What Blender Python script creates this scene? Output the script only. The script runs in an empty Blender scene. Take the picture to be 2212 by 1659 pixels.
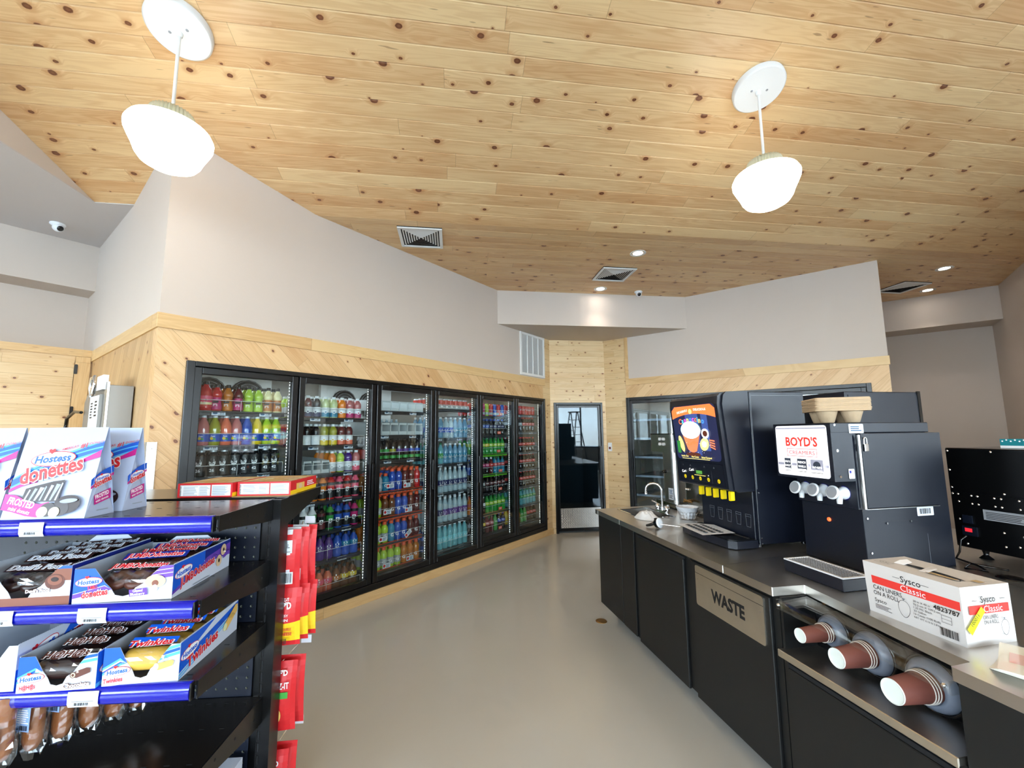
import bpy, math, random
from mathutils import Matrix, Vector
random.seed(7)
C = bpy.context.scene.collection
SC = bpy.context.scene
PI = math.pi

# ---------------------------------------------------------------- camera
F_PX = 915.52
cam = bpy.data.cameras.new('camera')
cam.sensor_width = 36.0
cam.lens = F_PX / 2212 * 36.0
cam.clip_start = 0.05
cam.clip_end = 200
co = bpy.data.objects.new('camera', cam)
C.objects.link(co)
R_ = Vector((0.79789085, 0.6027121, -0.01040776))
U_ = Vector((0.07839227, -0.08662842, 0.99315163))
F_ = Vector((-0.5976829, 0.79324249, 0.11636799))
m = Matrix.Identity(4)
for i in range(3):
    m[i][0] = R_[i]; m[i][1] = U_[i]; m[i][2] = -F_[i]
m[0][3], m[1][3], m[2][3] = 0, 0, 1.5
co.matrix_world = m
SC.camera = co

# ---------------------------------------------------------------- colour management, sampling
vs = SC.view_settings
vs.view_transform = 'Standard'; vs.look = 'None'; vs.gamma = 1; vs.use_curve_mapping = False
vs.exposure = 1.2
cy = SC.cycles
cy.max_bounces = 6; cy.diffuse_bounces = 4; cy.glossy_bounces = 3; cy.transmission_bounces = 3
cy.use_adaptive_sampling = True; cy.adaptive_threshold = .07; cy.adaptive_min_samples = 16
cy.transparent_max_bounces = 12
cy.caustics_reflective = False; cy.caustics_refractive = False
cy.sample_clamp_indirect = 6.0
cy.use_denoising = True
try: cy.denoiser = 'OPENIMAGEDENOISE'
except Exception: pass

# ---------------------------------------------------------------- world: pale daylight sky
w = bpy.data.worlds.new('world'); SC.world = w; w.use_nodes = True
nt = w.node_tree; nt.nodes.clear()
wo = nt.nodes.new('ShaderNodeOutputWorld'); bg = nt.nodes.new('ShaderNodeBackground')
tc = nt.nodes.new('ShaderNodeTexCoord'); sp = nt.nodes.new('ShaderNodeSeparateXYZ'); rp = nt.nodes.new('ShaderNodeValToRGB')
mr = nt.nodes.new('ShaderNodeMapRange'); mr.inputs[1].default_value = -0.3; mr.inputs[2].default_value = 0.9
nt.links.new(tc.outputs['Generated'], sp.inputs[0]); nt.links.new(sp.outputs[2], mr.inputs[0]); nt.links.new(mr.outputs[0], rp.inputs[0])
rp.color_ramp.elements[0].color = (0.55, 0.56, 0.55, 1); rp.color_ramp.elements[0].position = 0.2
rp.color_ramp.elements[1].color = (0.42, 0.66, 1.0, 1)
e = rp.color_ramp.elements.new(0.27); e.color = (0.78, 0.90, 1.0, 1)
nt.links.new(rp.outputs[0], bg.inputs[0]); bg.inputs[1].default_value = 9.5
nt.links.new(bg.outputs[0], wo.inputs[0])

def light(name, kind, loc, energy, color=(1, 1, 1), rot=None, **kw):
    l = bpy.data.lights.new(name, kind); l.energy = energy; l.color = color
    for k, v in kw.items(): setattr(l, k, v)
    o = bpy.data.objects.new(name, l); C.objects.link(o); o.location = loc
    if rot is not None: o.rotation_euler = rot
    return o

# window walls behind and beside the viewpoint: (start, direction angle, length, [(offset, width) ...]); the room lies to the left of the walk
WWALLS = [((6.6, -3.4), PI / 2, 8.4, [(.25, 2.4), (2.95, 2.4), (5.65, 1.35)]), ((2.5, -7.5), PI / 4, 5.8, [(.3, 2.5), (3.0, 2.5)]), ((-5.5, -7.5), 0, 8.0, [(.4, 2.3), (2.9, 2.3), (5.4, 2.3)])]  # last entry: unseen rear windows, added to let in more daylight
for st_, an_, ln_, ws_ in WWALLS:                 # sky portals in the window openings
    for o_, wd_ in ws_:
        px = st_[0] + math.cos(an_) * (o_ + wd_ / 2) + math.sin(an_) * .2; py = st_[1] + math.sin(an_) * (o_ + wd_ / 2) - math.cos(an_) * .2
        o = light('window_portal', 'AREA', (px, py, 1.95), 1, shape='RECTANGLE', size=wd_, size_y=2.1)
        o.rotation_euler = (PI / 2, 0, an_); o.data.cycles.is_portal = True

# ---------------------------------------------------------------- materials
def lin(c):
    return tuple((x / 12.92 if x <= .04045 else ((x + .055) / 1.055) ** 2.4) for x in c)
def rgb(r, g, b): return lin((r / 255, g / 255, b / 255))
MATS = {}
def mat(name, col=(.5, .5, .5), rough=.5, metal=0, emit=0, ecol=None, coat=0, alpha=1, spec=None, aniso=0):
    if name in MATS: return MATS[name]
    M = bpy.data.materials.new(name); M.use_nodes = True
    b = M.node_tree.nodes['Principled BSDF']
    b.inputs['Base Color'].default_value = (*col, 1); b.inputs['Roughness'].default_value = rough
    b.inputs['Metallic'].default_value = metal
    if coat: b.inputs['Coat Weight'].default_value = coat; b.inputs['Coat Roughness'].default_value = .08
    if spec is not None: b.inputs['Specular IOR Level'].default_value = spec
    if aniso: b.inputs['Anisotropic'].default_value = aniso
    if emit: b.inputs['Emission Color'].default_value = (*(ecol or col), 1); b.inputs['Emission Strength'].default_value = emit
    if alpha < 1: b.inputs['Alpha'].default_value = alpha
    MATS[name] = M
    return M
class NB:                                                 # tiny node-building helper
    def __init__(s, M): s.t = M.node_tree; s.n = s.t.nodes
    def new(s, kind, **kw):
        x = s.n.new('ShaderNode' + kind)
        for k, v in kw.items(): setattr(x, k, v)
        return x
    def l(s, a, b): s.t.links.new(a, b)
    def put(s, sock, v):
        if hasattr(v, 'links'): s.l(v, sock)
        else: sock.default_value = v
    def math(s, op, a, b=0.0, c=None):
        x = s.new('Math', operation=op); s.put(x.inputs[0], a); s.put(x.inputs[1], b)
        if c is not None: s.put(x.inputs[2], c)
        return x.outputs[0]
    def mix(s, f, a, b, mode='MIX'):
        x = s.new('Mix', data_type='RGBA', blend_type=mode)
        s.put(x.inputs[0], f); s.put(x.inputs[6], a); s.put(x.inputs[7], b)
        return x.outputs[2]
    def comb(s, x, y, z=0.0):
        c = s.new('CombineXYZ'); s.put(c.inputs[0], x); s.put(c.inputs[1], y); s.put(c.inputs[2], z); return c.outputs[0]
    def ramp(s, f, els):
        r = s.new('ValToRGB'); cr = r.color_ramp
        while len(cr.elements) < len(els): cr.elements.new(.5)
        for e, (p, c) in zip(cr.elements, els): e.position = p; e.color = (*c, 1)
        s.l(f, r.inputs[0]); return r.outputs[0]
def c4(c): return (*c, 1)

def plank_mat(name, w, L, light_c, dark_c, knot_r=.016, knot_cell=.26, knot_prob=.5, groove=.0022, groove_c=(.25, .13, .05), rough=.38, pinknots=True, warm=.5, bump=.35):
    M = bpy.data.materials.new(name); M.use_nodes = True; MATS[name] = M
    N = NB(M); b = N.n['Principled BSDF']
    uv = N.new('UVMap'); sx = N.new('SeparateXYZ'); N.l(uv.outputs[0], sx.inputs[0]); u, v = sx.outputs[0], sx.outputs[1]
    vr = N.math('DIVIDE', v, w); row = N.math('FLOOR', vr)
    wn = N.new('TexWhiteNoise', noise_dimensions='1D'); N.l(row, wn.inputs['W'])
    u2 = N.math('ADD', u, N.math('MULTIPLY', wn.outputs[0], L * 7.3)); idx = N.math('FLOOR', N.math('DIVIDE', u2, L))
    wp = N.new('TexWhiteNoise', noise_dimensions='2D'); N.l(N.comb(row, idx), wp.inputs['Vector'])
    pid = wp.outputs[0]; ps = N.new('SeparateColor'); N.l(wp.outputs[1], ps.inputs[0])
    off = N.math('MULTIPLY', pid, 40.0)
    # knots
    kv = N.new('TexVoronoi', voronoi_dimensions='2D', feature='F1'); kv.inputs['Scale'].default_value = 1
    kx = N.math('ADD', N.math('DIVIDE', u, knot_cell), off); ky = N.math('DIVIDE', v, w * 1.0)
    N.l(N.comb(kx, ky), kv.inputs['Vector'])
    kp = N.new('SeparateXYZ'); N.l(kv.outputs['Position'], kp.inputs[0])
    du = N.math('MULTIPLY', N.math('SUBTRACT', kx, kp.outputs[0]), knot_cell)
    dv = N.math('MULTIPLY', N.math('SUBTRACT', ky, kp.outputs[1]), w)
    wn3 = N.new('TexNoise', noise_dimensions='2D'); wn3.inputs['Scale'].default_value = 60; N.l(uv.outputs[0], wn3.inputs['Vector'])
    d = N.math('SQRT', N.math('ADD', N.math('POWER', N.math('MULTIPLY', du, .72), 2.0), N.math('POWER', dv, 2.0)))
    d = N.math('ADD', d, N.math('MULTIPLY', N.math('SUBTRACT', wn3.outputs[0], .5), .005))
    kc = N.new('SeparateColor'); N.l(kv.outputs['Color'], kc.inputs[0])
    sel = N.math('LESS_THAN', kc.outputs[0], knot_prob)
    rad = N.math('MULTIPLY', N.math('ADD', .25, N.math('MULTIPLY', kc.outputs[1], .95)), knot_r)
    rel = N.math('DIVIDE', d, rad)
    def soft(x, a, bb):
        q = N.new('MapRange', interpolation_type='SMOOTHSTEP'); N.l(x, q.inputs[0]); q.inputs[1].default_value = a; q.inputs[2].default_value = bb
        q.inputs[3].default_value = 1; q.inputs[4].default_value = 0; return q.outputs[0]
    core = N.math('MULTIPLY', soft(rel, .75, 1.0), sel); halo = N.math('MULTIPLY', soft(rel, .9, 2.6), sel)
    center = N.math('MULTIPLY', soft(rel, .2, .62), sel)
    # grain
    infl = N.math('MULTIPLY', soft(rel, .5, 4.0), sel)
    gv = N.math('ADD', N.math('MULTIPLY', v, 13.0), N.math('MULTIPLY', infl, .5))
    ng = N.new('TexNoise', noise_dimensions='3D'); ng.inputs['Scale'].default_value = 1.0; ng.inputs['Detail'].default_value = 3; ng.inputs['Distortion'].default_value = .5
    N.l(N.comb(N.math('MULTIPLY', u, .9), gv, off), ng.inputs['Vector'])
    rings = N.math('SINE', N.math('MULTIPLY', ng.outputs[0], 58.0))
    nf = N.new('TexNoise', noise_dimensions='3D'); nf.inputs['Scale'].default_value = 1.0; nf.inputs['Detail'].default_value = 2
    N.l(N.comb(N.math('MULTIPLY', u, 6.0), N.math('MULTIPLY', v, 260.0), off), nf.inputs['Vector'])
    t = N.math('ADD', N.math('MULTIPLY', rings, .17), N.math('MULTIPLY', N.math('SUBTRACT', nf.outputs[0], .5), .22))
    t = N.math('ADD', t, N.math('MULTIPLY', ps.outputs[0], .55))
    nb = N.new('TexNoise', noise_dimensions='3D'); nb.inputs['Scale'].default_value = 1.0
    N.l(N.comb(N.math('MULTIPLY', u, 1.6), N.math('MULTIPLY', v, 9.0), off), nb.inputs['Vector'])
    t = N.math('ADD', t, N.math('MULTIPLY', N.math('SUBTRACT', nb.outputs[0], .5), .9))
    tn = N.new('Clamp'); N.l(t, tn.inputs[0])
    base = N.mix(tn.outputs[0], c4(light_c), c4(dark_c))
    base = N.mix(N.math('MULTIPLY', N.math('POWER', ps.outputs[1], 3.0), warm), base, c4(tuple(x * y for x, y in zip(dark_c, (1.02, .86, .68)))))
    base = N.mix(N.math('MULTIPLY', halo, .45), base, c4(tuple(x * y for x, y in zip(dark_c, (.8, .55, .4)))))
    base = N.mix(core, base, c4((.17, .055, .022)))
    base = N.mix(N.math('MULTIPLY', center, .6), base, c4((.26, .105, .045)))
    # pitch streaks
    pk = N.new('TexNoise', noise_dimensions='3D'); pk.inputs['Scale'].default_value = 1.0; pk.inputs['Detail'].default_value = 1
    N.l(N.comb(N.math('MULTIPLY', u, 7.0), N.math('MULTIPLY', v, 55.0), off), pk.inputs['Vector'])
    streak = N.math('MULTIPLY', N.math('SUBTRACT', 1.0, soft(pk.outputs[0], .74, .80)), .55)
    base = N.mix(streak, base, c4((.24, .10, .04)))
    # seams
    fr = N.math('MULTIPLY', N.math('FRACT', vr), w); fe = N.math('MULTIPLY', N.math('FRACT', N.math('DIVIDE', u2, L)), L)
    g1 = N.math('LESS_THAN', fr, groove); g2 = N.math('LESS_THAN', fe, .002); gg = N.math('MAXIMUM', g1, g2)
    base = N.mix(N.math('MULTIPLY', gg, .75), base, c4(groove_c))
    N.l(base, b.inputs['Base Color']); b.inputs['Roughness'].default_value = rough
    bp = N.new('Bump'); bp.inputs['Strength'].default_value = bump; bp.inputs['Distance'].default_value = .004
    N.l(N.math('SUBTRACT', N.math('MULTIPLY', nf.outputs[0], .06), gg), bp.inputs['Height']); N.l(bp.outputs[0], b.inputs['Normal'])
    return M

plank_mat('pine_ceiling', .122, 1.7, rgb(238, 202, 150), rgb(204, 150, 98), knot_r=.0185, knot_cell=.24, knot_prob=.36, groove=.0016, warm=.28)
plank_mat('spruce_wall', .118, 2.3, rgb(228, 192, 142), rgb(202, 156, 104), knot_r=.011, knot_cell=.2, knot_prob=.38, groove=.003, groove_c=(.42, .24, .11), warm=.25)
plank_mat('spruce_horizontal', .088, 2.6, rgb(230, 202, 156), rgb(208, 170, 118), knot_r=.010, knot_cell=.14, knot_prob=.42, groove=.003, groove_c=(.42, .24, .11), warm=.2)
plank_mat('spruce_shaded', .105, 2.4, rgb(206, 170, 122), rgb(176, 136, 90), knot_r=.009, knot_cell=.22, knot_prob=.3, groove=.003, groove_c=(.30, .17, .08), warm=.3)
plank_mat('spruce_trim', .5, 2.4, rgb(226, 192, 138), rgb(200, 156, 102), knot_r=.009, knot_cell=.3, knot_prob=.0, groove=.0, warm=.2)

def noise_mat(name, col, rough, amt=.06, scale=6, metal=0, bump=0, bscale=200, rvar=0, coat=0, stretch=None):
    M = mat(name, col, rough, metal, coat=coat); N = NB(M); b = N.n['Principled BSDF']
    t = N.new('TexCoord'); n = N.new('TexNoise'); n.inputs['Scale'].default_value = scale; n.inputs['Detail'].default_value = 3
    src = t.outputs['Object']
    if stretch:
        mp = N.new('Mapping'); mp.inputs['Scale'].default_value = stretch; N.l(src, mp.inputs[0]); src = mp.outputs[0]
    N.l(src, n.inputs['Vector'])
    lo = tuple(max(0, x * (1 - amt)) for x in col); hi = tuple(min(1, x * (1 + amt)) for x in col)
    N.l(N.mix(n.outputs[0], c4(lo), c4(hi)), b.inputs['Base Color'])
    if rvar:
        N.l(N.math('ADD', rough - rvar / 2, N.math('MULTIPLY', n.outputs[0], rvar)), b.inputs['Roughness'])
    if bump:
        n2 = N.new('TexNoise'); n2.inputs['Scale'].default_value = bscale; N.l(t.outputs['Object'], n2.inputs['Vector'])
        bp = N.new('Bump'); bp.inputs['Strength'].default_value = bump; bp.inputs['Distance'].default_value = .001
        N.l(n2.outputs[0], bp.inputs['Height']); N.l(bp.outputs[0], b.inputs['Normal'])
    return M
noise_mat('wall_paint', rgb(206, 193, 181), .75, amt=.02, scale=2, bump=.25, bscale=260)
noise_mat('ceiling_paint', rgb(200, 193, 190), .8, amt=.02, scale=2)
noise_mat('floor_epoxy', rgb(204, 202, 195), .17, amt=.07, scale=1.3, rvar=.10)
noise_mat('stainless', (.60, .565, .52), .33, amt=.10, scale=4, metal=1, rvar=.14, stretch=(1, 1, 1))
noise_mat('stainless_dark', (.30, .28, .25), .22, amt=.15, scale=3, metal=1, rvar=.15)
noise_mat('brushed_steel', (.62, .61, .59), .30, amt=.10, scale=6, metal=1, stretch=(1, 1, 40))
noise_mat('steel_plate', (.66, .61, .52), .34, amt=.12, scale=9, metal=1)
noise_mat('cabinet_black', rgb(15, 16, 16), .5, amt=.12, scale=14)
noise_mat('machine_black', rgb(15, 20, 33), .36, amt=.06, scale=10, bump=.15, bscale=700)
noise_mat('gloss_black', rgb(12, 12, 14), .16, amt=.05, scale=4)
noise_mat('shelf_black', rgb(16, 16, 18), .20, amt=.1, scale=5)
noise_mat('frame_black', rgb(6, 6, 7), .28, amt=.05, scale=4)
mat('chrome', (.85, .86, .88), .06, 1)
mat('white_plastic', rgb(236, 238, 240), .35)
mat('white_metal', rgb(232, 232, 230), .4)
mat('grey_plastic', rgb(150, 152, 156), .4)
mat('dark_hole', (.004, .004, .005), .8)
mat('white_print', rgb(244, 244, 246), .45)
mat('black_print', rgb(20, 20, 22), .5)
mat('lamp_glow', (1, 1, 1), .4, emit=4.8, ecol=(1.0, .94, .84))
mat('down_glow', (1, 1, 1), .4, emit=8.0, ecol=(1.0, .93, .85))
mat('led_glow', (1, 1, 1), .4, emit=2.2, ecol=(.86, .95, 1.0))
mat('carton_white', rgb(206, 213, 228), .42)
mat('blue_rail', rgb(4, 14, 158), .16, coat=.6)
mat('cork_board', rgb(188, 158, 118), .8)

def glass_mat(name, tint=(.9, .95, .95), F0=.08, dark=1.0):
    M = bpy.data.materials.new(name); M.use_nodes = True; MATS[name] = M
    N = NB(M); N.n.clear(); out = N.new('OutputMaterial')
    tr = N.new('BsdfTransparent'); tr.inputs[0].default_value = (*[x * dark for x in tint], 1)
    gl = N.new('BsdfGlossy'); gl.inputs['Roughness'].default_value = .015
    gl.inputs[0].default_value = (.94, .98, 1, 1)
    ge = N.new('NewGeometry'); dp = N.new('VectorMath', operation='DOT_PRODUCT'); N.l(ge.outputs['Normal'], dp.inputs[0]); N.l(ge.outputs['Incoming'], dp.inputs[1])
    a = N.math('SUBTRACT', 1.0, N.math('ABSOLUTE', dp.outputs['Value']))
    f = N.math('ADD', F0, N.math('MULTIPLY', N.math('POWER', a, 5.0), 1 - F0))
    mx = N.new('MixShader'); N.l(f, mx.inputs[0]); N.l(tr.outputs[0], mx.inputs[1]); N.l(gl.outputs[0], mx.inputs[2]); N.l(mx.outputs[0], out.inputs[0])
    return M
glass_mat('cooler_glass', (.93, .97, .97), .05)
glass_mat('door_glass', (.42, .50, .54), .035)
glass_mat('acrylic', (.96, .96, .95), .05)
glass_mat('clear_plastic', (.90, .93, .95), .06)
glass_mat('window_glass', (.96, .98, .98), .03)
glass_mat('film_wrap', (.93, .93, .93), .10)

# ---------------------------------------------------------------- mesh builder
TXT = {}
def text_data(s, bold=0, shear=0):
    k = (s, bold, shear)
    if k in TXT: return TXT[k]
    cu = bpy.data.curves.new('t', 'FONT'); cu.body = s; cu.size = 1; cu.offset = bold; cu.shear = shear
    cu.resolution_u = 2; cu.fill_mode = 'FRONT' if hasattr(cu, 'fill_mode') else cu.fill_mode
    o = bpy.data.objects.new('t', cu); me = bpy.data.meshes.new_from_object(o)
    vs_ = [(v.co.x, v.co.y) for v in me.vertices]; fs = [tuple(p.vertices) for p in me.polygons]
    bpy.data.objects.remove(o); bpy.data.curves.remove(cu); bpy.data.meshes.remove(me)
    x0 = min((v[0] for v in vs_), default=0); x1 = max((v[0] for v in vs_), default=1)
    TXT[k] = (vs_, fs, x0, x1); return TXT[k]
class MB:
    def __init__(s, M=None): s.v = []; s.f = []; s.m = []; s.sm = []; s.M = M or Matrix(); s.uv = {}
    def add(s, verts, faces, mt, smooth=False):
        n = len(s.v); s.v += [tuple(s.M @ Vector(p)) for p in verts]
        for f in faces: s.f.append(tuple(n + i for i in f)); s.m.append(mt); s.sm.append(smooth)
        return s
    def box(s, x0, x1, y0, y1, z0, z1, mt):
        v = [(x, y, z) for z in (z0, z1) for y in (y0, y1) for x in (x0, x1)]
        return s.add(v, [(0, 2, 3, 1), (4, 5, 7, 6), (0, 1, 5, 4), (2, 6, 7, 3), (0, 4, 6, 2), (1, 3, 7, 5)], mt)
    def prism(s, poly, axis, a, b, mt, smooth=False):     # poly 2-D, extruded along axis between a and b
        def P(p, t):
            return {'x': (t, p[0], p[1]), 'y': (p[0], t, p[1]), 'z': (p[0], p[1], t)}[axis]
        n = len(poly); area = sum(poly[i][0] * poly[(i + 1) % n][1] - poly[(i + 1) % n][0] * poly[i][1] for i in range(n))
        if (area < 0) != (axis == 'y'): poly = poly[::-1]
        v = [P(p, a) for p in poly] + [P(p, b) for p in poly]
        fs = [tuple(range(n))[::-1], tuple(range(n, 2 * n))] if b > a else [tuple(range(n)), tuple(range(n, 2 * n))[::-1]]
        s.add(v, fs, mt)
        return s.add(v, [((i, (i + 1) % n, n + (i + 1) % n, n + i) if b > a else (i, n + i, n + (i + 1) % n, (i + 1) % n)) for i in range(n)], mt, smooth)
    def lathe(s, prof, mt, n=20, c=(0, 0, 0), T=None, smooth=True, a0=0, a1=2 * PI, flute=0, cap=True):
        T = T or Matrix(); v = []; full = abs(a1 - a0 - 2 * PI) < 1e-6; k = n if full else n + 1
        for r, z in prof:
            for i in range(k):
                a = a0 + (a1 - a0) * i / n; rr = r * (1 - flute * (i % 2))
                p = T @ Vector((rr * math.cos(a), rr * math.sin(a), z)); v.append((p.x + c[0], p.y + c[1], p.z + c[2]))
        fs = []
        for j in range(len(prof) - 1):
            for i in range(n if full else n):
                i2 = (i + 1) % k if full else i + 1
                fs.append((j * k + i, j * k + i2, (j + 1) * k + i2, (j + 1) * k + i))
        s.add(v, fs, mt, smooth)
        if full and cap:
            for j, rev in ((0, True), (len(prof) - 1, False)):
                if prof[j][0] > 1e-5:
                    idx = tuple(range(k)); ring = v[j * k:(j + 1) * k]
                    s.add(ring, [idx[::-1] if rev else idx], mt)
        return s
    def tube(s, pts, r, mt, n=8, smooth=True, caps=True, closed=False):
        pts = [Vector(p) for p in pts]; v = []; N0 = None; m_ = len(pts)
        for i, p in enumerate(pts):
            if closed: d = (pts[(i + 1) % m_] - pts[i - 1])
            else: d = (pts[min(i + 1, m_ - 1)] - pts[max(i - 1, 0)])
            d.normalize()
            if N0 is None: N0 = d.orthogonal().normalized()
            N0 = (N0 - d * N0.dot(d)).normalized(); B = d.cross(N0)
            rr = r[i] if isinstance(r, (list, tuple)) else r
            for k in range(n):
                a = 2 * PI * k / n; q = p + N0 * (rr * math.cos(a)) + B * (rr * math.sin(a)); v.append(tuple(q))
        fs = []
        for i in range(m_ if closed else m_ - 1):
            j = (i + 1) % m_
            for k in range(n): fs.append((i * n + k, i * n + (k + 1) % n, j * n + (k + 1) % n, j * n + k))
        s.add(v, fs, mt, smooth)
        if caps and not closed:
            s.add(v[:n], [tuple(range(n))[::-1]], mt); s.add(v[-n:], [tuple(range(n))], mt)
        return s
    def rbox(s, x0, x1, y0, y1, z0, z1, r, mt, axis='z', n=4):   # box with rounded edges along an axis
        a = {'z': (x0, x1, y0, y1), 'y': (x0, x1, z0, z1), 'x': (y0, y1, z0, z1)}[axis]; t = {'z': (z0, z1), 'y': (y0, y1), 'x': (x0, x1)}[axis]
        return s.prism(rrect(a[0], a[1], a[2], a[3], r, n), axis, t[0], t[1], mt, False)
    def build(s, name, parent=None, bevel=0, seg=1, uvf=None, solid=0):
        me = bpy.data.meshes.new(name); me.from_pydata(s.v, [], s.f)
        names = []
        for x in s.m:
            if x not in names: names.append(x)
        for x in names: me.materials.append(MATS[x])
        ix = {x: i for i, x in enumerate(names)}
        me.polygons.foreach_set('material_index', [ix[x] for x in s.m]); me.polygons.foreach_set('use_smooth', s.sm)
        if uvf:
            l = me.uv_layers.new(name='UVMap')
            for p in me.polygons:
                for li in p.loop_indices:
                    l.data[li].uv = uvf(me.vertices[me.loops[li].vertex_index].co, p.normal)
        me.update(); me.validate()
        o = bpy.data.objects.new(name, me); C.objects.link(o)
        if parent is not None: o.parent = parent
        if bevel:
            b = o.modifiers.new('b', 'BEVEL'); b.width = bevel; b.segments = seg; b.limit_method = 'ANGLE'; b.angle_limit = math.radians(50)
        return o
def rrect(x0, x1, y0, y1, r, n=4):
    out = []
    for cx_, cy_, a in ((x1 - r, y1 - r, 0), (x0 + r, y1 - r, 90), (x0 + r, y0 + r, 180), (x1 - r, y0 + r, 270)):
        for i in range(n + 1):
            t = math.radians(a + 90 * i / n); out.append((cx_ + r * math.cos(t), cy_ + r * math.sin(t)))
    return out
class PR:                                                 # flat print (ink, stickers) laid on a face of a mesh
    def __init__(s, mb, o, ex, ey, step=.00018, wrap=None):
        s.mb = mb; s.o = Vector(o); s.ex = Vector(ex).normalized(); s.ey = Vector(ey).normalized(); s.n = s.ex.cross(s.ey); s.k = 1; s.step = step; s.wrap = wrap
    def P(s, x, y, h):
        if s.wrap:                                        # wrap = (radius): print wrapped round a vertical cylinder, o = axis point, n = outward at x=0
            a = x / s.wrap; r = s.wrap + h
            return tuple(s.o + s.n * (r * math.cos(a)) + s.ex * (r * math.sin(a)) + s.ey * y)
        return tuple(s.o + s.ex * x + s.ey * y + s.n * h)
    def poly(s, pts, mt, up=1):
        h = s.step * s.k; s.k += up
        s.mb.add([s.P(x, y, h) for x, y in pts], [tuple(range(len(pts)))], mt); return s
    def rect(s, x0, x1, y0, y1, mt, up=1): return s.poly([(x0, y0), (x1, y0), (x1, y1), (x0, y1)], mt, up)
    def rr(s, x0, x1, y0, y1, r, mt, up=1): return s.poly(rrect(x0, x1, y0, y1, r), mt, up)
    def ell(s, cx_, cy_, a, b, mt, rot=0, n=24, up=1, a0=0, a1=360):
        c, q = math.cos(rot), math.sin(rot); pts = []
        for i in range(n if a1 - a0 == 360 else n + 1):
            t = math.radians(a0 + (a1 - a0) * i / n); x, y = a * math.cos(t), b * math.sin(t); pts.append((cx_ + x * c - y * q, cy_ + x * q + y * c))
        return s.poly(pts, mt, up)
    def strip(s, top, bot, mt, up=1):                     # band between two polylines
        h = s.step * s.k; s.k += up; n = len(top)
        v = [s.P(x, y, h) for x, y in bot] + [s.P(x, y, h) for x, y in top]
        s.mb.add(v, [(i, i + 1, n + i + 1, n + i) for i in range(n - 1)], mt); return s
    def frame(s, x0, x1, y0, y1, t, mt):
        s.rect(x0, x1, y1 - t, y1, mt, 0); s.rect(x0, x1, y0, y0 + t, mt, 0); s.rect(x0, x0 + t, y0, y1, mt, 0); return s.rect(x1 - t, x1, y0, y1, mt)
    def text(s, t, x, y, size, mt, bold=0, shear=0, rot=0, align='L', sx=1, arc=0, up=1, width=None):
        v, f, a, b = text_data(t, bold, shear); h = s.step * s.k; s.k += up
        if width: sx = width / max(1e-6, (b - a) * size)
        ox = {'L': -a, 'C': -(a + b) / 2, 'R': -b}[align]; c, q = math.cos(rot), math.sin(rot); out = []
        for px, py in v:
            px = (px + ox) * size * sx; py = py * size
            if arc: py += arc * (px * px)
            out.append(s.P(x + px * c - py * q, y + px * q + py * c, h))
        s.mb.add(out, f, mt); return s
    def lines(s, x0, x1, y0, y1, n, mt, frac=.5, ragged=.3, seed=1):   # rows of small print
        R = random.Random(seed); dy = (y1 - y0) / n
        for i in range(n): s.rect(x0, x1 - (x1 - x0) * ragged * R.random(), y0 + dy * i, y0 + dy * (i + frac), mt, 0)
        s.k += 1; return s
    def barcode(s, x0, x1, y0, y1, mt='black_print', seed=3, n=16):
        R = random.Random(seed); x = x0; d = (x1 - x0) / n
        for i in range(n):
            wd = d * R.choice((.3, .5, .75)); s.rect(x0 + i * d, x0 + i * d + wd, y0, y1, mt, 0)
        s.k += 1; return s

def empty(name, loc=(0, 0, 0), rz=0, parent=None, rot=None):
    o = bpy.data.objects.new(name, None); C.objects.link(o); o.location = loc; o.rotation_euler = rot or (0, 0, rz); o.empty_display_size = .05
    if parent is not None: o.parent = parent
    return o
def tag(o, label, cat, group=None):
    o['label'] = label; o['category'] = cat
    if group: o['group'] = group
    return o
def struct(o): o['kind'] = 'structure'; return o
def dup(o, parent=None, loc=None, rz=None):
    c = o.copy(); C.objects.link(c)
    if parent is not None: c.parent = parent
    if loc is not None: c.location = loc
    if rz is not None: c.rotation_euler = (0, 0, rz)
    for ch in o.children: dup(ch, c)
    return c
# ================================================================= ROOM
AX = -3.488; YR = .775; BY = 6.244; XE = .545; ZF = 3.43; SL = .265; BR = 5.28; RIDGE = -3.0
S2 = math.sqrt(2)
def hz(x, y):
    d = (BR - (y - x)) / S2
    if d <= 0: return ZF
    dm = (BR - RIDGE) / S2
    return ZF + SL * (d if d < dm else 2 * dm - d)
def wall(name, pts, z0=0.0, mt='wall_paint', htop=None, thick=.12, clad=None, uvdir=None):
    """vertical wall along pts (room on the right-hand side when walking), top follows the ceiling"""
    mb = MB(); P = [Vector(p) for p in pts]
    for a, b in zip(P[:-1], P[1:]):
        d = (b - a); L = d.length; dn = d.normalized(); nrm = Vector((-dn.y, dn.x)) * thick
        ts = {0.0, 1.0}
        ga, gb = a.y - a.x, b.y - b.x
        for k in (BR, RIDGE):
            if (ga - k) * (gb - k) < 0: ts.add((k - ga) / (gb - ga))
        ts = sorted(ts)
        for t0, t1 in zip(ts[:-1], ts[1:]):
            p, q = a + d * t0, a + d * t1
            h0 = htop if htop is not None else hz(p.x, p.y); h1 = htop if htop is not None else hz(q.x, q.y)
            v = [(p.x, p.y, z0), (q.x, q.y, z0), (q.x, q.y, h1), (p.x, p.y, h0)]
            v += [(x + nrm.x, y + nrm.y, z) for x, y, z in v]
            mb.add(v, [(0, 1, 2, 3), (7, 6, 5, 4), (0, 4, 5, 1), (1, 5, 6, 2), (2, 6, 7, 3), (3, 7, 4, 0)], mt)
    return struct(mb.build(name))

# floor
fl = MB(); fl.box(-6.6, 6.4, -8.2, 9.3, -.10, 0, 'floor_epoxy'); struct(fl.build('floor'))
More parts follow.
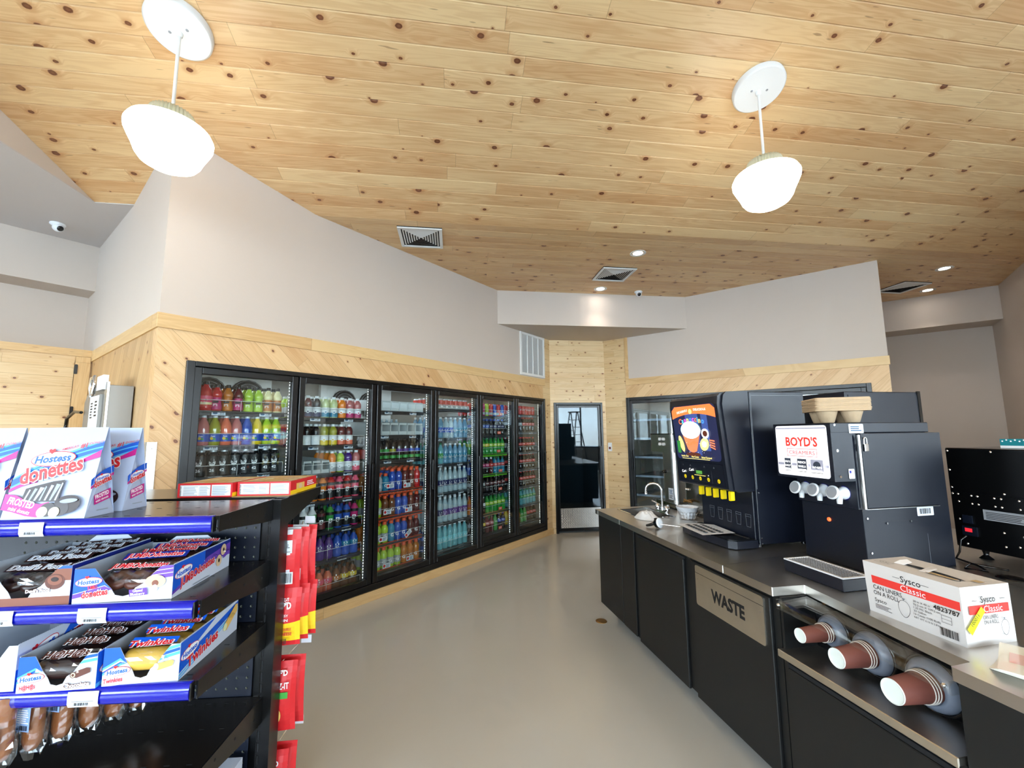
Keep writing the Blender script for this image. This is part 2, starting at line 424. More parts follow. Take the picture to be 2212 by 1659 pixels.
# ground outside
gd = MB(); gd.box(-30, 40, -50, 9.3, -.30, -.14, 'wall_paint'); mat('bounce_ground', rgb(205, 202, 196), .9)
gd.m = ['bounce_ground'] * len(gd.m); struct(gd.build('ground'))  # unseen ground, lightened to bounce daylight up to the ceiling

# pine board ceiling: one profiled board sheet, boards run along (1,1)
U45 = Vector((1, 1, 0)).normalized(); V45 = Vector((1, -1, 0)).normalized()
cl = MB(); W_ = .122; g = .009; dep = .006
def cz(d):                                       # height at distance d from the break line (d>0 towards the ridge)
    dm = (BR - RIDGE) / S2
    return ZF if d <= 0 else ZF + SL * (d if d < dm else 2 * dm - d)
O45 = Vector((-BR / 2, BR / 2, 0)); Lu0, Lu1 = -6.5, 9.5
dm = (BR - RIDGE) / S2; cs = math.sqrt(1 + SL * SL)
def strip_at(s):                                 # s = distance along the sheet surface
    if s <= 0: return s
    if s <= dm * cs: return s / cs
    return s / cs
uvs = []
def cpt(u, s, lift):
    d = strip_at(s); p = O45 + U45 * u + V45 * d; return (p.x, p.y, cz(d) + lift)
edges = []
nr0, nr1 = -30, 100
prof = []
for r in range(nr0, nr1):
    s0 = r * W_
    prof += [(s0, dep), (s0 + g * .2, 0.0), (s0 + W_ - g, 0.0)]
prof.append((nr1 * W_, dep))
for i in range(len(prof) - 1):
    (a, la), (b, lb) = prof[i], prof[i + 1]
    v = [cpt(Lu0, a, la), cpt(Lu1, a, la), cpt(Lu1, b, lb), cpt(Lu0, b, lb)]
    cl.add(v, [(0, 1, 2, 3)], 'pine_ceiling'); uvs += [(Lu0, a), (Lu1, a), (Lu1, b), (Lu0, b)]
oc = cl.build('ceiling')
l = oc.data.uv_layers.new(name='UVMap')
for p in oc.data.polygons:
    for li in p.loop_indices: l.data[li].uv = uvs[oc.data.loops[li].vertex_index]
oc.data.update(); struct(oc)
sm = oc.modifiers.new('s', 'SOLIDIFY'); sm.thickness = .03; sm.offset = 1 if False else -1
# flat painted ceiling over the left alcove with its upright edge towards the boards
FX0, FY0 = -4.713, .567
cp = MB()
poly = [(-5.82, .775), (-4.505, .775), (FX0, FY0), (FX0 + 8.2, FY0 - 8.2), (-5.82, FY0 - 8.2)]
q_ = .004
cp.prism([(-5.82, .775), (-5.82, FY0 - 8.2), (FX0 + 8.2 + q_, FY0 - 8.2), (FX0 + q_, FY0)], 'z', ZF - .006, ZF + .004, 'ceiling_paint'); cp.prism([(-5.82, .775), (FX0 + q_, FY0), (-4.505, .775)], 'z', ZF - .006, ZF + .004, 'ceiling_paint')
dmm = 5.74 / S2
fz = [(0, ZF - .006), (.02, ZF), (4.06, hz(FX0 + 2.87, FY0 - 2.87)), (8.12, ZF)]
e0 = Vector((FX0, FY0, 0)); ed = Vector((1, -1, 0)).normalized(); en = Vector((-1, -1, 0)).normalized() * .015
for (s0, z0), (s1, z1) in (((0, ZF), (5.85, ZF + SL * 5.85)), ((5.85, ZF + SL * 5.85), (11.4, ZF + SL * .3))):
    a = e0 + ed * s0; b = e0 + ed * s1
    v = [(a.x, a.y, ZF - .004), (b.x, b.y, ZF - .004), (b.x, b.y, z1 + .01), (a.x, a.y, z0 + .01)]
    v += [(x + en.x, y + en.y, z) for x, y, z in v]
    cp.add(v, [(0, 1, 2, 3), (7, 6, 5, 4), (0, 4, 5, 1), (1, 5, 6, 2), (2, 6, 7, 3), (3, 7, 4, 0)], 'wall_paint')
struct(cp.build('ceiling'))

# ---- left wall: cladding with the cooler opening, painted above (faces +X)
OY0, OY1, OZ0, OZ1 = .965, 5.412, .10, 1.995
wl = MB()
def yzquad(mb, y0, y1, z0, z1, mt, x=AX, th=.10):
    mb.box(x - th, x, y0, y1, z0, z1, mt)
def wall_uv_diag(sgn, c45=math.radians(45)):
    def f(co_, n):
        t = co_.y if abs(n.x) > .5 else co_.x
        a = t * math.cos(c45) + sgn * co_.z * math.sin(c45); b = -t * math.sin(c45) * sgn + co_.z * math.cos(c45)
        return (a, b + 20)
    return f
wl = MB()
yzquad(wl, YR, OY0, .085, 2.22, 'spruce_wall'); yzquad(wl, OY0, OY1, OZ1, 2.22, 'spruce_wall'); yzquad(wl, OY0, OY1, .02, OZ0, 'spruce_wall')
struct(wl.build('wall_left', uvf=wall_uv_diag(-1, math.radians(44))))
wl = MB(); yzquad(wl, OY1, 5.62, 0, 2.22, 'spruce_horizontal'); yzquad(wl, 5.455, 5.62, 2.22, 2.965, 'spruce_horizontal')
struct(wl.build('wall_left', uvf=lambda c_, n: (c_.y, c_.z + 3)))
# painted upper wall, top follows the ceiling
wp_ = MB()
def pwall_yz(mb, y0, y1, z0, mt, x=AX, th=.10):
    ts = [y0] + [t for t in (BR + x,) if y0 < t < y1] + [y1]
    for a, b in zip(ts[:-1], ts[1:]):
        mb.prism([(a, z0), (b, z0), (b, hz(x, b) + .004), (a, hz(x, a) + .004)], 'x', x - th, x, mt)
pwall_yz(wp_, YR, 5.455, 2.32, 'wall_paint'); wp_.prism([(5.455, 2.965), (5.64, 2.965), (5.64, ZF), (5.455, ZF)], 'x', AX - .1, AX, 'wall_paint')
struct(wp_.build('wall_left'))
t1 = MB(); t1.box(AX - .10, AX + .012, YR - .012, 5.455, 2.22, 2.32, 'spruce_trim'); struct(t1.build('trim_1', uvf=lambda c_, n: (c_.y, c_.z + .13 - 2.2), bevel=.002))
t2 = MB(); t2.box(AX - .02, AX + .014, YR, 5.62, 0, .088, 'spruce_trim'); struct(t2.build('baseboard_left', uvf=lambda c_, n: (c_.y + 7, c_.z + .2), bevel=.002))

# ---- return wall (faces -Y) at the left end of the cooler wall
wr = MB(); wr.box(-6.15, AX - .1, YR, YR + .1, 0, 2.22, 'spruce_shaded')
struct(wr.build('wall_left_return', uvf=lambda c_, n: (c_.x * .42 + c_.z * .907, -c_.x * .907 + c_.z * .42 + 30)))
wr = MB()
v = [(AX - .1, 2.32), (AX - .1, hz(AX - .1, YR) + .004), (-4.505, ZF), (-6.15, ZF), (-6.15, 2.32)]
wr.prism(v, 'y', YR, YR + .1, 'wall_paint'); struct(wr.build('wall_left_return'))
t3 = MB(); t3.box(-5.59, AX - .10, YR - .012, YR + .1, 2.22, 2.32, 'spruce_trim'); struct(t3.build('trim_2', uvf=lambda c_, n: (c_.x, c_.z - 2.1)))
cg = MB(); cg.box(AX - .045, AX + .004, YR - .006, YR - .001, .0, 1.47, 'brushed_steel'); cg.box(AX + .001, AX + .006, YR - .006, YR + .045, .0, 1.47, 'brushed_steel')
cg.lathe([(.0, 0), (.004, .001), (.0, .003)], 'chrome', 8, (AX + .006, YR + .02, 1.43), Matrix.Rotation(PI / 2, 4, 'Y'))
struct(cg.build('trim_3'))

# ---- alcove at far left: closet front clad in boards, painted wall above it, dropped soffit
cf = MB(); cf.box(-5.69, -5.59, -3.0, YR, 0, 2.32, 'spruce_horizontal'); cf.box(-6.15, -5.59, -3.0, YR, 2.28, 2.32, 'spruce_horizontal')
struct(cf.build('wall_alcove', uvf=lambda c_, n: (c_.y, c_.z + .35)))
wk = MB(); wk.box(-6.25, -6.15, -7.6, YR + .1, 0, 2.97, 'wall_paint'); struct(wk.build('wall_alcove'))
sf = MB(); sf.box(-6.25, -5.82, -7.6, YR, 2.963, ZF, 'wall_paint'); struct(sf.build('soffit'))
t4 = MB(); t4.box(-5.59, -5.572, -3.0, YR - .012, 2.26, 2.325, 'spruce_trim'); struct(t4.build('trim_4', uvf=lambda c_, n: (c_.y, c_.z - 2.1)))
d2 = empty('door_2', (-5.59, .2, 0)); struct(d2)
mb = MB(); mb.box(0, .022, .0, .455, .02, 2.225, 'spruce_horizontal'); mb.build('door_leaf', d2, uvf=lambda c_, n: (c_.y + 3.1, c_.z + .23))
mb = MB(); mb.box(0, .03, .46, .56, .0, 2.255, 'spruce_trim'); mb.box(0, .03, -.10, -.01, 0, 2.255, 'spruce_trim'); mb.build('door_casing', d2, uvf=lambda c_, n: (c_.z, c_.y + .2))
for hz_ in (2.09, 1.70, .4):
    mb = MB(); mb.rbox(.03, .036, .455, .478, hz_, hz_ + .09, .008, 'frame_black', axis='x'); mb.build('hinge', d2)

# ---- corner door wall (45 deg), soffit across the corner
wd = wall('wall_corner', [(-3.488, 5.612), (-2.856, 6.244)], htop=2.975, mt='spruce_horizontal')
# give it the door opening by building it as pieces instead
bpy.data.objects.remove(wd)
DC = empty('wall_corner', (AX, 5.612, 0), PI / 4); DW = .8938
struct(DC)
mb = MB(); mb.box(0, .052, 0, .10, 0, 2.975, 'spruce_horizontal'); mb.box(DW - .058, DW, 0, .10, 0, 2.975, 'spruce_horizontal'); mb.box(.052, DW - .058, 0, .10, 1.972, 2.975, 'spruce_horizontal')
mb.build('cladding', DC, uvf=lambda c_, n: (c_.x + 5, c_.z + .02))
mb = MB()
# soffit: front face on y-x=7.81
a = Vector((AX, AX + 7.81)); b = Vector((BY - 7.81, BY))
mb.prism([(a.x, a.y), (b.x, b.y), (b.x, b.y + .3), (a.x - .3, b.y + .3), (a.x - .3, a.y)], 'z', 2.965, ZF + .001, 'wall_paint')
struct(mb.build('soffit'))
# ---- right (far) wall faces -Y, from x=-2.856 to XE
RX0, RX1, RZ0, RZ1 = -2.49, .358, .10, 2.005
wr = MB()
wr.box(-2.505, RX0, BY, BY + .1, .02, 2.22, 'spruce_wall'); wr.box(RX1, XE, BY, BY + .1, .02, 2.22, 'spruce_wall'); wr.box(RX0, RX1, BY, BY + .1, RZ1, 2.22, 'spruce_wall'); wr.box(RX0, RX1, BY, BY + .1, .02, RZ0, 'spruce_wall')
struct(wr.build('wall_right', uvf=wall_uv_diag(1)))
wr = MB(); wr.box(-2.87, -2.505, BY, BY + .1, 0, 2.965, 'spruce_horizontal'); struct(wr.build('wall_right', uvf=lambda c_, n: (c_.x + 9, c_.z + 4)))
wr = MB(); wr.box(-2.505, XE, BY, BY + .1, 2.32, ZF + .002, 'wall_paint'); wr.box(XE - .1, XE, BY + .1, 8.9, 0, ZF + .002, 'wall_paint'); struct(wr.build('wall_right'))
t5 = MB(); t5.box(-2.455, XE + .012, BY - .012, BY + .02, 2.22, 2.32, 'spruce_trim'); t5.box(-2.505, -2.455, BY - .012, BY + .02, 2.22, 2.965, 'spruce_trim')
struct(t5.build('trim_5', uvf=lambda c_, n: (c_.x + 2 + c_.z * .3, c_.z * .15 - .1), bevel=.002))
# ---- far right room
wq = MB(); wq.box(XE, 2.05, 8.9, 9.0, 0, ZF, 'wall_paint'); struct(wq.build('wall_far'))
sf = MB(); sf.box(XE, 1.93, 8.41, 8.9, 2.965, ZF, 'wall_paint'); struct(sf.build('soffit'))
wall('wall_side', [(1.93, 9.0), (1.93, 5.0)])
# ---- behind the camera: side walls and the front window wall
wall('wall_back', [(2.05, 5.0), (6.6, 5.0)])
def win_walls():
    n_ = 1
    for st_, an_, L, ws_ in WWALLS:
        mb = MB(); M0 = Matrix.Translation((st_[0], st_[1], 0)) @ Matrix.Rotation(an_, 4, 'Z'); mb.M = M0
        xs = [0] + [v for o_, wd in ws_ for v in (o_, o_ + wd)] + [L]
        mb.box(0, L, -.15, 0, 0, .90, 'wall_paint'); mb.box(0, L, -.15, 0, 3.0, 5.0, 'wall_paint')
        for i in range(0, len(xs), 2): mb.box(xs[i], xs[i + 1], -.15, 0, .90, 3.0, 'wall_paint')
        struct(mb.build('wall_front'))
        for o_, wd in ws_:
            w_ = empty('window_%d' % n_, M0 @ Vector((o_, -.1, .9)), an_); struct(w_); n_ += 1
            f = MB()
            for x0, x1, z0, z1 in ((0, .05, 0, 2.1), (wd - .05, wd, 0, 2.1), (.05, wd - .05, 0, .05), (.05, wd - .05, 2.05, 2.1), (wd / 2 - .025, wd / 2 + .025, .05, 2.05)):
                f.box(x0, x1, -.02, .03, z0, z1, 'frame_black')
            f.build('window_frame', w_)
            p = MB(); p.box(.05, wd - .05, 0, .006, .05, 2.05, 'window_glass'); p.build('pane', w_)
win_walls()

# ---- door_1: black framed glass door in the corner wall (local frame: x along wall, -y to the room)
d1 = empty('door_1', (AX, 5.612, 0), PI / 4); struct(d1)
x0, x1, zt = .052, DW - .058, 1.972
mb = MB()
for a in ((x0, x0 + .035, 0, zt), (x1 - .035, x1, 0, zt), (x0 + .035, x1 - .035, zt - .035, zt)): mb.box(a[0], a[1], -.02, .08, a[2], a[3], 'frame_black')
mb.build('door_frame', d1, bevel=.003)
mb = MB(); i0, i1 = x0 + .04, x1 - .04
for a in ((i0, i0 + .035, .03, 1.93), (i1 - .035, i1, .03, 1.93), (i0 + .035, i1 - .035, 1.895, 1.93), (i0 + .035, i1 - .035, .03, .075)): mb.box(a[0], a[1], -.005, .045, a[2], a[3], 'frame_black')
mb.build('door_rail', d1, bevel=.003)
mb = MB(); mb.box(i0 + .035, i1 - .035, .005, .013, .075, 1.895, 'door_glass'); mb.build('glass_pane', d1)
mb = MB(); mb.box(i0 + .035, i1 - .035, -.006, .003, .075, .365, 'brushed_steel')
# raised tread pattern
for r in range(15):
    for q in range(40):
        xx = i0 + .045 + q * .0178 + (r % 2) * .0089; zz = .085 + r * .0192
        if xx > i1 - .055: continue
        s_ = 1 if (q + r) % 2 else -1; dx, dz = .0062 * s_, .0062
        mb.add([(xx - dx, -.006, zz - dz), (xx - .0022 * s_ * 0 + .0018, -.0085, zz - .0018 * s_), (xx + dx, -.006, zz + dz), (xx - .0018, -.0085, zz + .0018 * s_)], [(0, 1, 2, 3)], 'chrome')
mb.build('kick_plate', d1)
mb = MB(); mb.box(i1 - .028, i1 - .008, -.05, -.035, .86, 1.30, 'frame_black'); mb.box(i1 - .026, i1 - .010, -.04, 0, .88, .90, 'frame_black'); mb.box(i1 - .026, i1 - .010, -.04, 0, 1.26, 1.28, 'frame_black'); mb.build('handle', d1, bevel=.003)
# store room behind the door (dark)
mb = MB(); mb.M = Matrix.Translation((AX, 5.612, 0)) @ Matrix.Rotation(PI / 4, 4, 'Z')
mb.box(-.0, DW, 1.3, 1.35, 0, 2.3, 'grey_plastic'); mb.box(-.02, 0, .1, 1.35, 0, 2.3, 'grey_plastic'); mb.box(DW, DW + .02, .1, 1.35, 0, 2.3, 'grey_plastic'); mb.box(0, DW, .1, 1.35, 2.25, 2.3, 'grey_plastic')
struct(mb.build('wall_store'))
# small control plate on the right strip beside the door
o = empty('control_switch', (-2.80, BY, 1.28)); tag(o, 'small white control plate with red light on the boards right of the glass door', 'switch')
mb = MB(); mb.rbox(-.03, .03, -.016, 0, -.065, .065, .006, 'white_plastic', axis='y'); mb.build('plate', o)
mat('red_light', (.5, .01, .02), .3, emit=.6, ecol=(.6, .02, .03)); mat('dark_red', rgb(90, 20, 25), .4)
mb = MB(); mb.rbox(-.016, .016, -.02, -.016, -.035, .0, .006, 'dark_red', axis='y'); mb.build('indicator', o)

# floor disc
o = MB(); o.lathe([(0, .0), (.045, 0), (.045, .003), (.04, .0045), (0, .0045)], 'brass', 20) if False else None
mat('brass', rgb(150, 112, 60), .35, .6)
mb = MB(); mb.lathe([(.045, 0), (.045, .003), (.038, .005)], 'brass', 24); o = mb.build('floor_cap'); o.location = (-1.607, 3.29, 0); tag(o, 'round brass cleanout cap in the grey floor at the counter corner', 'floor cap')

# ================================================================= ceiling fittings
def vent(cx_, cy_, ang, label):
    o = empty('ceiling_vent', (cx_, cy_, ZF + .003), ang); tag(o, label, 'vent', 'square ceiling vents')
    h = .208; f = MB()
    f.prism([(-h, -h), (h, -h), (h, h), (-h, h)], 'z', -.012, -.002, 'dark_hole'); f.build('backing', o)
    f = MB(); t = .03
    for x0, x1, y0, y1 in ((-h, h, -h, -h + t), (-h, h, h - t, h), (-h, -h + t, -h + t, h - t), (h - t, h, -h + t, h - t)): f.box(x0, x1, y0, y1, -.022, -.006, 'white_metal')
    f.build('frame', o, bevel=.003)
    f = MB()
    for k in range(1, 8):
        r1 = h - t - k * .0235 + .012; r2 = r1 - .013; 
        if r2 < .006: break
        for a in range(4):
            q = Matrix.Rotation(a * PI / 2, 4, 'Z')
            vv = [q @ Vector(p) for p in ((-r1, -r1, -.014), (r1, -r1, -.014), (r2, -r2, -.019), (-r2, -r2, -.019))]
            f.add(vv, [(0, 1, 2, 3)], 'white_metal')
    f.build('louvre', o)
    return o
vent(-3.09, 2.642, PI / 4, 'square white louvred vent in board ceiling beside the long left wall')
vent(-2.0, 4.75, PI / 4, 'square white louvred vent in board ceiling near the corner soffit')
vent(.895, 7.68, PI / 4, 'square white louvred vent in ceiling beyond the right wall end')
def downlight(x, y, label, energy=7):
    o = empty('recessed_downlight', (x, y, ZF)); tag(o, label, 'ceiling light', 'recessed ceiling downlights')
    f = MB(); f.lathe([(.052, .004), (.078, -.006), (.085, -.004), (.085, .006)], 'white_metal', 28); f.build('trim_ring', o)
    f = MB(); f.lathe([(.0001, -.001), (.052, -.001)], 'down_glow', 28); f.lathe([(.052, -.001), (.052, .004)], 'white_metal', 28); f.build('lens', o)
    light('downlight_beam', 'SPOT', (x, y, ZF - .06), energy, (1, .86, .74), spot_size=math.radians(95), spot_blend=.7, shadow_soft_size=.03)
downlight(-1.547, 4.348, 'round recessed ceiling light nearest the sloped boards, lit')
downlight(-2.368, 5.15, 'round recessed ceiling light above the corner soffit, lit', 5)
downlight(1.219, 7.099, 'round recessed light in ceiling nearest the far right wall, lit', 11)
downlight(1.198, 8.087, 'round recessed light close to the far right soffit, lit', 5)
def dome(x, y, z, ang, label):
    o = empty('security_camera', (x, y, z), ang); tag(o, label, 'security camera', 'white dome security cameras')
    f = MB(); f.lathe([(.052, 0), (.054, -.010), (.048, -.016), (.036, -.022)], 'white_plastic', 24); f.build('mount', o)
    f = MB(); T = Matrix.Rotation(math.radians(28), 4, 'Y')
    pr = [(.030, .012)] + [(.040 * math.cos(t), -.02 - .040 * math.sin(t)) for t in [i * PI / 2 / 8 for i in range(8)]] + [(.0005, -.06)]
    f.lathe(pr, 'white_plastic', 24, (0, 0, -.018), T); f.build('eyeball', o)
    f = MB(); c_ = T @ Vector((0, 0, -.02)); f2 = Matrix.Rotation(math.radians(-35), 4, 'Y')
    f.lathe([(.0005, -.0435), (.012, -.0425), (.022, -.037), (.024, -.033)], 'gloss_black', 20, (c_.x, c_.y, c_.z - .018), Matrix.Rotation(math.radians(62), 4, 'Y')); f.build('lens', o)
dome(-5.443, .438, ZF - .006, math.radians(205), 'white dome camera on the painted ceiling at far left')
dome(-2.006, 5.585, ZF, math.radians(125), 'white dome camera on the boards above the corner soffit')

# wall return grille above the cooler
o = empty('wall_grille', (AX, 4.82, 2.335)); tag(o, 'tall white return air grille high on the left wall by the corner', 'vent')
gw, gh = .63, .625
mb = MB(); t = .035
for y0, y1, z0, z1 in ((0, gw, 0, t), (0, gw, gh - t, gh), (0, t, t, gh - t), (gw - t, gw, t, gh - t)): mb.box(0, .018, y0, y1, z0, z1, 'white_metal')
for k in (1, 2, 3): yy = t + (gw - 2 * t) * k / 4; mb.box(.006, .018, yy - .008, yy + .008, t, gh - t, 'white_metal')
mb.build('frame', o, bevel=.002)
mb = MB()
n = 56
for k in range(n):
    zz = t + (gh - 2 * t) * (k + .5) / n
    mb.add([(.004, t, zz - .003), (.004, gw - t, zz - .003), (.012, gw - t, zz + .003), (.012, t, zz + .003)], [(0, 1, 2, 3)], 'white_metal')
mb.box(0, .002, t, gw - t, t, gh - t, 'grey_plastic'); mb.build('louvre', o)

# pendants
mat('heatsink', rgb(205, 208, 190), .35, .7)
def pendant(x, y, zc, label, ztop=3.185):
    """zc ceiling height; the round canopy follows the slope"""
    o = empty('pendant_lamp', (x, y, 0)); tag(o, label, 'pendant lamp', 'white pendant lamps on rods')
    d = (BR - (y - x)) / S2; s_ = SL if y - x > RIDGE else -SL
    q = Matrix.Translation((0, 0, hz(x, y))) @ Matrix.Rotation(math.atan(s_), 4, Vector((-1, -1, 0)))
    f = MB(q); f.lathe([(.160, .0), (.160, -.036), (.152, -.042)], 'white_metal', 48); 
    for a in (0.6, 0.6 + PI):
        f.lathe([(.008, -.042), (.006, -.045)], 'grey_plastic', 10, (.05 * math.cos(a), .05 * math.sin(a), 0))
    f.build('canopy', o)
    f = MB(); top = hz(x, y) - .03; f.lathe([(.018, top), (.016, top - .03), (.010, top - .035)], 'white_metal', 16); f.tube([(0, 0, top), (0, 0, ztop + .085)], .0085, 'white_metal', 12)
    f.build('rod', o)
    f = MB(); f.lathe([(.02, .105), (.045, .095), (.098, .075), (.105, .06), (.112, .0)], 'heatsink', 72, (0, 0, ztop), flute=.10, smooth=False); f.build('heat_sink', o)
    f = MB(); pr = [(.10, .004), (.152, -.005), (.183, -.024), (.196, -.05), (.194, -.075), (.181, -.105), (.160, -.148), (.146, -.186), (.128, -.212), (.092, -.233), (.042, -.244), (.0005, -.246)]
    f.lathe(pr, 'lamp_glow', 40, (0, 0, ztop)); f.build('shade', o)
pendant(-2.755, .592, 3.785, 'glowing white bowl pendant lamp hanging over the left shelves')
pendant(-.228, 3.08, 3.80, 'glowing white bowl pendant lamp hanging over the drinks counter')
pendant(-.6, -1.6, 4.2, 'added unseen white bowl pendant lamp behind the viewpoint, nearest the alcove')  # unseen pendants from here on, added to even out the room light
pendant(2.2, .55, 4.2, 'added unseen white bowl pendant lamp behind the viewpoint, nearest the side windows')
pendant(2.3, -3.2, 4.2, 'added unseen white bowl pendant lamp behind the viewpoint, deepest into the store')
pendant(4.4, 2.2, 4.2, 'added unseen white bowl pendant lamp behind the viewpoint, closest to the side windows')
pendant(-2.6, -3.4, 4.2, 'added unseen white bowl pendant lamp far behind the viewpoint on the left')
pendant(4.6, -1.4, 4.2, 'added unseen white bowl pendant lamp behind the viewpoint, in the corner between the windows')
pendant(-.2, -5.4, 4.2, 'added unseen white bowl pendant lamp behind the viewpoint, closest to the rear windows')

# things mirrored in the glass corner door: step ladder, checkout counter, wire snack rack by the side windows
mat('aluminium', rgb(190, 192, 190), .35, .7)
ld = empty('step_ladder', (5.75, .95, 0), math.radians(100)); tag(ld, 'aluminium step ladder by the side windows, mirrored in the glass corner door', 'ladder')
for k_, (dy, nm) in enumerate(((-.55, 'front_frame'), (.55, 'rear_frame'))):
    mb = MB()
    for sx in (-1, 1): mb.tube([(sx * .26, dy, .02), (sx * .17, dy * .06, 2.3)], .022, 'frame_black', 6)
    for q in range(1, 8):
        t = q / 8; zz = 2.3 * t; yy = dy * (1 - t * .94); w_ = .26 - .09 * t
        if k_ == 0: mb.box(-w_, w_, yy - .04, yy + .04, zz - .012, zz + .012, 'aluminium')
        elif q % 2: mb.box(-w_, w_, yy - .01, yy + .01, zz - .01, zz + .01, 'aluminium')
    mb.build(nm, ld)
f = MB(); f.box(-.2, .2, -.12, .12, 2.3, 2.34, 'frame_black'); f.build('top_cap', ld)
ck = empty('checkout_counter', (4.2, -2.2, 0)); tag(ck, 'long grey checkout counter near the side windows, mirrored in the glass door', 'counter')
mat('counter_grey', rgb(120, 124, 126), .5)
f = MB(); f.box(.02, .58, 0, 3.3, .1, .86, 'counter_grey'); f.build('body', ck)
f = MB(); f.box(-.02, .62, -.03, 3.33, .86, .90, 'white_print'); f.build('top', ck, bevel=.004)
f = MB(); f.box(.06, .54, 0.05, 3.25, 0, .1, 'frame_black'); f.build('plinth', ck)
for q in range(5): f = MB(); f.box(.0, .02, .02 + q * .66, .64 + q * .66, .12, .84, 'counter_grey'); f.build('panel', ck)
rk = empty('wire_rack', (3.3, 1.95, 0), math.radians(-60)); tag(rk, 'tall wire rack of wavy shelves, mirrored at the edge of the glass door', 'rack')
for q in range(7):
    f = MB(); z_ = .25 + q * .22
    for k_ in range(9): f.tube([(-.28 + i * .07, -.2 + k_ * .05, z_ + .02 * math.sin(i * 1.2)) for i in range(9)], .006, 'chrome', 4)
    f.build('shelf', rk)
for sx in (-1, 1):
    for sy in (-1, 1): f = MB(); f.tube([(sx * .29, sy * .21, 0), (sx * .29, sy * .21, 1.7)], .01, 'chrome', 6); f.build('post', rk)
# ================================================================= LEFT WALK-IN COOLER (six doors)
cooler = empty('drinks_cooler', (AX, .96, 0)); tag(cooler, 'long six-door glass drinks cooler with black frames set into the left wall', 'cooler')
CP = .7475                                       # door pitch; local frame: x out of the wall (+X room), y along the wall
ND = 6; CL = 4.475
def part_box(name, parent, boxes, mt, bevel=0):
    f = MB()
    for b in boxes: f.box(*b, mt)
    return f.build(name, parent, bevel=bevel)
noise_mat('cooler_wall', rgb(120, 116, 108), .55, amt=.08, scale=5)
noise_mat('cooler_white', rgb(196, 200, 198), .5, amt=.12, scale=22)
noise_mat('fan_black', rgb(18, 19, 20), .5)
part_box('casing', cooler, [(-1.0, -.98, 0, CL, .1, 2.12), (-1.0, -.07, 0, CL, .08, .10), (-1.0, -.10, 0, CL, 2.10, 2.12), (-1.0, -.10, -.02, 0, .08, 2.12), (-1.0, -.10, CL, CL + .02, .08, 2.12)], 'cooler_wall')
for q_ in (.02, 1.45): part_box('evaporator_panel', cooler, [(-.98, -.93, q_, q_ + .92, 1.66, 2.09)], 'cooler_white')
for k, (yy, zz) in enumerate(((.40, 1.88), (.72, 1.88), (1.72, 1.86), (2.06, 1.86))):
    f = MB(); T = Matrix.Rotation(PI / 2, 4, 'Y')
    f.lathe([(.0005, .03), (.05, .03), (.06, .02), (.145, .012), (.15, .03), (.15, .0)], 'fan_black', 16, (-.93, yy, zz), T)
    for r in (.05, .08, .11, .14): f.tube([(-.895, yy + r * math.cos(t * PI / 12), zz + r * math.sin(t * PI / 12)) for t in range(24)], .0022, 'grey_plastic', 4, closed=True)
    f.build('fan', cooler)
# outer frame
f = MB(); fz0, fz1 = .095, 2.02
for b in ((-.09, .022, -.02, .03, fz0, fz1), (-.09, .022, CL - .03, CL, fz0, fz1), (-.09, .022, .03, CL - .03, fz1 - .035, fz1), (-.09, .022, .03, CL - .03, fz0, fz0 + .055)): f.box(*b, 'frame_black')
f.build('frame', cooler, bevel=.003)
for k in range(ND + 1):
    yy = max(.0, min(CL, k * CP))
    # mullion with a lit strip on each side
    f = MB(); f.box(-.11, -.03, yy - .022, yy + .022, .12, 2.0, 'frame_black'); mu = f.build('mullion', cooler)
    f = MB()
    for i in range(70):
        z_ = .16 + i * .0258
        for s_ in (-1, 1):
            if 0 < k or s_ > 0: f.box(-.104, -.096, yy + s_ * .024 - .0015, yy + s_ * .024 + .0015, z_, z_ + .012, 'led_glow')
    f.box(-.112, -.098, yy - .026, yy + .026, .14, 1.98, 'cooler_wall')
    f.build('light_strip', mu)
for k in range(ND):
    y0, y1 = k * CP + .006, (k + 1) * CP - .006
    if k == 0: y0 += .02
    if k == 5: y1 -= .02
    d = empty('door', (0, y0, 0), 0, cooler); W = y1 - y0; st = .048
    part_box('door_frame', d, [(-.028, .016, 0, st, .152, 1.982), (-.028, .016, W - st, W, .152, 1.982), (-.028, .016, st, W - st, 1.935, 1.982), (-.028, .016, st, W - st, .152, .205)], 'frame_black', bevel=.004)
    part_box('glass_pane', d, [(-.012, -.004, st, W - st, .205, 1.935)], 'cooler_glass')
    part_box('handle', d, [(.03, .044, W - .034 - .008, W - .016, .92, 1.235), (.012, .034, W - .032, W - .02, .94, .955), (.012, .034, W - .032, W - .02, 1.20, 1.215)], 'frame_black', bevel=.004)

SHZ = [[1.69, 1.438, 1.215, .97, .72, .45, .19],
       [1.66, 1.413, 1.171, .938, .678, .428, .145],
       [1.745, 1.50, 1.25, .945, .696, .444, .20],
       [1.80, 1.46, 1.166, .840, .510, .215],
       [1.736, 1.487, 1.243, .985, .748, .496, .25],
       [1.776, 1.528, 1.237, .994, .75, .494, .255]]
mat('rail_orange', rgb(226, 78, 30), .35); mat('rail_green', rgb(110, 214, 30), .35); mat('rail_tan', rgb(206, 158, 100), .35)
mat('rail_grey', rgb(128, 140, 156), .3, .4); mat('rail_dark', rgb(34, 36, 40), .3)
mat('tag_white', rgb(226, 232, 240), .5); mat('tag_blue', rgb(40, 90, 130), .5); mat('tag_orange', rgb(252, 98, 60), .5); mat('wire_white', rgb(220, 224, 226), .35)
mat('tag_red', rgb(205, 30, 40), .5)
def rail_col(k, j):
    if k == 2 and j >= 3: return 'rail_orange'
    if k == 4: return {2: 'rail_green', 3: 'rail_green', 5: 'rail_tan'}.get(j, 'rail_dark')
    if k == 5: return 'rail_grey'
    return 'rail_dark'
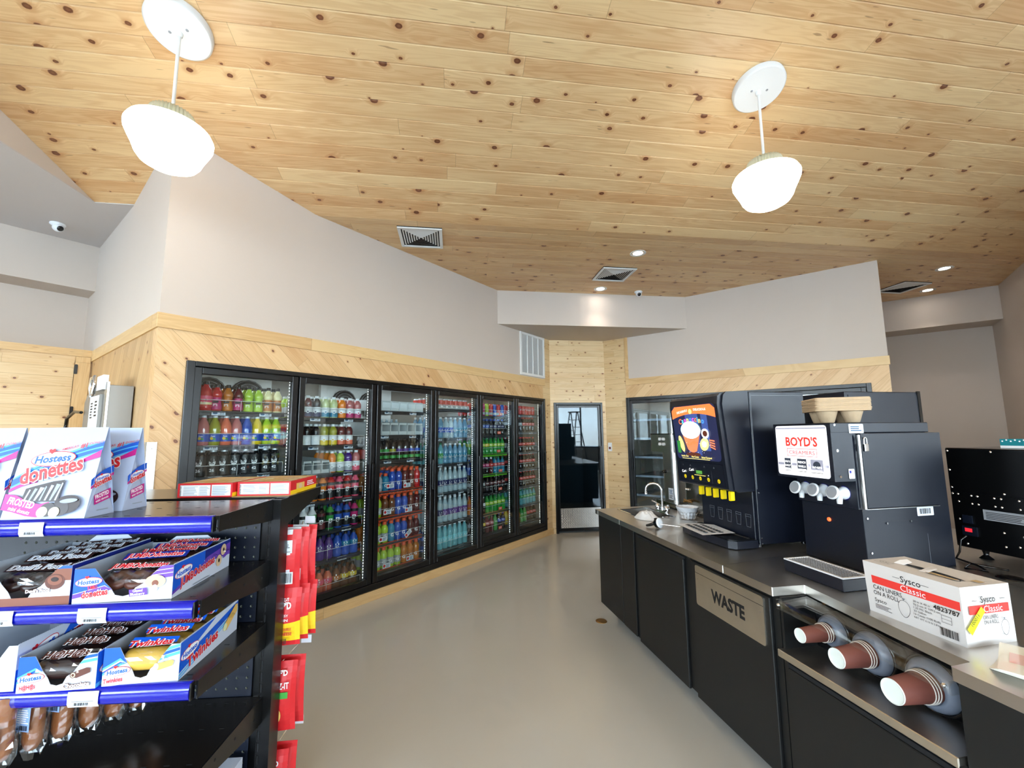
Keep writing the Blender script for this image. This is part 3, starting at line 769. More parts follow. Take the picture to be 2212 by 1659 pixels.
XS = -.12                                        # shelf front, local x
price = ['2/3', '1.89', '2/$5', '3.29', '2.49', '1.99']
for k in range(ND):
    y0, y1 = k * CP + .045, (k + 1) * CP - .045
    for j, z in enumerate(SHZ[k]):
        rc = rail_col(k, j); sh = empty('shelf', (0, y0, z), 0, cooler); W = y1 - y0
        f = MB(); 
        for q in range(9): f.box(-.80 + q * .085, -.80 + q * .085 + .05, 0, W, -.012, -.004, 'rail_dark')
        f.box(XS - .012, XS, 0, W, -.036, 0, rc)
        if rc == 'rail_orange':
            p = PR(f, (XS, 0, -.03), (0, 1, 0), (0, 0, 1))
            for q in range(7): p.text('G', .04 + q * .095, .006, .024, 'white_print', .02, align='C'); p.rect(.04 + q * .095 + .045, .04 + q * .095 + .047, .002, .026, 'white_print', 0)
        if k == 4 and j == 4:
            p = PR(f, (XS, 0, -.03), (0, 1, 0), (0, 0, 1))
            for q in range(6): p.ell(.05 + q * .11, .013, .02, .010, 'white_print', n=14)
        f.build('deck', sh)
        f = MB()                                  # wire guard
        if not (k == 2 and j < 2) and not (k == 3 and j == 0):
            hh = .085 if j % 2 else .078
            f.tube([(XS + .012, .0, hh), (XS + .014, W * .5, hh), (XS + .012, W, hh)], .0022, 'wire_white', 5)
            for q in (0.0, .5, 1.0): f.tube([(XS + .013, W * q, -.01), (XS + .013, W * q, hh)], .0018, 'wire_white', 4)
            f.build('wire_guard', sh)
        R = random.Random(k * 10 + j)
        if rc == 'rail_orange':
            for q in range(2):
                f = MB(); yy = W * (.15 + .5 * q + R.random() * .2); T = Matrix.Translation((XS + .02, yy, .03 + .02 * R.random())) @ Matrix.Rotation(R.choice((0, 0, .6)), 4, 'X')
                f.M = T; p = PR(f, (0, 0, 0), (0, 1, 0), (0, 0, 1)); f.box(-.001, 0, -.045, .045, -.022, .022, 'tag_white')
                p.ell(-.026, 0, .014, .014, 'tag_red'); p.lines(-.005, .04, -.016, .016, 4, 'tag_blue', seed=q); f.build('price_tag', sh)
        else:
            for q in range(2):
                if j == 0 and k in (3,): continue
                f = MB(); yy = W * (.22 + .5 * q) + R.random() * .05
                if k == 4:
                    if q: f.box(XS + .008, XS + .009, yy - .035, yy + .035, .01, .045, 'tag_orange'); p = PR(f, (XS + .009, yy, .01), (0, 1, 0), (0, 0, 1)); p.text('2/$5', 0, .009, .026, 'white_print', .02, align='C'); f.build('price_tag', sh)
                    continue
                f.box(XS + .002, XS + .003, yy - .045, yy + .045, -.034, -.002, 'tag_white')
                p = PR(f, (XS + .003, yy, -.034), (0, 1, 0), (0, 0, 1)); p.ell(-.022, .016, .016, .008, 'tag_blue', n=14); p.text(price[(k + j + q) % 6], .020, .009, .020, 'black_print', .01, align='C'); p.rect(-.002, .040, .004, .006, 'black_print')
                f.build('price_tag', sh)

# ---------------------------------------------------------------- bottles
def liq(name, c, rough=.08, alpha=1, trans=.35):
    if name in MATS: return name
    M = mat(name, c, rough, coat=.5, alpha=alpha); M.node_tree.nodes['Principled BSDF'].inputs['Subsurface Weight'].default_value = 0
    return name
COL = dict(red=(200, 40, 40), pink=(235, 90, 120), magenta=(190, 40, 110), orange=(235, 130, 30), amber=(190, 110, 30), yellow=(228, 196, 40), lime=(170, 205, 50), green=(40, 150, 60), teal=(40, 130, 165), blue=(30, 80, 180), navy=(24, 34, 90), purple=(80, 40, 130), dark=(22, 16, 18), maroon=(90, 24, 30), black=(12, 12, 14), clear=(190, 215, 225), water=(120, 175, 210), aqua=(120, 205, 215), brown=(110, 60, 30), rose=(190, 110, 110), white=(232, 236, 240), olive=(150, 150, 30), pale=(205, 215, 160), cream=(240, 225, 170), silver=(170, 176, 182), salmon=(225, 110, 80))
for n_, c_ in COL.items():
    liq('liq_' + n_, rgb(*c_), alpha=.62 if n_ in ('clear', 'water', 'aqua') else 1); mat('lab_' + n_, rgb(*c_), .42)
mat('cap_orange', rgb(232, 84, 36), .4); mat('cap_white', rgb(236, 240, 244), .35); mat('cap_red', rgb(200, 24, 30), .35); mat('cap_black', rgb(18, 18, 20), .35); mat('cap_blue', rgb(30, 80, 190), .35); mat('cap_green', rgb(20, 120, 60), .35); mat('cap_grey', rgb(190, 196, 200), .3, .5)
PF = {
 'std': ([(.88, 0), (1, .03), (1, .16), (.95, .2), (1, .24), (1, .52), (.97, .6), (.8, .73), (.48, .83), (.40, .87), (.40, .905)], .43),
 'dome': ([(.9, 0), (1, .03), (1, .49), (.9, .52), (.98, .57), (1, .66), (.9, .76), (.66, .84), (.44, .88), (.42, .90)], .47),
 'cola': ([(.8, 0), (.97, .05), (.95, .18), (.84, .30), (.96, .42), (.97, .58), (.82, .68), (.52, .80), (.38, .88), (.36, .915)], .40),
 'sport': ([(.86, 0), (.96, .03), (1, .2), (.93, .36), (.9, .42), (1, .52), (1, .64), (.86, .75), (.56, .83), (.50, .86)], .56),
 'square': ([(.9, 0), (1, .03), (1, .36), (.93, .42), (.93, .50), (1, .56), (1, .70), (.6, .82), (.44, .87), (.42, .90)], .48),
 'tea': ([(.9, 0), (1, .03), (1, .2), (.84, .3), (.8, .42), (.86, .5), (1, .57), (.96, .66), (.62, .78), (.46, .84), (.44, .89)], .5),
 'tall': ([(.9, 0), (1, .02), (1, .12), (.94, .15), (1, .18), (1, .60), (.9, .70), (.55, .84), (.38, .9), (.36, .93)], .42),
 'power': ([(.88, 0), (.96, .04), (.9, .22), (.86, .36), (1, .52), (1, .64), (.9, .72), (.62, .80), (.6, .82)], .62),
 'can': ([(.80, 0), (1, .05), (1, .90), (.86, .97), (.86, 1.0)], .86)}
BM = {}
def bottle_meshes(shape, r, h, liqc, cap, bands, deco):
    key = (shape, r, h, liqc, cap, bands, deco)
    if key in BM: return BM[key]
    prof, capr = PF[shape]; nseg = 14
    f = MB(); f.lathe([(r * a, h * b) for a, b in prof], 'liq_' + liqc, nseg); body = f.build('bottle')
    kids = []
    if shape != 'can':
        f = MB(); zt = prof[-1][1] * h; f.lathe([(r * capr, zt - .002), (r * capr * 1.02, zt + .004), (r * capr * .98, h - .002), (r * capr * .85, h)], 'cap_' + cap, 12); kids.append(f.build('cap', body))
    if bands:
        f = MB()
        def rad(t):
            for (a0, b0), (a1, b1) in zip(prof[:-1], prof[1:]):
                if b0 <= t <= b1: return a0 + (a1 - a0) * (t - b0) / max(1e-6, b1 - b0)
            return 1
        for z0, z1, c_ in bands:
            ts = [z0] + [b for a, b in prof if z0 < b < z1] + [z1]
            f.lathe([(r * rad(t) + .0006, h * t) for t in ts], 'lab_' + c_, nseg)
            s_ = f
        if deco:
            z0, z1 = bands[0][0], bands[-1][1]; zc = h * (z0 + z1) / 2; rr = r * max(rad(z0), rad(z1), rad((z0 + z1) / 2)) + .0012
            p = PR(f, (0, 0, 0), (0, 1, 0), (0, 0, 1), wrap=rr, step=.0003)
            if deco == 'G': p.text('G', 0, zc - .014, .044, 'white_print', .03, align='C')
            elif deco == 'ring': p.ell(0, zc, .013, .013, 'white_print', n=16); p.ell(0, zc, .007, .007, 'lab_' + bands[0][2], n=12)
            elif deco == 'script': p.text('~', -.001, zc - .01, .05, 'white_print', .04, align='C'); p.rect(-.018, .018, zc - .004, zc + .002, 'white_print')
            elif deco == 'fruit': p.ell(-.008, zc - .004, .011, .011, 'lab_yellow', n=12); p.ell(.010, zc - .008, .008, .008, 'lab_green', n=12); p.text('Fuze', 0, zc + .008, .014, 'white_print', .02, align='C')
            elif deco == 'block': p.rect(-.016, .016, zc - .002, zc + .012, 'white_print'); p.lines(-.014, .014, zc - .026, zc - .004, 5, 'white_print', seed=2)
            elif deco.startswith('cp'):
                p.ell(0, zc + .022, .021, .027, 'white_print', n=18); p.text('CORE', 0, zc + .024, .014, 'black_print', .03, align='C'); p.text('PWR', 0, zc + .009, .014, 'black_print', .03, align='C'); p.text(deco[2:], 0, zc - .044, .030, 'white_print', .02, align='C')
            elif deco == 'dark': p.rect(-.019, .019, zc + .004, zc + .018, 'black_print'); p.lines(-.015, .015, zc - .02, zc, 3, 'white_print', seed=4)
        kids.append(f.build('label', body))
    BM[key] = [body, kids, False]
    return BM[key]
ORD = ['first', 'second', 'third', 'fourth', 'fifth', 'sixth', 'seventh', 'eighth', 'ninth', 'tenth']
SHN = ['top', 'second', 'third', 'fourth', 'fifth', 'sixth', 'bottom']
def place_bottle(spec, loc, label, group, rz=0, kind='bottle'):
    desc, shape, r, h, liqc, cap, bands, deco = spec
    e = bottle_meshes(shape, r, h, liqc, cap, bands, deco)
    if not e[2]: b = e[0]; e[2] = True
    else:
        b = e[0].copy(); C.objects.link(b)
        for c_ in e[1]: q = c_.copy(); C.objects.link(q); q.parent = b
    b.location = loc; b.rotation_euler = (0, 0, rz); b.name = 'drink_can' if kind == 'can' else 'drink_bottle'
    tag(b, label, kind, group); return b
def S(desc, shape, liqc, cap, bands, deco=None, r=.035, h=.205): return (desc, shape, r, h, liqc, cap, tuple(bands), deco)
def gat(c, hh=.20, desc=None): return S((desc or c) + ' sports drink', 'sport', c, 'orange', [(.14, .46, 'silver' if c in ('lime', 'olive') else c)], 'G', .036, hh)
def vit(c, l2, cn=None): return S((cn or c) + ' vitamin drink', 'dome', c, 'white', [(.04, .24, l2), (.24, .48, 'white')], 'ring', .036, .19)
def tea(c, l): return S(c + ' tea', 'tea', c, 'black', [(.05, .50, l)], 'dark', .034, .20)
def fuz(c): return S(c + ' fruit drink', 'std', c, 'white', [(.12, .36, 'blue')], 'fruit', .038, .225)
def cp_(c, n): return S(c + ' protein shake', 'power', c, 'grey', [(.04, .2, c if c == 'salmon' else 'maroon' if n == '24' else 'black'), (.2, .68, c)], 'cp' + n, .036, .215)
def bod(c, b='black'): return S(c + ' sports drink', 'square', c, 'white' if c in ('white', 'lime') else 'black', [(.06, .36, b), (.56, .68, b)], 'block', .036, .215)
def pow_(c, l): return S(c + ' sweet drink', 'std', c, 'black', [(.42, .60, l)], 'block', .040, .20)
def cola(c, l, cap, desc, shape='cola', h=.21): return S(desc, shape, c, cap, [(.44, .62, l)], 'script', .033, h)
def wat(c, l, desc, h=.23, cap='white', r=.036): return S(desc, 'tall', c, cap, [(.26, .50, l)], 'block', r, h)
V = [vit('lime', 'green'), vit('maroon', 'navy'), vit('dark', 'navy'), vit('pale', 'teal'), vit('pale', 'teal'), vit('orange', 'orange'), vit('rose', 'magenta'), vit('rose', 'magenta')]
ROWS = {
 (0, 0): [S('red glass juice', 'std', 'red', 'black', [(.12, .2, 'red'), (.2, .28, 'cream'), (.28, .50, 'pink')], 'dark', .042, .215)] * 2 + [tea('red', 'magenta'), tea('amber', 'amber'), tea('maroon', 'magenta'), tea('lime', 'lime'), tea('lime', 'lime'), tea('cream', 'amber'), tea('cream', 'amber')],
 (0, 1): [fuz('salmon'), fuz('rose'), fuz('olive'), fuz('salmon'), fuz('rose'), fuz('blue'), fuz('yellow'), fuz('lime'), fuz('lime')],
 (0, 2): [cp_('red', '26'), cp_('dark', '26'), cp_('dark', '26'), cp_('black', '42'), cp_('black', '42'), cp_('black', '42'), cp_('black', '42'), cp_('black', '42'), cp_('black', '42')],
 (1, 0): V,
 (1, 1): [vit('red', 'lime'), vit('dark', 'white'), vit('dark', 'white'), vit('olive', 'yellow'), vit('olive', 'yellow'), vit('maroon', 'salmon'), vit('maroon', 'salmon'), None],
 (1, 2): [None, None, None, None, vit('orange', 'silver'), vit('lime', 'silver'), vit('purple', 'silver'), vit('rose', 'pink')],
 (1, 3): [bod('maroon'), bod('maroon'), bod('orange'), bod('orange'), bod('red'), bod('pink'), bod('red'), bod('pink')],
 (1, 4): [bod('salmon'), bod('white'), bod('white', 'green'), bod('black', 'maroon'), bod('green'), bod('blue'), bod('blue'), bod('magenta')],
 (1, 5): [pow_('red', 'pink'), pow_('red', 'red'), pow_('maroon', 'red'), pow_('purple', 'purple'), pow_('purple', 'purple'), pow_('blue', 'blue'), pow_('blue', 'teal'), pow_('blue', 'teal')],
 (1, 6): [pow_('clear', 'white'), pow_('lime', 'lime'), pow_('lime', 'lime'), pow_('salmon', 'pink'), pow_('salmon', 'pink'), pow_('brown', 'amber'), pow_('brown', 'yellow'), pow_('brown', 'yellow')],
 (2, 2): [S(c + ' label dark glass soda', 'tall', 'dark', 'black', [(.06, .2, 'green'), (.36, .5, c)], None, .032, .215) for c in ('red', 'green', 'green', 'olive', 'purple', 'purple', 'blue', 'blue')],
 (2, 3): [gat('amber', .17), gat('silver', .17, 'grey'), gat('teal', .17), gat('blue', .215), gat('blue', .215), gat('maroon', .215), gat('maroon', .215), gat('red', .215)],
 (2, 4): [gat('lime'), gat('lime'), gat('brown'), gat('brown'), gat('blue'), gat('blue'), gat('maroon'), gat('maroon')],
 (2, 5): [gat('orange'), gat('lime'), gat('lime'), gat('teal'), gat('blue'), gat('blue'), gat('maroon'), gat('maroon')],
 (2, 6): [gat('lime'), gat('lime'), gat('lime'), gat('lime'), gat('lime'), gat('amber'), gat('amber'), gat('amber')],
 (3, 0): [S('red topped seltzer', 'can', 'silver', 'red', [(.1, .3, 'white'), (.3, .86, 'red')], None, .031, .115)] * 8,
 (3, 1): [wat('water', 'blue', 'clear water', .24)] * 3 + [wat('clear', 'blue', 'pale water', .24)] * 2 + [wat('water', 'teal', 'clear water', .24)] * 3,
 (3, 2): [wat('aqua', 'green', 'small green topped water', .235, 'green', .033)] * 3 + [wat('water', 'teal', 'clear spring water', .225)] * 5,
 (3, 3): [wat('clear', 'navy', 'tall blue label water', .275)] * 8,
 (3, 4): [wat('clear', 'silver', 'tall pale water', .275)] * 1 + [wat('clear', 'navy', 'tall blue label water', .275)] * 2 + [wat('clear', 'purple', 'tall violet label water', .275)] * 5,
 (3, 5): [wat('blue', 'navy', 'deep blue water', .235)] * 2 + [wat('aqua', 'aqua', 'aqua water', .26)] * 6,
 (4, 0): [S(c + ' energy drink', 'can', c, 'red', [(.1, .3, 'silver'), (.3, .9, c)], None, .03, .16) for c in ('red', 'green', 'magenta', 'lime', 'red', 'blue', 'red', 'blue')],
 (4, 1): [cola('dark', 'blue', 'blue', 'blue label cola', 'std')] * 4 + [cola('dark', 'navy', 'blue', 'navy label cola', 'std')] * 4,
 (4, 2): [cola('green', 'lime', 'green', 'green citrus soda', 'std')] * 3 + [cola('green', 'yellow', 'green', 'yellow label green soda', 'std')] * 1 + [cola('green', 'lime', 'green', 'green citrus soda', 'std')] * 4,
 (4, 3): [cola('blue', 'navy', 'white', 'bright blue soda', 'std')] * 2 + [cola('dark', 'magenta', 'white', 'magenta label soda', 'std')] * 2 + [cola('maroon', 'red', 'white', 'dark red soda', 'std')] * 1 + [cola('teal', 'red', 'green', 'teal soda', 'std')] * 3,
 (4, 4): [cola('dark', 'silver', 'black', 'silver label root beer', 'std')] * 3 + [cola('dark', 'maroon', 'black', 'maroon label cola', 'std')] * 5,
 (4, 5): [cola('orange', 'salmon', 'orange', 'orange soda', 'std')] * 2 + [cola('dark', 'white', 'white', 'white label soda', 'std')] * 1 + [cola('green', 'lime', 'green', 'green ginger soda', 'std')] * 5,
 (4, 6): [cola('dark', 'silver', 'black', 'silver label cola', 'std')] * 2 + [cola('dark', 'yellow', 'blue', 'yellow label tea', 'std')] * 1 + [cola('maroon', 'rose', 'black', 'rose label tea', 'std')] * 2 + [cola('green', 'green', 'green', 'green soda', 'std')] * 1 + [cola('dark', 'blue', 'blue', 'blue label cola', 'std')] * 2,
 (5, 0): [S('red cola', 'can', 'red', 'red', [(.1, .9, 'red')], 'script', .032, .125)] * 8,
 (5, 1): [cola('dark', 'silver', 'black', 'silver label cola')] * 4 + [cola('dark', 'red', 'red', 'red label cola')] * 4,
 (5, 2): [cola('dark', 'silver', 'grey', 'silver label cola')] * 1 + [cola('dark', 'red', 'red', 'red label cola')] * 7,
 (5, 3): [cola('dark', 'red', 'red', 'red label cola')] * 8,
 (5, 4): [cola('dark', 'red', 'red', 'red label cola')] * 8,
 (5, 5): [cola('aqua', 'green', 'green', 'clear lemon soda')] * 8,
 (5, 6): [cola('yellow', 'yellow', 'blue', 'yellow soda')] * 1 + [cola('orange', 'orange', 'blue', 'orange soda')] * 2 + [cola('green', 'green', 'green', 'green bottle ginger soda')] * 2 + [cola('dark', 'red', 'red', 'red label cola')] * 3,
}
back = MB(); nb_ = 0
for (k, j), row in sorted(ROWS.items()):
    y0, y1 = .96 + k * CP + .05, .96 + (k + 1) * CP - .05; z = SHZ[k][j]; n = len(row); wdt = (y1 - y0)
    nsh = len(SHZ[k]); sname = SHN[j] if j < nsh - 1 else 'bottom'
    R = random.Random(k * 31 + j)
    for i, sp_ in enumerate(row):
        if sp_ is None: continue
        y = y0 + wdt * (i + .5) / n; x = AX + XS - .045 + (R.random() - .5) * .006
        kind = 'can' if sp_[1] == 'can' else 'bottle'
        desc = sp_[0]
        if kind == 'can': desc += ' can'; lb = '%s, %s from left, %s shelf, %s cooler door' % (desc, ORD[i], sname, ORD[k])
        else: lb = '%s bottle, %s from left, %s shelf, %s cooler door' % (desc, ORD[i], sname, ORD[k])
        place_bottle(sp_, (x, y, z), lb, '%ss on the %s shelf behind the %s cooler door' % (kind, sname, ORD[k]), (R.random() - .5) * .5 + math.radians(-28), kind)
        for q in range(1, 4):                    # rows behind, seen only in glimpses
            prof, cr = PF[sp_[1]]; r, h = sp_[2], sp_[3]
            back.lathe([(r * a, h * b) for a, b in prof[::2] + [prof[-1]]], 'liq_' + sp_[4], 8, (x - q * .083, y, z))
            if kind == 'bottle': back.lathe([(r * cr, h * .9), (r * cr, h)], 'cap_' + sp_[5], 8, (x - q * .083, y, z))
            if sp_[6]: b_ = sp_[6][0]; back.lathe([(r * 1.01, h * b_[0]), (r * 1.01, h * sp_[6][-1][1])], 'lab_' + sp_[6][-1][2], 8, (x - q * .083, y, z))
ob = back.build('bottle_back_rows'); ob['kind'] = 'stuff'; tag(ob, 'packed rows of bottles and cans behind the front ones in the left cooler', 'bottles')
# clear divider trays (empty lanes)
def tray(k, j, y0, y1, n, hgt, label_):
    o = empty('lane_tray', (AX + XS - .005, y0, SHZ[k][j] + .001)); tag(o, label_, 'tray')
    f = MB(); W = y1 - y0; mt = 'tray_plastic'
    f.box(-.55, 0, 0, W, 0, .004, mt); f.build('base', o)
    for i in range(n + 1):
        yy = W * i / n; f = MB(); f.prism([(-.55, .004), (0, .004), (0, hgt * .62), (-.02, hgt), (-.30, hgt * 1.15), (-.55, hgt * 1.2)], 'y', yy - .0015, yy + .0015, mt); f.build('divider', o)
    for i in range(n):
        a = W * i / n + .006; b = W * (i + 1) / n - .006; f = MB()
        f.box(-.006, -.001, a, b, .004, hgt * .30, mt); f.box(-.006, -.001, a, b, hgt * .85, hgt, mt); f.box(-.006, -.001, a, a + .008, hgt * .3, hgt * .85, mt); f.box(-.03, -.006, a, b, hgt * .97, hgt, mt); f.build('front_stop', o)
M_ = mat('tray_plastic', rgb(214, 222, 224), .3, alpha=.72)
tray(2, 0, .96 + 2 * CP + .05, .96 + 3 * CP - .05, 6, .10, 'empty clear lane tray on the top shelf, third cooler door')
tray(2, 1, .96 + 2 * CP + .05, .96 + 3 * CP - .05, 6, .12, 'empty clear lane tray on the second shelf, third cooler door')
tray(1, 2, .96 + CP + .05, .96 + CP + .05 + .325, 4, .11, 'empty clear lane tray on the third shelf, second cooler door')
tray(3, 0, .96 + 3 * CP + .05, .96 + 4 * CP - .05, 8, .045, 'low white lane tray under cans, top shelf, fourth cooler door')
# case of small blue water bottles at back of second shelf, door 3
for i in range(6):
    sp_ = S('small blue label water', 'tall', 'clear', 'white', [(.2, .6, 'blue')], None, .03, .17)
    place_bottle(sp_, (AX + XS - .38, .96 + 2 * CP + .30 + i * .066, SHZ[2][1] + .006), 'small blue label water bottle, %s from left, at back of second shelf, third cooler door' % ORD[i], 'small water bottles at the back of the second shelf', 0)

# ================================================================= RIGHT COOLER (mostly empty)
rc_ = empty('reach_in_cooler', (RX0 - .018, BY, 0)); tag(rc_, 'glass door cooler with nearly empty shelves in the right wall behind the machines', 'cooler')
RL = RX1 - RX0 + .036
part_box('casing', rc_, [(0.02, RL - .02, .98, 1.0, .1, 2.12), (0.02, RL - .02, .1, 1.0, .08, .1), (0.02, RL - .02, .10, 1.0, 2.1, 2.12), (.0, .02, .10, 1.0, .08, 2.12), (RL - .02, RL, .10, 1.0, .08, 2.12)], 'cooler_wall')
part_box('frame', rc_, [(0, .045, -.022, .09, .095, 2.028), (RL - .045, RL, -.022, .09, .095, 2.028), (.045, RL - .045, -.022, .09, 1.985, 2.028), (.045, RL - .045, -.022, .09, .095, .15)], 'frame_black', bevel=.003)
rp_ = RL / 4
for k in range(4):
    d = empty('door', (k * rp_ + .045 * (k == 0), 0, 0), 0, rc_); W = rp_ - .045 * (k in (0, 3)) - .004; st = .045
    part_box('door_frame', d, [(0, st, -.016, .028, .152, 1.98), (W - st, W, -.016, .028, .152, 1.98), (st, W - st, -.016, .028, 1.935, 1.98), (st, W - st, -.016, .028, .152, .20)], 'frame_black', bevel=.003)
    part_box('glass_pane', d, [(st, W - st, .004, .012, .2, 1.935)], 'cooler_glass')
    part_box('handle', d, [(.014, .03, -.044, -.03, .92, 1.235), (.017, .027, -.034, -.012, .94, .955), (.017, .027, -.034, -.012, 1.2, 1.215)], 'frame_black')
for k in range(5):
    f = MB(); xx = max(.03, min(RL - .03, k * rp_)); f.box(xx - .022, xx + .022, .03, .11, .12, 2.0, 'frame_black'); mu = f.build('mullion', rc_)
    f = MB()
    for i in range(70):
        for s_ in (-1, 1): f.box(xx + s_ * .024 - .0015, xx + s_ * .024 + .0015, .096, .104, .16 + i * .0258, .172 + i * .0258, 'led_glow')
    f.build('light_strip', mu)
for k in range(4):
    for j, z in enumerate((1.70, 1.42, 1.14, .86, .58, .28)):
        f = MB(); x0 = k * rp_ + .05; x1 = (k + 1) * rp_ - .05
        for q in range(9): f.box(x0, x1, .13 + q * .09, .13 + q * .09 + .05, z - .012, z - .004, 'rail_dark')
        f.box(x0, x1, .12, .13, z - .03, z + .0, 'rail_grey'); f.build('shelf', rc_)
mat('sky_lit', rgb(120, 200, 230), .5)
light('cooler_fill', 'AREA', (AX - .5, 3.2, 2.08), 9, (.86, .95, 1.0), rot=(0, 0, 0), shape='RECTANGLE', size=.3, size_y=4.2)
light('cooler_fill', 'AREA', (-1.06, BY + .5, 2.08), 5, (.86, .95, 1.0), rot=(0, 0, 0), shape='RECTANGLE', size=2.6, size_y=.3)
# ================================================================= DRINKS COUNTER (local frame: x along the front, y into the counter)
TH = math.radians(-41.6); P0 = Vector((-1.70, 3.43, 0)); ZC = .845
CM = Matrix.Translation(P0) @ Matrix.Rotation(TH, 4, 'Z')
def cthing(name, u, v, z, label, cat, group=None, rz=0):
    o = empty(name, CM @ Vector((u, v, z)), TH + rz); return tag(o, label, cat, group)
# worktop with a hole for the sink
SU0, SU1, SV0, SV1 = .06, .47, .19, .455
wt = cthing('worktop', 0, 0, 0, 'stainless steel worktop of the drinks counter with notched front edge', 'worktop')
z0, z1 = ZC - .036, ZC
mb = MB()
mb.prism([(0, 0), (SU0, 0), (SU0, 1.0), (-.09, 1.0)], 'z', z0, z1, 'stainless')
mb.prism([(SU0, 0), (SU1, 0), (SU1, SV0), (SU0, SV0)], 'z', z0, z1, 'stainless')
mb.prism([(SU0, SV1), (SU1, SV1), (SU1, 1.0), (SU0, 1.0)], 'z', z0, z1, 'stainless')
mb.prism([(SU1, 0), (1.618, 0), (1.618 - .085, .46), (1.618 - .185, 1.0), (SU1, 1.0)], 'z', z0, z1, 'stainless')
mb.prism([(1.620, 0), (1.925, 0), (1.931, .155), (2.505, .083), (2.545, .08), (2.55, .0), (3.5, 0), (3.5, .96), (1.620 - .185, 1.0), (1.620 - .085, .46)], 'z', z0, z1, 'stainless')
mb.build('top', wt, bevel=.003)
mb = MB(); mb.prism([(-.09, 1.002), (3.5, 1.002), (3.5, 2.0), (-.2, 2.0)], 'z', z0 + .0, z1, 'stainless')
rt = cthing('worktop', 0, 0, 0, 'stainless worktop behind, carrying the far machines back to back', 'worktop'); mb.build('top', rt, bevel=.002)
# base cabinets
def cab(u0, u1, v0, v1, label, sink=False):
    o = cthing('base_cabinet', u0, v0, 0, label, 'cabinet'); W = u1 - u0; D = v1 - v0
    part_box('carcass', o, [(0, W, 0, D, .09, ZC - .036)] if not sink else [(0, W, 0, D, .09, .66), (0, .02, 0, D, .66, ZC - .036), (W - .02, W, 0, D, .66, ZC - .036), (.02, W - .02, 0, .02, .66, ZC - .036), (.02, W - .02, .48, D, .66, ZC - .036)], 'cabinet_black'); part_box('toe_kick', o, [(.0 if u0 > .1 else .09, W, .095, D, 0, .09)], 'cabinet_black')
    return o, W
o, W = cab(0.02, .655, .028, .96, 'black counter cabinet with plain panels at the sink end', sink=True)
part_box('end_panel', o, [(.0, .42, -.008, 0, .09, .80), (.43, W - .003, -.010, 0, .09, .80)], 'cabinet_black', bevel=.002)
o, W = cab(.66, 1.315, .028, .96, 'black counter cabinet with one door beside the waste cabinet')
part_box('door', o, [(.045, .60, -.016, -.001, .085, .775)], 'cabinet_black', bevel=.003)
part_box('finger_pull', o, [(.045, .60, -.012, -.001, .776, .790)], 'dark_hole')
part_box('toe_vent', o, [(.09, .095, .090, .095, .01, .088)], 'dark_hole')
o, W = cab(1.32, 1.925, .028, .96, 'black waste cabinet with a steel flap lettered WASTE')
dr = part_box('door', o, [(.012, W - .035, -.016, -.001, .085, .79)], 'cabinet_black', bevel=.003)
mb = MB(); mb.prism(rrect(.06, .54, .578, .782, .012, 3), 'y', -.022, -.016, 'steel_plate'); mb.box(.06, .54, -.0225, -.022, .742, .744, 'black_print')
p = PR(mb, (.06, -.022, .578), (1, 0, 0), (0, 0, 1)); p.text('WASTE', .245, .062, .082, 'black_print', .045, align='C', width=.235)
for q in ((.02, .135), (.46, .135)): p.ell(q[0], q[1], .0025, .0025, 'grey_plastic', n=8)
mb.build('waste_flap', o)
# cup bay cabinet
cb = cthing('base_cabinet', 1.93, 0, 0, 'black counter cabinet with open bay holding sideways cup dispensers', 'cabinet')
mb = MB(); W = .612
mb.box(0, W, .028, .96, .09, .582, 'cabinet_black'); mb.box(0, .012, .028, .96, .606, ZC - .038, 'cabinet_black'); mb.box(.012, W, .20, .96, .606, ZC - .038, 'cabinet_black')
mb.build('carcass', cb); part_box('toe_kick', cb, [(0, W, .12, .9, 0, .09)], 'cabinet_black')
mb = MB(); mb.box(0, W, .0, .20, .584, .606, 'stainless'); mb.box(0, W, -.002, .002, .578, .606, 'steel_plate'); mb.build('bay_shelf', cb, bevel=.002)
part_box('door', cb, [(.03, W - .02, .012, .027, .085, .545)], 'cabinet_black', bevel=.003); part_box('finger_pull', cb, [(.03, W - .02, .016, .027, .547, .562)], 'dark_hole')
mb = MB(); mb.box(.012, W, .185, .20, .606, ZC - .038, 'gloss_black')
for q in (.06, .19, .25, .38, .44, .56): mb.lathe([(.008, 0), (.007, .004), (.0004, .006)], 'brass', 10, (q, .185, .79), Matrix.Rotation(PI / 2, 4, 'X'))
mb.build('dispenser_panel', cb)
o, W = cab(2.55, 3.48, .0, .96, 'black counter cabinet at the near end of the drinks counter'); o.location = CM @ Vector((2.55, .02, 0))
# cabinets under the rear top
cthing2 = cthing('base_cabinet', 0, 1.02, 0, 'black cabinet run under the rear worktop behind the machines', 'cabinet'); part_box('carcass', cthing2, [(-.1, 3.4, 0, .9, .09, ZC - .038)], 'cabinet_black'); part_box('toe_kick', cthing2, [(0, 3.3, .05, .8, 0, .09)], 'cabinet_black')

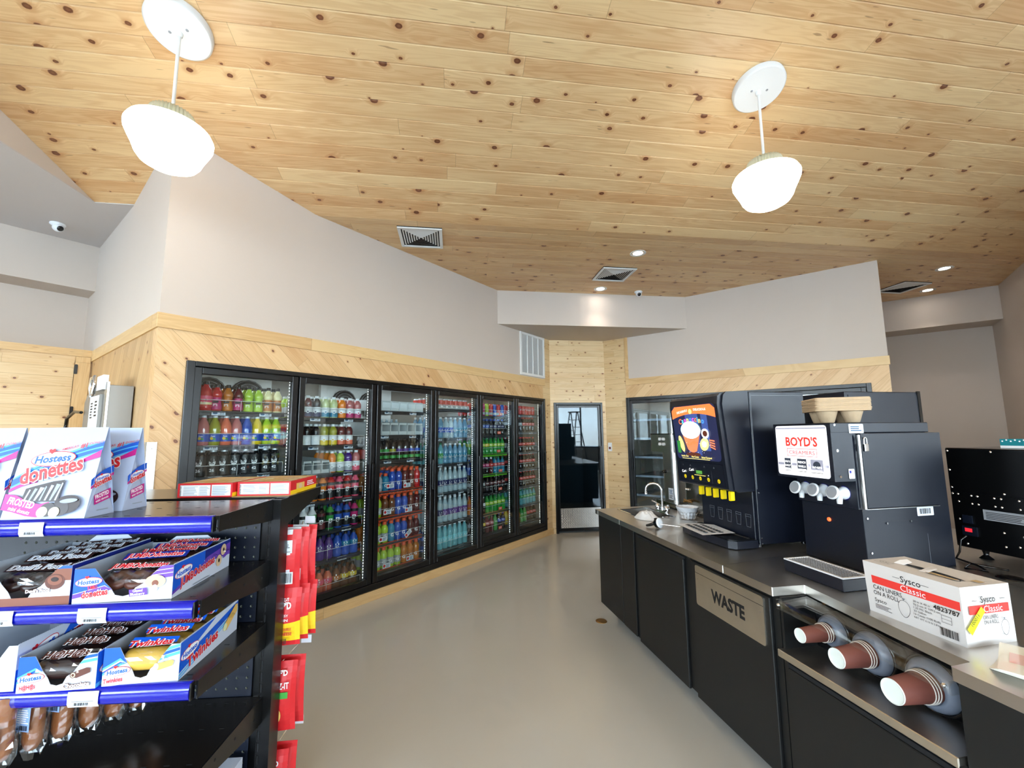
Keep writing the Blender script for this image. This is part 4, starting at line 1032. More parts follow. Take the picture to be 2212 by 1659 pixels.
# acrylic sneeze cover over the cup bay
g = cthing('cup_guard', 1.94, 0, .0, 'clear acrylic cover over the cup dispensers below the worktop', 'guard')
mb = MB(); L = .60
pr = [(.172, .800), (.168, .806), (.02, .800), (.004, .793), (-.003, .778), (-.001, .768), (.002, .768), (.001, .778), (.007, .789), (.02, .795), (.168, .801)]
mb.prism(pr, 'x', .004, L, 'acrylic', smooth=False); mb.build('cover', g)
for q in (0, L): mb = MB(); mb.box(q, q + .004, .0, .172, .765, .803, 'acrylic'); mb.build('end_cheek', g)
for q in (.012, L - .012):
    mb = MB(); mb.lathe([(.006, -.002), (.006, .004), (.003, .007)], 'chrome', 10, (q, .0, .785), Matrix.Rotation(PI / 2, 4, 'X')); mb.build('screw', g)
mat('cup_brown', rgb(122, 70, 60), .55); mat('cup_inner', rgb(226, 232, 226), .5); mat('cup_rim', rgb(232, 224, 214), .5); mat('ring_grey', rgb(128, 136, 152), .35, alpha=.92)
for i, (u, z, r0, ln) in enumerate(((2.045, .706, .026, .160), (2.198, .697, .0325, .163), (2.385, .690, .036, .166))):
    nm = ['smallest, at the waste cabinet end', 'middle one', 'largest, at the near end'][i]
    o = cthing('cup_dispenser', u, .17, z, 'grey ring cup dispenser in the counter bay, %s' % nm, 'cup dispenser', 'cup dispensers in the counter bay')
    T = Matrix.Rotation(PI / 2, 4, 'X'); R1 = (.060, .070, .077)[i]
    mb = MB(); mb.lathe([(R1 + .009, -.01), (R1 + .009, .012), (R1 + .002, .014), (R1, -.01)], 'gloss_black', 40, T=T); mb.build('flange', o)
    mb = MB(); mb.lathe([(R1, -.005), (R1, .012), (R1 * .93, .026), (R1 * .78, .036), (r0 * 1.40, .040), (r0 * 1.38, .030)], 'ring_grey', 40, T=T); mb.build('collar', o)
    o = cthing('paper_cup', u, .165, z, 'brown paper coffee cup stack lying bottom outwards, %s' % ['smallest, nearest the waste flap', 'middle one of three', 'largest, nearest the viewer'][i], 'cup', 'brown paper cups in the dispensers')
    r1 = r0 * 1.32; mb = MB()
    mb.lathe([(r1, 0), (r0, ln), (r0 * .985, ln + .001)], 'cup_brown', 36, T=T, cap=False)
    if i == 0:
        p = PR(mb, (0, 0, 0), (1, 0, 0), (0, 0, 1)); 
    mb.build('sleeve', o)
    mb = MB(); mb.lathe([(r0, ln), (r0 * .99, ln + .003), (r0 * .93, ln + .003), (r0 * .92, ln - .006), (.0005, ln - .006)], 'cup_inner', 36, T=T); mb.build('base', o)
    for q in range(3):
        mb = MB(); zz = .042 + q * .010; rr = r1 + (r0 - r1) * zz / ln + .0022; mb.tube([(rr * math.cos(a * PI / 18), -zz, rr * math.sin(a * PI / 18)) for a in range(36)], .0018, 'cup_rim', 6, closed=True); mb.build('rim', o)
    if i < 2:                                     # small white print on the wall of the cup
        mb = MB(); n_ = -1
        def cpnt(t, ang, e=.0004): rr = r1 + (r0 - r1) * t / ln + e; return (rr * math.cos(ang), -t, rr * math.sin(ang))
        for a in range(7):
            a0 = math.radians(150 + a * 9 + (30 if i else 0)); t0, t1 = ln - .034 + .004 * (a % 3), ln - .012 - .003 * ((a * 2) % 3)
            mb.add([cpnt(t0, a0), cpnt(t1, a0), cpnt(t1, a0 + .11), cpnt(t0, a0 + .11)], [(0, 1, 2, 3)], 'white_print')
        mb.build('print', o)

# ---------------------------------------------------------------- sink, tap, towel, filters, portafilter
s = cthing('sink', SU0, SV0, 0, 'small stainless sink set into the far end of the counter', 'sink')
mb = MB(); a, b = SU1 - SU0, SV1 - SV0; dz = ZC - .16
for x0, x1, y0, y1 in ((-.012, a + .012, -.012, .004), (-.012, a + .012, b - .004, b + .012), (-.012, .004, .004, b - .004), (a - .004, a + .012, .004, b - .004)): mb.box(x0, x1, y0, y1, ZC, ZC + .003, 'chrome')
mb.build('rim', s)
mb = MB(); mb.box(0, a, 0, b, dz - .004, dz, 'stainless_dark'); 
for x0, x1, y0, y1 in ((0, .003, 0, b), (a - .003, a, 0, b), (.003, a - .003, 0, .003), (.003, a - .003, b - .003, b)): mb.box(x0, x1, y0, y1, dz, ZC + .001, 'stainless')
mb.lathe([(.03, dz + .001), (.022, dz + .002), (.0005, dz + .001)], 'chrome', 16, (a / 2, b / 2, 0)); mb.build('basin', s)
t = cthing('tap', .235, .50, ZC, 'chrome gooseneck tap with two lever handles behind the sink', 'tap')
mb = MB(); mb.prism(rrect(-.09, .09, -.022, .022, .02), 'z', 0, .012, 'chrome'); mb.build('base', t)
mb = MB(); pts = [(0, 0, .01), (0, 0, .10), (0, 0, .17)] + [(-.0 - .05 * (1 - math.cos(k * PI / 10)) * .8, -.05 * (1 - math.cos(k * PI / 10)), .17 + .055 * math.sin(k * PI / 10)) for k in range(1, 11)] + [(-.08, -.10, .145)]
mb.tube(pts, .0095, 'chrome', 12); mb.lathe([(.016, .01), (.014, .03), (.010, .045)], 'chrome', 16); mb.lathe([(.012, 0), (.012, .018), (.010, .02)], 'chrome', 12, (-.08, -.10, .132)); mb.build('spout', t)
for sg in (-1, 1):
    mb = MB(); mb.lathe([(.022, .01), (.024, .03), (.018, .05), (.008, .056)], 'chrome', 18, (sg * .07, 0, 0)); mb.tube([(sg * .07, 0, .052), (sg * .10, -.01, .062), (sg * .135, -.015, .066)], [.006, .0055, .007], 'chrome', 8)
    mb.build('handle', t)
tw = cthing('towel', .49, .22, ZC, 'crumpled white cloth lying on the worktop beside the sink', 'cloth')
noise_mat('towel_white', rgb(228, 226, 224), .9, amt=.03, scale=30)
R = random.Random(4); mb = MB(); nx, ny = 26, 20; vv = []
for j in range(ny):
    for i in range(nx):
        x = (i / (nx - 1) - .5); y = (j / (ny - 1) - .5); r_ = math.hypot(x * 2, y * 2); ed = max(0, 1 - r_ ** 2.2)
        h_ = (.030 + .012 * math.sin(7 * x + 2)) * min(1, ed * 1.6) + .016 * abs(math.sin(11 * x + 13 * y + 1.2 * math.sin(9 * y))) * ed + .009 * abs(math.cos(19 * x - 15 * y)) * ed
        sq = 1 / max(1, r_); vv.append((x * .21 * (1.1 - .25 * abs(y)) * (1 if r_ < 1 else sq), y * .15 * (1 if r_ < 1 else sq), max(.002, h_)))
mb.add(vv, [(j * nx + i, j * nx + i + 1, (j + 1) * nx + i + 1, (j + 1) * nx + i) for j in range(ny - 1) for i in range(nx - 1)], 'towel_white', True); ot = mb.build('cloth', tw); ot.rotation_euler = (0, 0, .4)
sd = ot.modifiers.new('s', 'SUBSURF'); sd.levels = 1; sd.render_levels = 1
fb = cthing('filter_basket', .555, .52, ZC, 'wire basket full of white paper coffee filters beside the tap', 'basket')
mb = MB()
for k in range(18):
    a_ = 2 * PI * k / 18; mb.tube([(.056 * math.cos(a_), .056 * math.sin(a_), .004), (.072 * math.cos(a_), .072 * math.sin(a_), .055)], .0013, 'chrome', 4)
for r_, z_ in ((.056, .004), (.072, .055), (.064, .03)): mb.tube([(r_ * math.cos(k * PI / 14), r_ * math.sin(k * PI / 14), z_) for k in range(28)], .0016, 'chrome', 5, closed=True)
mb.build('wire', fb)
fl_ = cthing('coffee_filters', .555, .52, ZC + .002, 'stack of fluted white paper coffee filters in the wire basket', 'coffee filters')
mb = MB()
for q in range(9):
    n_ = 60; v_ = []
    for (r_, z_) in ((.048, .003 + q * .0045), (.060 + q * .0012, .045 + q * .003), (.070 + q * .0012, .062 + q * .0032)):
        for k in range(n_):
            a_ = 2 * PI * k / n_; rr = r_ * (1 + (.045 if z_ > .02 else .0) * math.sin(a_ * 15 + q)); v_.append((rr * math.cos(a_), rr * math.sin(a_), z_))
    mb.add(v_, [(j * n_ + k, j * n_ + (k + 1) % n_, (j + 1) * n_ + (k + 1) % n_, (j + 1) * n_ + k) for j in range(2) for k in range(n_)] + [tuple(range(n_))], 'white_print', True)
mb.build('paper', fl_)
pf = cthing('airpot_pump', .80, .13, ZC, 'black pump lid with long steel stem lying on the worktop edge', 'pump lid')
mb = MB(); T = Matrix.Rotation(math.radians(75), 4, 'Y'); mb.lathe([(.0005, -.022), (.022, -.022), (.03, -.012), (.03, .004), (.034, .006), (.034, .014), (.012, .018)], 'gloss_black', 24, (0, 0, .034), T); mb.lathe([(.0335, .0145), (.0335, .019), (.02, .020)], 'white_plastic', 24, (0, 0, .034), T); mb.build('lid', pf)
mb = MB(); mb.tube([(-.015, -.0, .034), (-.05, -.02, .018), (-.075, -.03, .010)], [.012, .010, .007], 'gloss_black', 10); mb.tube([(-.02, .01, .04), (-.03, .012, .062)], .010, 'gloss_black', 10); mb.build('spout', pf)
mb = MB(); mb.tube([(.012, .0, .030), (.10, .075, .020), (.22, .19, .010)], .0035, 'chrome', 8); mb.build('stem', pf)
pf.rotation_euler = (0, 0, TH + math.radians(22))

# ---------------------------------------------------------------- coffee brewer (stainless)
b = cthing('coffee_brewer', -.115, .66, ZC, 'tall stainless coffee brewer standing behind the sink tap', 'coffee brewer')
mb = MB(); mb.rbox(.0, .34, -.02, .36, .012, .045, .02, 'stainless_dark'); mb.box(.02, .05, 0, .03, 0, .012, 'gloss_black'); mb.box(.28, .31, 0, .03, 0, .012, 'gloss_black'); mb.box(.02, .31, .3, .33, 0, .012, 'gloss_black'); mb.build('base', b)
mb = MB(); mb.prism(rrect(.03, .23, .04, .34, .045, 6), 'z', .045, .475, 'brushed_steel'); mb.build('column', b)
mb = MB(); mb.prism(rrect(-.075, .30, -.01, .36, .03, 5), 'z', .475, .632, 'brushed_steel'); mb.prism(rrect(-.078, .303, -.013, .363, .03, 5), 'z', .632, .642, 'stainless_dark')
for i in range(2):
    for j in range(2): mb.rbox(.09 + i * .06, .13 + i * .06, -.016, -.008, .535 + j * .045, .56 + j * .045, .009, 'white_plastic', axis='y')
mb.build('brew_head', b)
mb = MB(); p = PR(mb, (.13, .038, .06), (1, 0, 0), (0, 0, 1)); p.rect(0, .08, 0, .10, 'tag_white'); p.lines(.008, .07, .05, .09, 4, 'tag_blue'); p.lines(.008, .07, .01, .045, 5, 'black_print'); mb.build('label_plate', b)
mb = MB(); mb.lathe([(.014, 0), (.014, .03), (.006, .036)], 'gloss_black', 12, (.10, .04, .30), Matrix.Rotation(PI / 2, 4, 'X')); mb.build('knob', b)
u_ = cthing('hot_water_urn', .30, .66, ZC, 'stainless urn with brass tap partly hidden by the cappuccino machine', 'urn')
mb = MB(); mb.prism(rrect(0, .30, 0, .30, .05, 6), 'z', .02, .40, 'stainless_dark'); mb.prism(rrect(.01, .29, .01, .29, .05, 6), 'z', 0, .02, 'gloss_black'); mb.build('body', u_)
mb = MB(); T = Matrix.Rotation(PI / 2, 4, 'X'); mb.lathe([(.014, 0), (.014, .02), (.008, .022), (.008, .06)], 'brass', 12, (.09, 0, .10), T); mb.tube([(.06, -.035, .11), (.16, -.035, .10)], .006, 'brass', 8)
for q in (.05, .08): mb.lathe([(.010, 0), (.009, .012), (.0005, .014)], 'chrome', 12, (q, 0, .19), T)
mb.build('spigot', u_)

# ---------------------------------------------------------------- cappuccino machine
mat('poster_dark', rgb(26, 22, 40), .3, emit=.35, ecol=rgb(40, 50, 90)); mat('poster_orange', rgb(232, 100, 50), .3, emit=.55, ecol=rgb(255, 120, 60)); mat('poster_foam', rgb(200, 240, 245), .3, emit=1.0, ecol=rgb(190, 242, 250))
mat('poster_cup', rgb(220, 110, 70), .3, emit=.55, ecol=rgb(235, 120, 80)); mat('poster_blue', rgb(70, 140, 230), .3, emit=.6); mat('poster_pink', rgb(230, 80, 190), .3, emit=.6); mat('poster_yellow', rgb(250, 226, 120), .3, emit=.6); mat('poster_cyan', rgb(90, 200, 235), .3, emit=.6); mat('poster_green', rgb(50, 130, 60), .3, emit=.3); mat('poster_white', rgb(240, 240, 240), .3, emit=.6); mat('poster_brown', rgb(90, 44, 30), .3, emit=.3); mat('poster_sky', rgb(60, 80, 140), .3, emit=.35)
mat('yellow_plastic', rgb(250, 218, 20), .35); mat('lcd_green', rgb(80, 140, 60), .3, emit=.4); mat('outline', rgb(120, 126, 134), .5)
k = cthing('cappuccino_machine', .90, .24, ZC, 'tall black cappuccino machine with lit cup poster and five yellow taps', 'drink machine')
z = lambda a: a - ZC
mb = MB(); mb.box(0, .50, .17, .545, .02, z(1.73), 'machine_black'); mb.box(.02, .48, .16, .17, z(.85), z(1.155), 'machine_black')
for q in ((.03, .20), (.46, .20), (.03, .50), (.46, .50)): mb.lathe([(.016, 0), (.014, .02)], 'gloss_black', 12, (q[0], q[1], 0))
mb.build('cabinet', k, bevel=.003)
mb = MB(); prf = [(.17, z(1.165)), (.035, z(1.16)), (.008, z(1.17)), (-.035, z(1.66)), (-.03, z(1.705)), (-.01, z(1.722)), (.17, z(1.735))]
mb.prism(prf, 'x', 0.0, .485, 'machine_black'); mb.build('door', k, bevel=.004)
mb = MB(); mb.prism([(.165, z(1.16)), (.06, z(1.155)), (.035, z(1.17)), (-.01, z(1.66)), (.0, z(1.71)), (.02, z(1.73)), (.165, z(1.735))], 'x', .485, .497, 'machine_black'); mb.build('door_edge', k)
# poster (door front plane slopes from (.008,1.17) to (-.035,1.66))
a = Vector((0, .008, z(1.17))); bb = Vector((0, -.035, z(1.66))); ey = (bb - a).normalized()
mb = MB(); o_ = a + ey * .155; p = PR(mb, (.02, o_.y, o_.z), (1, 0, 0), ey, step=.0005); W, H = .44, .345
sh_ = [(x, y) for x, y in rrect(0, W, 0, H, .03, 5)]
p.poly(sh_, 'poster_dark'); p.rect(.14, .27, .03, H - .01, 'poster_sky'); p.rect(.30, .36, .06, .30, 'poster_sky')
top = [(x * W / 12, H - .004 if 0 < x < 12 else H - .03) for x in range(13)]; bot = [(x * W / 12, H - .085 + .03 * (1 - ((x - 6) / 6) ** 2)) for x in range(13)]
p.strip(top, bot, 'poster_orange'); p.text('DECADENTLY', .06, H - .05, .020, 'poster_white', .01, rot=.10, width=.12); p.text('DELICIOUS', .24, H - .036, .020, 'poster_white', .01, rot=-.03, width=.12); p.ell(.205, H - .04, .016, .016, 'poster_yellow')
for i, ch in enumerate('Cappuccino'):
    p.text(ch, (.070, .104, .130, .158, .188, .215, .240, .266, .278, .306)[i], H - .118 + .014 * math.sin(i * PI / 9), .048, ['poster_orange', 'poster_cyan', 'poster_pink', 'poster_yellow', 'poster_blue', 'poster_pink', 'poster_orange', 'poster_cyan', 'poster_yellow', 'poster_blue'][i], .02, up=0)
p.k += 1
p.poly([(.085, .185), (.285, .185), (.225, .055), (.19, .045), (.16, .05), (.135, .065)], 'poster_cup'); p.ell(.185, .188, .102, .055, 'poster_foam', n=30); p.text('Curtis', .185, .095, .035, 'poster_orange', .01, rot=.2, align='C')
p.ell(.075, .10, .022, .055, 'poster_yellow', rot=.35); p.ell(.31, .10, .045, .036, 'poster_yellow', rot=.6); p.ell(.33, .165, .035, .03, 'poster_white'); p.ell(.33, .165, .022, .018, 'poster_brown'); p.ell(.31, .1, .022, .018, 'poster_white')
for q in range(4): p.poly([(.365, .13 - q * .013), (.41, .125 - q * .016), (.41, .117 - q * .016), (.365, .122 - q * .013)], 'poster_cup', 0)
R = random.Random(2)
for q in range(70): x = .05 + R.random() * .33; y = .045 + R.random() ** 2 * .17; p.ell(x, y, .003, .002, R.choice(['poster_brown', 'poster_white', 'poster_brown']), n=6, up=0)
p.k += 1; p.ell(.19, .035, .075, .012, 'poster_brown'); p.rect(.03, .065, .0 + .04, .12, 'poster_green', 0)
p.text('Vanilla Chai', .06, .016, .016, 'poster_yellow', .01); p.text('Hot Cocoa', .17, .015, .016, 'poster_yellow', .01); p.text('Salted Caramel', .27, .014, .016, 'poster_yellow', .01); p.lines(.07, .36, .006, .011, 1, 'poster_yellow')
mb.build('poster', k)
# control panel
mb = MB(); o_ = a + ey * .015; p = PR(mb, (.03, o_.y, o_.z), (1, 0, 0), ey, step=.0006)
p.frame(0, .43, .0, .125, .0016, 'gloss_black')
for q, x in enumerate((.05, .13, .21, .29, .385)):
    p.ell(x, .026, .0125, .0125, 'yellow_plastic', n=18); p.text('o', x, .021, .014, 'black_print', .02, align='C')
for x in (.05, .13, .27, .36): p.text('^', x, .088, .03, 'outline', .0, align='C')
p.text('Curt', .035, .052, .024, 'poster_white', .01, rot=.1); p.text('Curt', .115, .066, .026, 'poster_white', .01, rot=.1); p.rect(.185, .245, .056, .076, 'lcd_green'); p.lines(.165, .28, .046, .051, 1, 'poster_yellow'); p.text('v', .30, .048, .018, 'poster_white', .01)
p.rect(.335, .3362, .01, .085, 'outline'); mb.build('control_panel', k)
for q in range(5):
    mb = MB(); x = .185 + q * .068; mb.rbox(x - .010, x + .010, .030, .055, z(1.105), z(1.158), .006, 'yellow_plastic', axis='y'); mb.build('tap_nozzle', k, bevel=.002)
mb = MB(); p = PR(mb, (.06, .16, z(.93)), (1, 0, 0), (0, 0, 1), step=.0005)
for q in range(5):
    x = .055 + q * .08
    for s0, s1 in (((x - .022, .09), (x + .022, .09)), ((x - .022, .09), (x - .015, .02)), ((x + .022, .09), (x + .015, .02)), ((x - .015, .02), (x + .015, .02)), ((x - .02, .078), (x + .02, .078))):
        d_ = Vector((s1[0] - s0[0], s1[1] - s0[1])).normalized() * .0009; p.poly([(s0[0] - d_.y, s0[1] + d_.x), (s0[0] + d_.y, s0[1] - d_.x), (s1[0] + d_.y, s1[1] - d_.x), (s1[0] - d_.y, s1[1] + d_.x)][::-1], 'outline', 0)
mb.build('cup_markings', k)
mb = MB(); pl = [(.02, .0), (.0, .16), (.5, .16), (.505, .02), (.47, -.012), (.30, -.028), (.15, -.026), (.04, -.012)]
mb.prism([(x, y) for x, y in pl], 'z', .005, .046, 'machine_black'); mb.prism([(x * .94 + .015, y * .86 + .01) for x, y in pl], 'z', .046, .050, 'gloss_black')
for q in range(13): mb.box(.32 + q * .012, .326 + q * .012, .115, .13, .0502, .0508, 'steel_plate')
mb.build('drip_tray', k, bevel=.004)
mb = MB(); mb.box(.4985, .5, .225, .227, z(1.52), z(1.56), 'dark_hole'); mb.box(.4985, .501, .175, .178, z(1.17), z(1.72), 'outline'); mb.box(.499, .501, .18, .545, z(1.708), z(1.7095), 'gloss_black')
for q in (z(.87), z(.90), z(1.15)): mb.lathe([(.004, 0), (.003, .003)], 'chrome', 8, (.5, .185, q), Matrix.Rotation(PI / 2, 4, 'Y'))
mb.build('side_trim', k)
pp = cthing('paper_sheet', 1.10, .29, ZC + .0515, 'white sheet printed with rows of black ovals lying on the drip tray', 'paper', rz=math.radians(-6))
mb = MB(); mb.add([(-.15, -.12, .003), (.16, -.115, .001), (.155, .09, .006), (-.06, .085, .010), (-.14, -.0, .006)], [(0, 1, 2, 3, 4)], 'white_print'); p = PR(mb, (-.12, -.10, .0065), (1, 0, 0), (0, 1, 0), step=.0012)
for r_ in range(3):
    for q in range(8): p.ell(.025 + q * .030 + r_ * .006, .028 + r_ * .045, .011, .016, 'black_print', n=14, up=0)
mb.build('sheet', pp)
# third machine behind (back to back)
k3 = cthing('drink_machine', 1.11, 1.06, ZC, 'large black drink machine standing behind the creamer dispenser, seen from its back', 'drink machine')
mb = MB(); mb.box(0, .315, 0, .57, .02, z(1.735), 'machine_black'); mb.box(.02, .3, .02, .55, 0, .02, 'gloss_black'); mb.build('cabinet', k3, bevel=.004)
mb = MB(); mb.box(.313, .318, .02, .55, z(1.0), z(1.715), 'machine_black'); mb.box(.313, .322, .55, .572, .03, z(1.74), 'gloss_black'); mb.build('side_panel', k3)

# ---------------------------------------------------------------- creamer dispenser
mat('boyd_red', rgb(208, 52, 40), .4, emit=.35); mat('panel_lit', rgb(206, 206, 216), .35, emit=.42, ecol=(.92, .95, 1)); mat('panel_hi', rgb(226, 240, 250), .35, emit=.75, ecol=(.88, .96, 1)); mat('panel_shade', rgb(150, 150, 166), .35, emit=.22); mat('poster_print', rgb(60, 66, 80), .4, emit=.05)
cr = cthing('creamer_dispenser', 1.55, .42, ZC, 'black creamer dispenser with lit white sign and three white taps', 'drink machine')
mb = MB(); mb.box(.0, .33, .14, .655, .0, .64, 'machine_black'); mb.box(.0, .33, .12, .575, .285, .64, 'machine_black'); mb.build('body', cr, bevel=.002)
mb = MB(); mb.box(-.005, .335, .0, .58, .642, .69, 'machine_black'); mb.build('lid', cr, bevel=.003)
mb = MB(); mb.box(0, .334, .0, .12, .415, .69, 'machine_black'); mb.build('sign_box', cr, bevel=.003)
mb = MB(); p = PR(mb, (.012, 0, .428), (1, 0, 0), (0, 0, 1), step=.0005); W, H = .30, .252
p.poly(rrect(0, W, 0, H, .014), 'panel_lit'); p.rect(.006, W - .006, .195, .225, 'panel_hi'); p.rect(.004, W - .004, .05, .062, 'panel_shade'); p.rect(.004, W - .004, .236, .242, 'panel_shade')
p.text("BOYD'S", .155, .150, .062, 'boyd_red', .03, align='C', width=.185); p.text('1900', .09, .142, .012, 'boyd_red', .0, align='C'); p.frame(.068, .242, .098, .137, .0022, 'boyd_red'); p.text('CREAMERS', .155, .108, .026, 'boyd_red', .0, align='C', width=.15)
for i, (x, w_, t_) in enumerate(((.045, .046, ('HALF &', 'HALF')), (.125, .062, ('FRENCH', 'VANILLA')), (.205, .075, ('', 'WHIPS')))):
    p.rect(x, x + w_, .018, .090, 'poster_white', 1); p.rect(x + .004, x + w_ - .004, .032, .086, 'poster_print' if i < 2 else 'panel_shade')
    if i == 2: p.ell(x + w_ / 2, .06, .020, .018, 'poster_print')
    for q, tt in enumerate(t_):
        if tt: p.text(tt, x + w_ / 2, .064 - q * .020, .015, 'poster_white', .02, align='C', width=w_ * .72)
    p.lines(x + .006, x + w_ - .006, .034, .040, 1, 'poster_white'); p.lines(x + .004, x + w_ - .004, .022, .027, 1, 'black_print')
mb.build('lit_sign', cr)
for q in range(3):
    x = .055 + q * .105; v = empty('valve', (x, .14, .355), 0, cr); T = Matrix.Rotation(PI / 2, 4, 'X')
    mb = MB(); mb.lathe([(.036, 0), (.036, .010), (.030, .012)], 'cup_rim', 24, T=T); mb.build('flange', v)
    mb = MB(); mb.lathe([(.033, .010), (.033, .020)], 'blue_rail', 24, T=T); mb.build('collar', v)
    mb = MB(); mb.lathe([(.029, .012), (.031, .03), (.022, .045), (.015, .06), (.015, .085)], 'white_plastic', 24, T=T); mb.tube([(0, -.05, 0), (0, -.052, -.05)], [.016, .011], 'white_plastic', 12); mb.build('barrel', v)
    mb = MB(); T2 = Matrix.Rotation(math.radians(75), 4, 'X'); mb.lathe([(.012, -.01), (.033, 0), (.033, .007), (.028, .009)], 'white_plastic', 28, (0, -.085, .004), T2); mb.lathe([(.027, .0092), (.0005, .0093)], 'grey_plastic', 24, (0, -.085, .004), T2); mb.build('push_knob', v)
mb = MB()
for x in (.045, .15, .255, .315): mb.lathe([(.006, 0), (.005, .004), (.0005, .006)], 'brass' if x < .3 else 'chrome', 10, (x, .139, .295 - .0 * x), Matrix.Rotation(PI / 2, 4, 'X'))
mb.build('screw', cr)
mat('orange_light', rgb(255, 100, 50), .3, emit=.7)
mb = MB(); mb.lathe([(.010, 0), (.010, .004), (.0005, .005)], 'orange_light', 14, (.155, .139, .21), Matrix.Rotation(PI / 2, 4, 'X')); mb.build('pilot_light', cr)
ds = empty('side_door', (.33, .125, .0), 0, cr)
mb = MB(); mb.box(.0, .016, .03, .448, .293, .640, 'machine_black'); mb.build('door_panel', ds, bevel=.002)
mb = MB(); mb.box(.012, .020, .006, .018, .29, .632, 'brushed_steel'); mb.box(.0, .019, .018, .448, .288, .2905, 'brushed_steel'); mb.build('edge_strip', ds)
pl_ = cthing('padlock', 1.905, .585, ZC + .60, 'small steel padlock hanging at top of the creamer dispenser door', 'padlock')
mb = MB(); mb.box(-.006, .006, -.011, .011, -.045, -.010, 'chrome'); mb.build('body', pl_, bevel=.002)
mb = MB(); mb.tube([(0, -.008, -.012), (0, -.008, .012), (0, -.004, .020), (0, .004, .020), (0, .008, .012), (0, .008, -.012)], .0025, 'chrome', 8); mb.build('shackle', pl_)
mb = MB(); p = PR(mb, (.336, 0, 0), (0, 1, 0), (0, 0, 1), step=.0004)
p.rr(.10, .185, .640, .684, .004, 'tag_white'); p.lines(.11, .175, .65, .678, 3, 'tag_blue'); mb.build('sticker', cr)
mb = MB(); p = PR(mb, (.336, 0, 0), (0, 1, 0), (0, 0, 1), step=.0004); p.rr(.075, .108, .43, .475, .004, 'tag_white'); p.rect(.08, .09, .455, .467, 'blue_rail')
mb.build('sticker', cr)
mb = MB(); p = PR(mb, (.3305, 0, 0), (0, 1, 0), (0, 0, 1), step=.0005)
p.rr(.455, .555, .243, .285, .004, 'tag_white'); p.barcode(.468, .54, .252, .277); p.rect(.235, .45, .226, .2275, 'rail_dark'); p.rect(.50, .502, .02, .16, 'outline')
for q in ((.16, .245), (.165, .09), (.27, .218), (.41, .222)): p.ell(q[0], q[1], .005, .005, 'chrome', n=10)
for q in ((.022, .68), (.026, .56), (.03, .44)): p.ell(q[0], q[1], .006, .006, 'chrome', n=10)
mb.build('sticker', cr)
tr = cthing('drip_tray', 1.745, .235, ZC, 'black drip tray with white grille lying in front of the creamer dispenser', 'drip tray')
mb = MB(); mb.box(0, .295, 0, .135, 0, .05, 'machine_black'); mb.build('pan', tr, bevel=.003)
mb = MB(); 
for x0, x1, y0, y1 in ((.0, .295, .0, .010), (.0, .295, .125, .135), (0, .010, .01, .125), (.285, .295, .01, .125)): mb.box(x0, x1, y0, y1, .05, .055, 'white_print')
mb.box(.01, .285, .01, .125, .0498, .0505, 'cork_board')
for q in range(1, 22): mb.box(.01 + q * .0125, .0118 + q * .0125, .01, .125, .051, .054, 'grey_plastic')
for q in range(1, 9): mb.box(.01, .285, .01 + q * .0128, .0115 + q * .0128, .051, .054, 'grey_plastic')
mb.build('grille', tr)

# cup carriers
noise_mat('pulp', rgb(196, 170, 138), .95, amt=.10, scale=60, bump=.6, bscale=300)
def carrier_mesh():
    S_ = .232; f = MB(); n_ = 96; ring = []
    def outline(e, zoff, r=.02):
        pts = rrect(-S_ / 2 - e, S_ / 2 + e, -S_ / 2 - e, S_ / 2 + e, r + e, 5); out = []
        for i, (x, y) in enumerate(pts): out.append((x, y, zoff))
        return out
    a_ = outline(0, .0); b_ = outline(-.004, .005); c_ = outline(-.016, .005)
    m_ = len(a_); v_ = a_ + b_ + c_; fs = [(j * m_ + i, j * m_ + (i + 1) % m_, (j + 1) * m_ + (i + 1) % m_, (j + 1) * m_ + i) for j in range(2) for i in range(m_)]
    fs.append(tuple(range(2 * m_, 3 * m_))); f.add(v_, fs, 'pulp')
    f.add([(x, y, z_ - .003) for x, y, z_ in a_], [tuple(range(m_))[::-1]], 'pulp'); f.add([(x, y, z_) for x, y, z_ in a_] + [(x, y, z_ - .003) for x, y, z_ in a_], [((i + 1) % m_, i, m_ + i, m_ + (i + 1) % m_) for i in range(m_)], 'pulp')
    r_ = f.build('rim')
    w_ = []
    for sx_ in (-1, 1):
        for sy_ in (-1, 1):
            g_ = MB(); g_.lathe([(.026, -.060), (.030, -.058), (.047, -.003)], 'pulp', 12, (sx_ * .052, sy_ * .052, 0)); g_.box(sx_ * .052 - .016, sx_ * .052 + .016, sy_ * .052 - .0005, sy_ * .052 + .0005, -.058, -.01, 'pulp'); w_.append(g_.build('cup_well'))
    return r_, w_
r0_, w0_ = carrier_mesh()
for q in range(10):
    o = cthing('cup_carrier', 1.755 + (q % 3) * .001, .60, 1.597 + q * .0064, 'tan moulded pulp cup carrier, %s from the bottom of the stack' % ORD[q], 'cup carrier', 'pulp cup carriers stacked on the creamer dispenser', rz=math.radians(59 + (q * 37 % 5) * .5))
    for it in ([r0_] + (w0_ if q == 0 else [])):
        if q == 0: it.parent = o
        else: c_ = it.copy(); C.objects.link(c_); c_.parent = o

